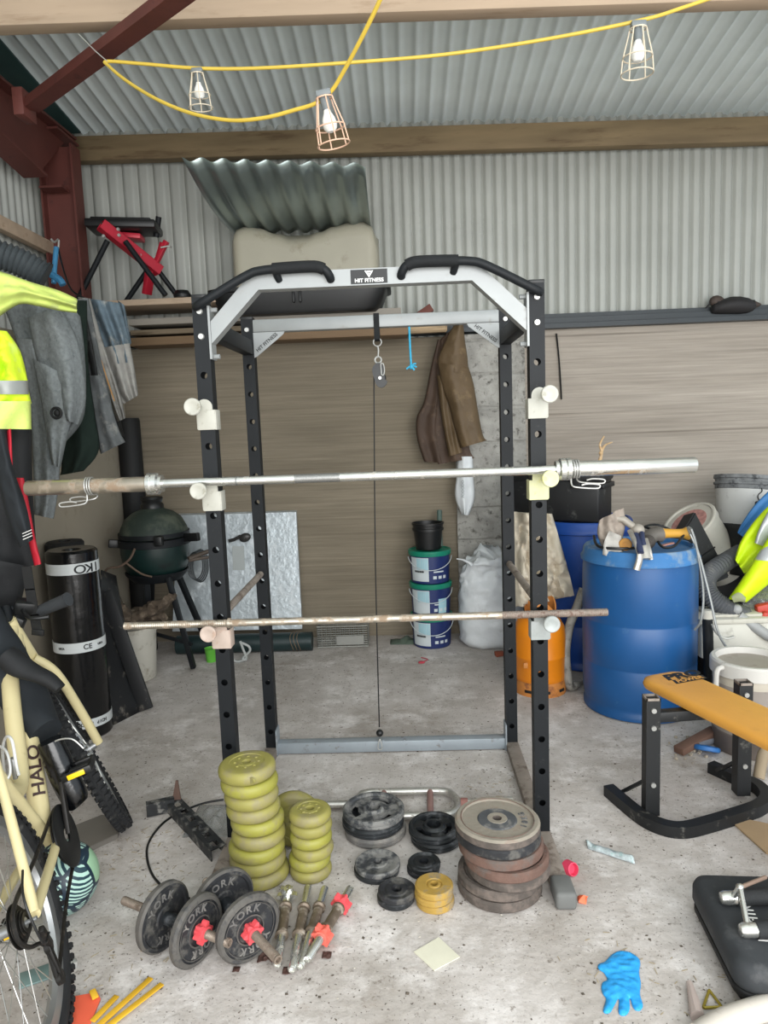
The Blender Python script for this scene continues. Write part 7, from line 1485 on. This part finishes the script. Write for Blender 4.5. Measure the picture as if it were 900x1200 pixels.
lc = onf(886, 1078, zc_ + .001); lx = (onf(868, 1092, zc_) - onf(893, 1052, zc_)); lx = (onf(874, 1060, zc_) - onf(888, 1088, zc_)); lx.z = 0; lx.normalize(); ly = Vector((-lx.y, lx.x, 0))
Mt = Matrix((lx, ly, Vector((0, 0, 1)))).transposed().to_4x4(); Mt.translation = onf(881, 1073, zc_ + .0008)
m.text('HIT FITNESS', .036, Mt, .0004, 1.0, .0006); m.build('white_lettering', M_white_ink, t)
# cardboard, pipe, stick, wire triangle
slab('cardboard_sheet', [(858, 965), (868, 960), (915, 970), (930, 1005), (898, 1001)], .001, .006, mat('brown_cardboard', 'a58c6c', .85, var=.1), 'flat piece of brown cardboard on the floor beyond the black exercise pad', 'cardboard')
m = MB(); P_ = [onf(818, 1215, .028), onf(850, 1196, .028), onf(905, 1178, .028), onf(960, 1160, .028)]; m.tube(P_, .028, 14, 4); m.build('plaster_pipe', mat('plastered_white_pipe', 'c1bab0', .8, var=.1, dirt='9c9186', damt=.3), label='plaster covered white pipe at the near right corner of the floor', cat='pipe')
m = MB(); a, b = onf(808, 1152, .012), onf(818, 1192, .012); m.tube([a, a.lerp(b, .5), b], lambda u: .008 + .010 * u, 10); m.build('white_stick', mat('dusty_pinkish_stick', 'b9a9a2', .85, var=.12), label='dusty pinkish white stick on the floor beside the wire triangle', cat='stick')
m = MB(); P_ = [onf(831, 1160, .004), onf(846, 1180, .004), onf(824, 1181, .004)]; P_ = [P_[0], P_[0].lerp(P_[1], .95), P_[1], P_[1].lerp(P_[2], .95), P_[2], P_[2].lerp(P_[0], .95)]; m.tube(P_, .0035, 8, closed=True); m.build('wire_triangle', mat('yellow_brass_wire', 'a8963f', .4, .4), label='small yellow wire triangle on the floor', cat='wire')
# ---------------------------------------------------------------- festoon cable with caged lamps
M_ycab = mat('yellow_cable', 'd2b445', .5, 0, var=.06)
M_cage = mat('cream_plastic_cage', 'cfc3ad', .5, 0, var=.08); M_cage_p = mat('pinkish_cream_cage', 'd3ad94', .5, 0, var=.08)
M_sock = mat('grey_lamp_holder', '6f7577', .5, var=.08); M_bulb = mat('frosted_white_bulb', 'e6e6e2', .25, 0, var=.02)
yc = 2.75
ends_ = [(930, -40, 2.76), (860, -12, 2.72), (800, 9, 2.70), (750, 24, 2.68), (640, 46, 2.75), (520, 64, 2.80), (400, 74, 2.82), (300, 80, 2.84), (232, 80, 2.85), (170, 75, 2.86), (126, 72, 2.88), (128, 78, 2.86), (150, 96, 2.78), (185, 117, 2.66), (225, 133, 2.56), (270, 141, 2.48), (310, 138, 2.42), (345, 129, 2.38), (370, 121, 2.35), (388, 107, 2.33), (402, 85, 2.28), (425, 42, 2.18), (448, -6, 2.08), (475, -70, 1.98)]
m = MB(); m.tube([at(*p) for p in ends_], .0062, 10, 8); m.build('festoon_cable', M_ycab, label='yellow festoon cable strung across under the roof', cat='cable')
m = MB(); m.tube([at(x, y, Y) for x, y, Y in ((126, 72, 2.875), (112, 60, 2.88), (92, 40, 2.9))], .0022, 6, 3); m.build('tie_wire', M_zinc, label='thin wire tying the yellow cable to the red brace', cat='wire')
def lamp(top, Y, d, h_, label, M, seeds=0):
    p = at(top[0], top[1], Y); d = Vector(d).normalized(); Mx = axmat(p, d, Vector((0, 1, 0))); t = thing('caged_lamp', label, 'lamp', p, 'caged festoon lamps'); s = h_ / .20
    m = MB(); m.box((0, 0, -.002), (.062 * s, .03 * s, .024 * s), m=Mx, bev=.004); m.lathe([(0, .005), (.019 * s, .005), (.021 * s, .02 * s), (.016 * s, .06 * s), (0, .06 * s)], 18, Mx); m.build('lamp_holder', M_sock, t)
    m = MB(); m.lathe([(0, .058 * s), (.013 * s, .058 * s), (.016 * s, .072 * s), (.026 * s, .092 * s), (.030 * s, .112 * s), (.027 * s, .130 * s), (.016 * s, .142 * s), (0, .145 * s)], 24, Mx); m.build('bulb', M_bulb, t)
    m = MB(); r0, r1, r2 = .034 * s, .060 * s, .066 * s
    for k in range(6):
        a = 2 * PI * (k + .3) / 6; ca, sa = math.cos(a), math.sin(a); m.tube([Mx @ Vector((r * ca, r * sa, z)) for r, z in ((r0 * .6, .012 * s), (r0, .014 * s), (r0 * 1.15, .04 * s), (r1, .125 * s), (r2, .19 * s))], .0028 * s, 6)
    for r, z in ((r1, .125 * s), (r2, .19 * s), (r0, .016 * s)): m.tube([Mx @ Vector((r * math.cos(a), r * math.sin(a), z)) for a in [2 * PI * k / 28 for k in range(28)]], .003 * s, 8, closed=True)
    m.build('wire_cage', M, t); return t
lamp((748, 29), 2.67, (.0, .06, -1), .165, 'caged lamp at the far right of the yellow cable', M_cage)
lamp((231, 83), 2.84, (.02, .10, -1), .135, 'smallest caged lamp, on the yellow cable above the loose corrugated sheet', M_cage)
lamp((379, 110), 2.33, (.17, .12, -1), .155, 'pinkish caged lamp tilted where the two runs of yellow cable cross', M_cage_p)
# ---------------------------------------------------------------- grit and straw on the floor
M_grit = mat('dark_floor_grit', '5c5349', .95, 0, var=.35, scale=60); M_straw = mat('straw', 'a59678', .9, var=.25, scale=40); M_pale = mat('pale_floor_crumbs', 'bdb6ac', .95, var=.15, scale=50)
rnd = random.Random(21)
def chips(n, box, smin, smax):
    m = MB()
    for k in range(n):
        x, y = rnd.uniform(box[0], box[1]), rnd.uniform(box[2], box[3])
        if noise.noise(Vector((x * 1.6, y * 1.6, 4))) < rnd.uniform(-.5, .35): continue
        s_ = rnd.uniform(smin, smax) * rnd.uniform(.5, 1); a = rnd.uniform(0, 6.28); h = s_ * rnd.uniform(.15, .4)
        c, q = math.cos(a), math.sin(a); w2 = s_ * rnd.uniform(.3, 1); P_ = [(x + c * s_, y + q * s_), (x - q * w2, y + c * w2), (x - c * s_, y - q * s_), (x + q * w2, y - c * w2)]
        m.add([(u, v, .0008) for u, v in P_] + [(x, y, h + .001)], [(0, 1, 4), (1, 2, 4), (2, 3, 4), (3, 0, 4)])
    return m
chips(3600, (-1.5, 1.9, 1.3, 4.6), .002, .008).build('floor_grit', M_grit, kind='stuff', flat=True, label='dark grit scattered over the concrete floor', cat='grit')
chips(1500, (-1.3, 1.9, 1.3, 3.6), .002, .006).build('floor_crumbs', M_pale, kind='stuff', flat=True, label='pale crumbs scattered over the concrete floor', cat='crumbs')
m = MB()
for k in range(170):
    cx, cy = ((-.98, 2.35), (-.85, 2.2), (-.9, 1.75), (.3, 2.75), (.62, 1.75), (-.95, 2.5))[k % 6]; x, y = rnd.gauss(cx, .10), rnd.gauss(cy, .08); a = rnd.uniform(0, 3.14); l = rnd.uniform(.004, .012)
    d = Vector((math.cos(a), math.sin(a), 0)) * l; c = Vector((x, y, .002)); m.bar(c - d, c + d, .0015, .001)
m.build('straw_bits', M_straw, kind='stuff', flat=True, label='short bits of straw lying on the floor near the bicycle', cat='straw')
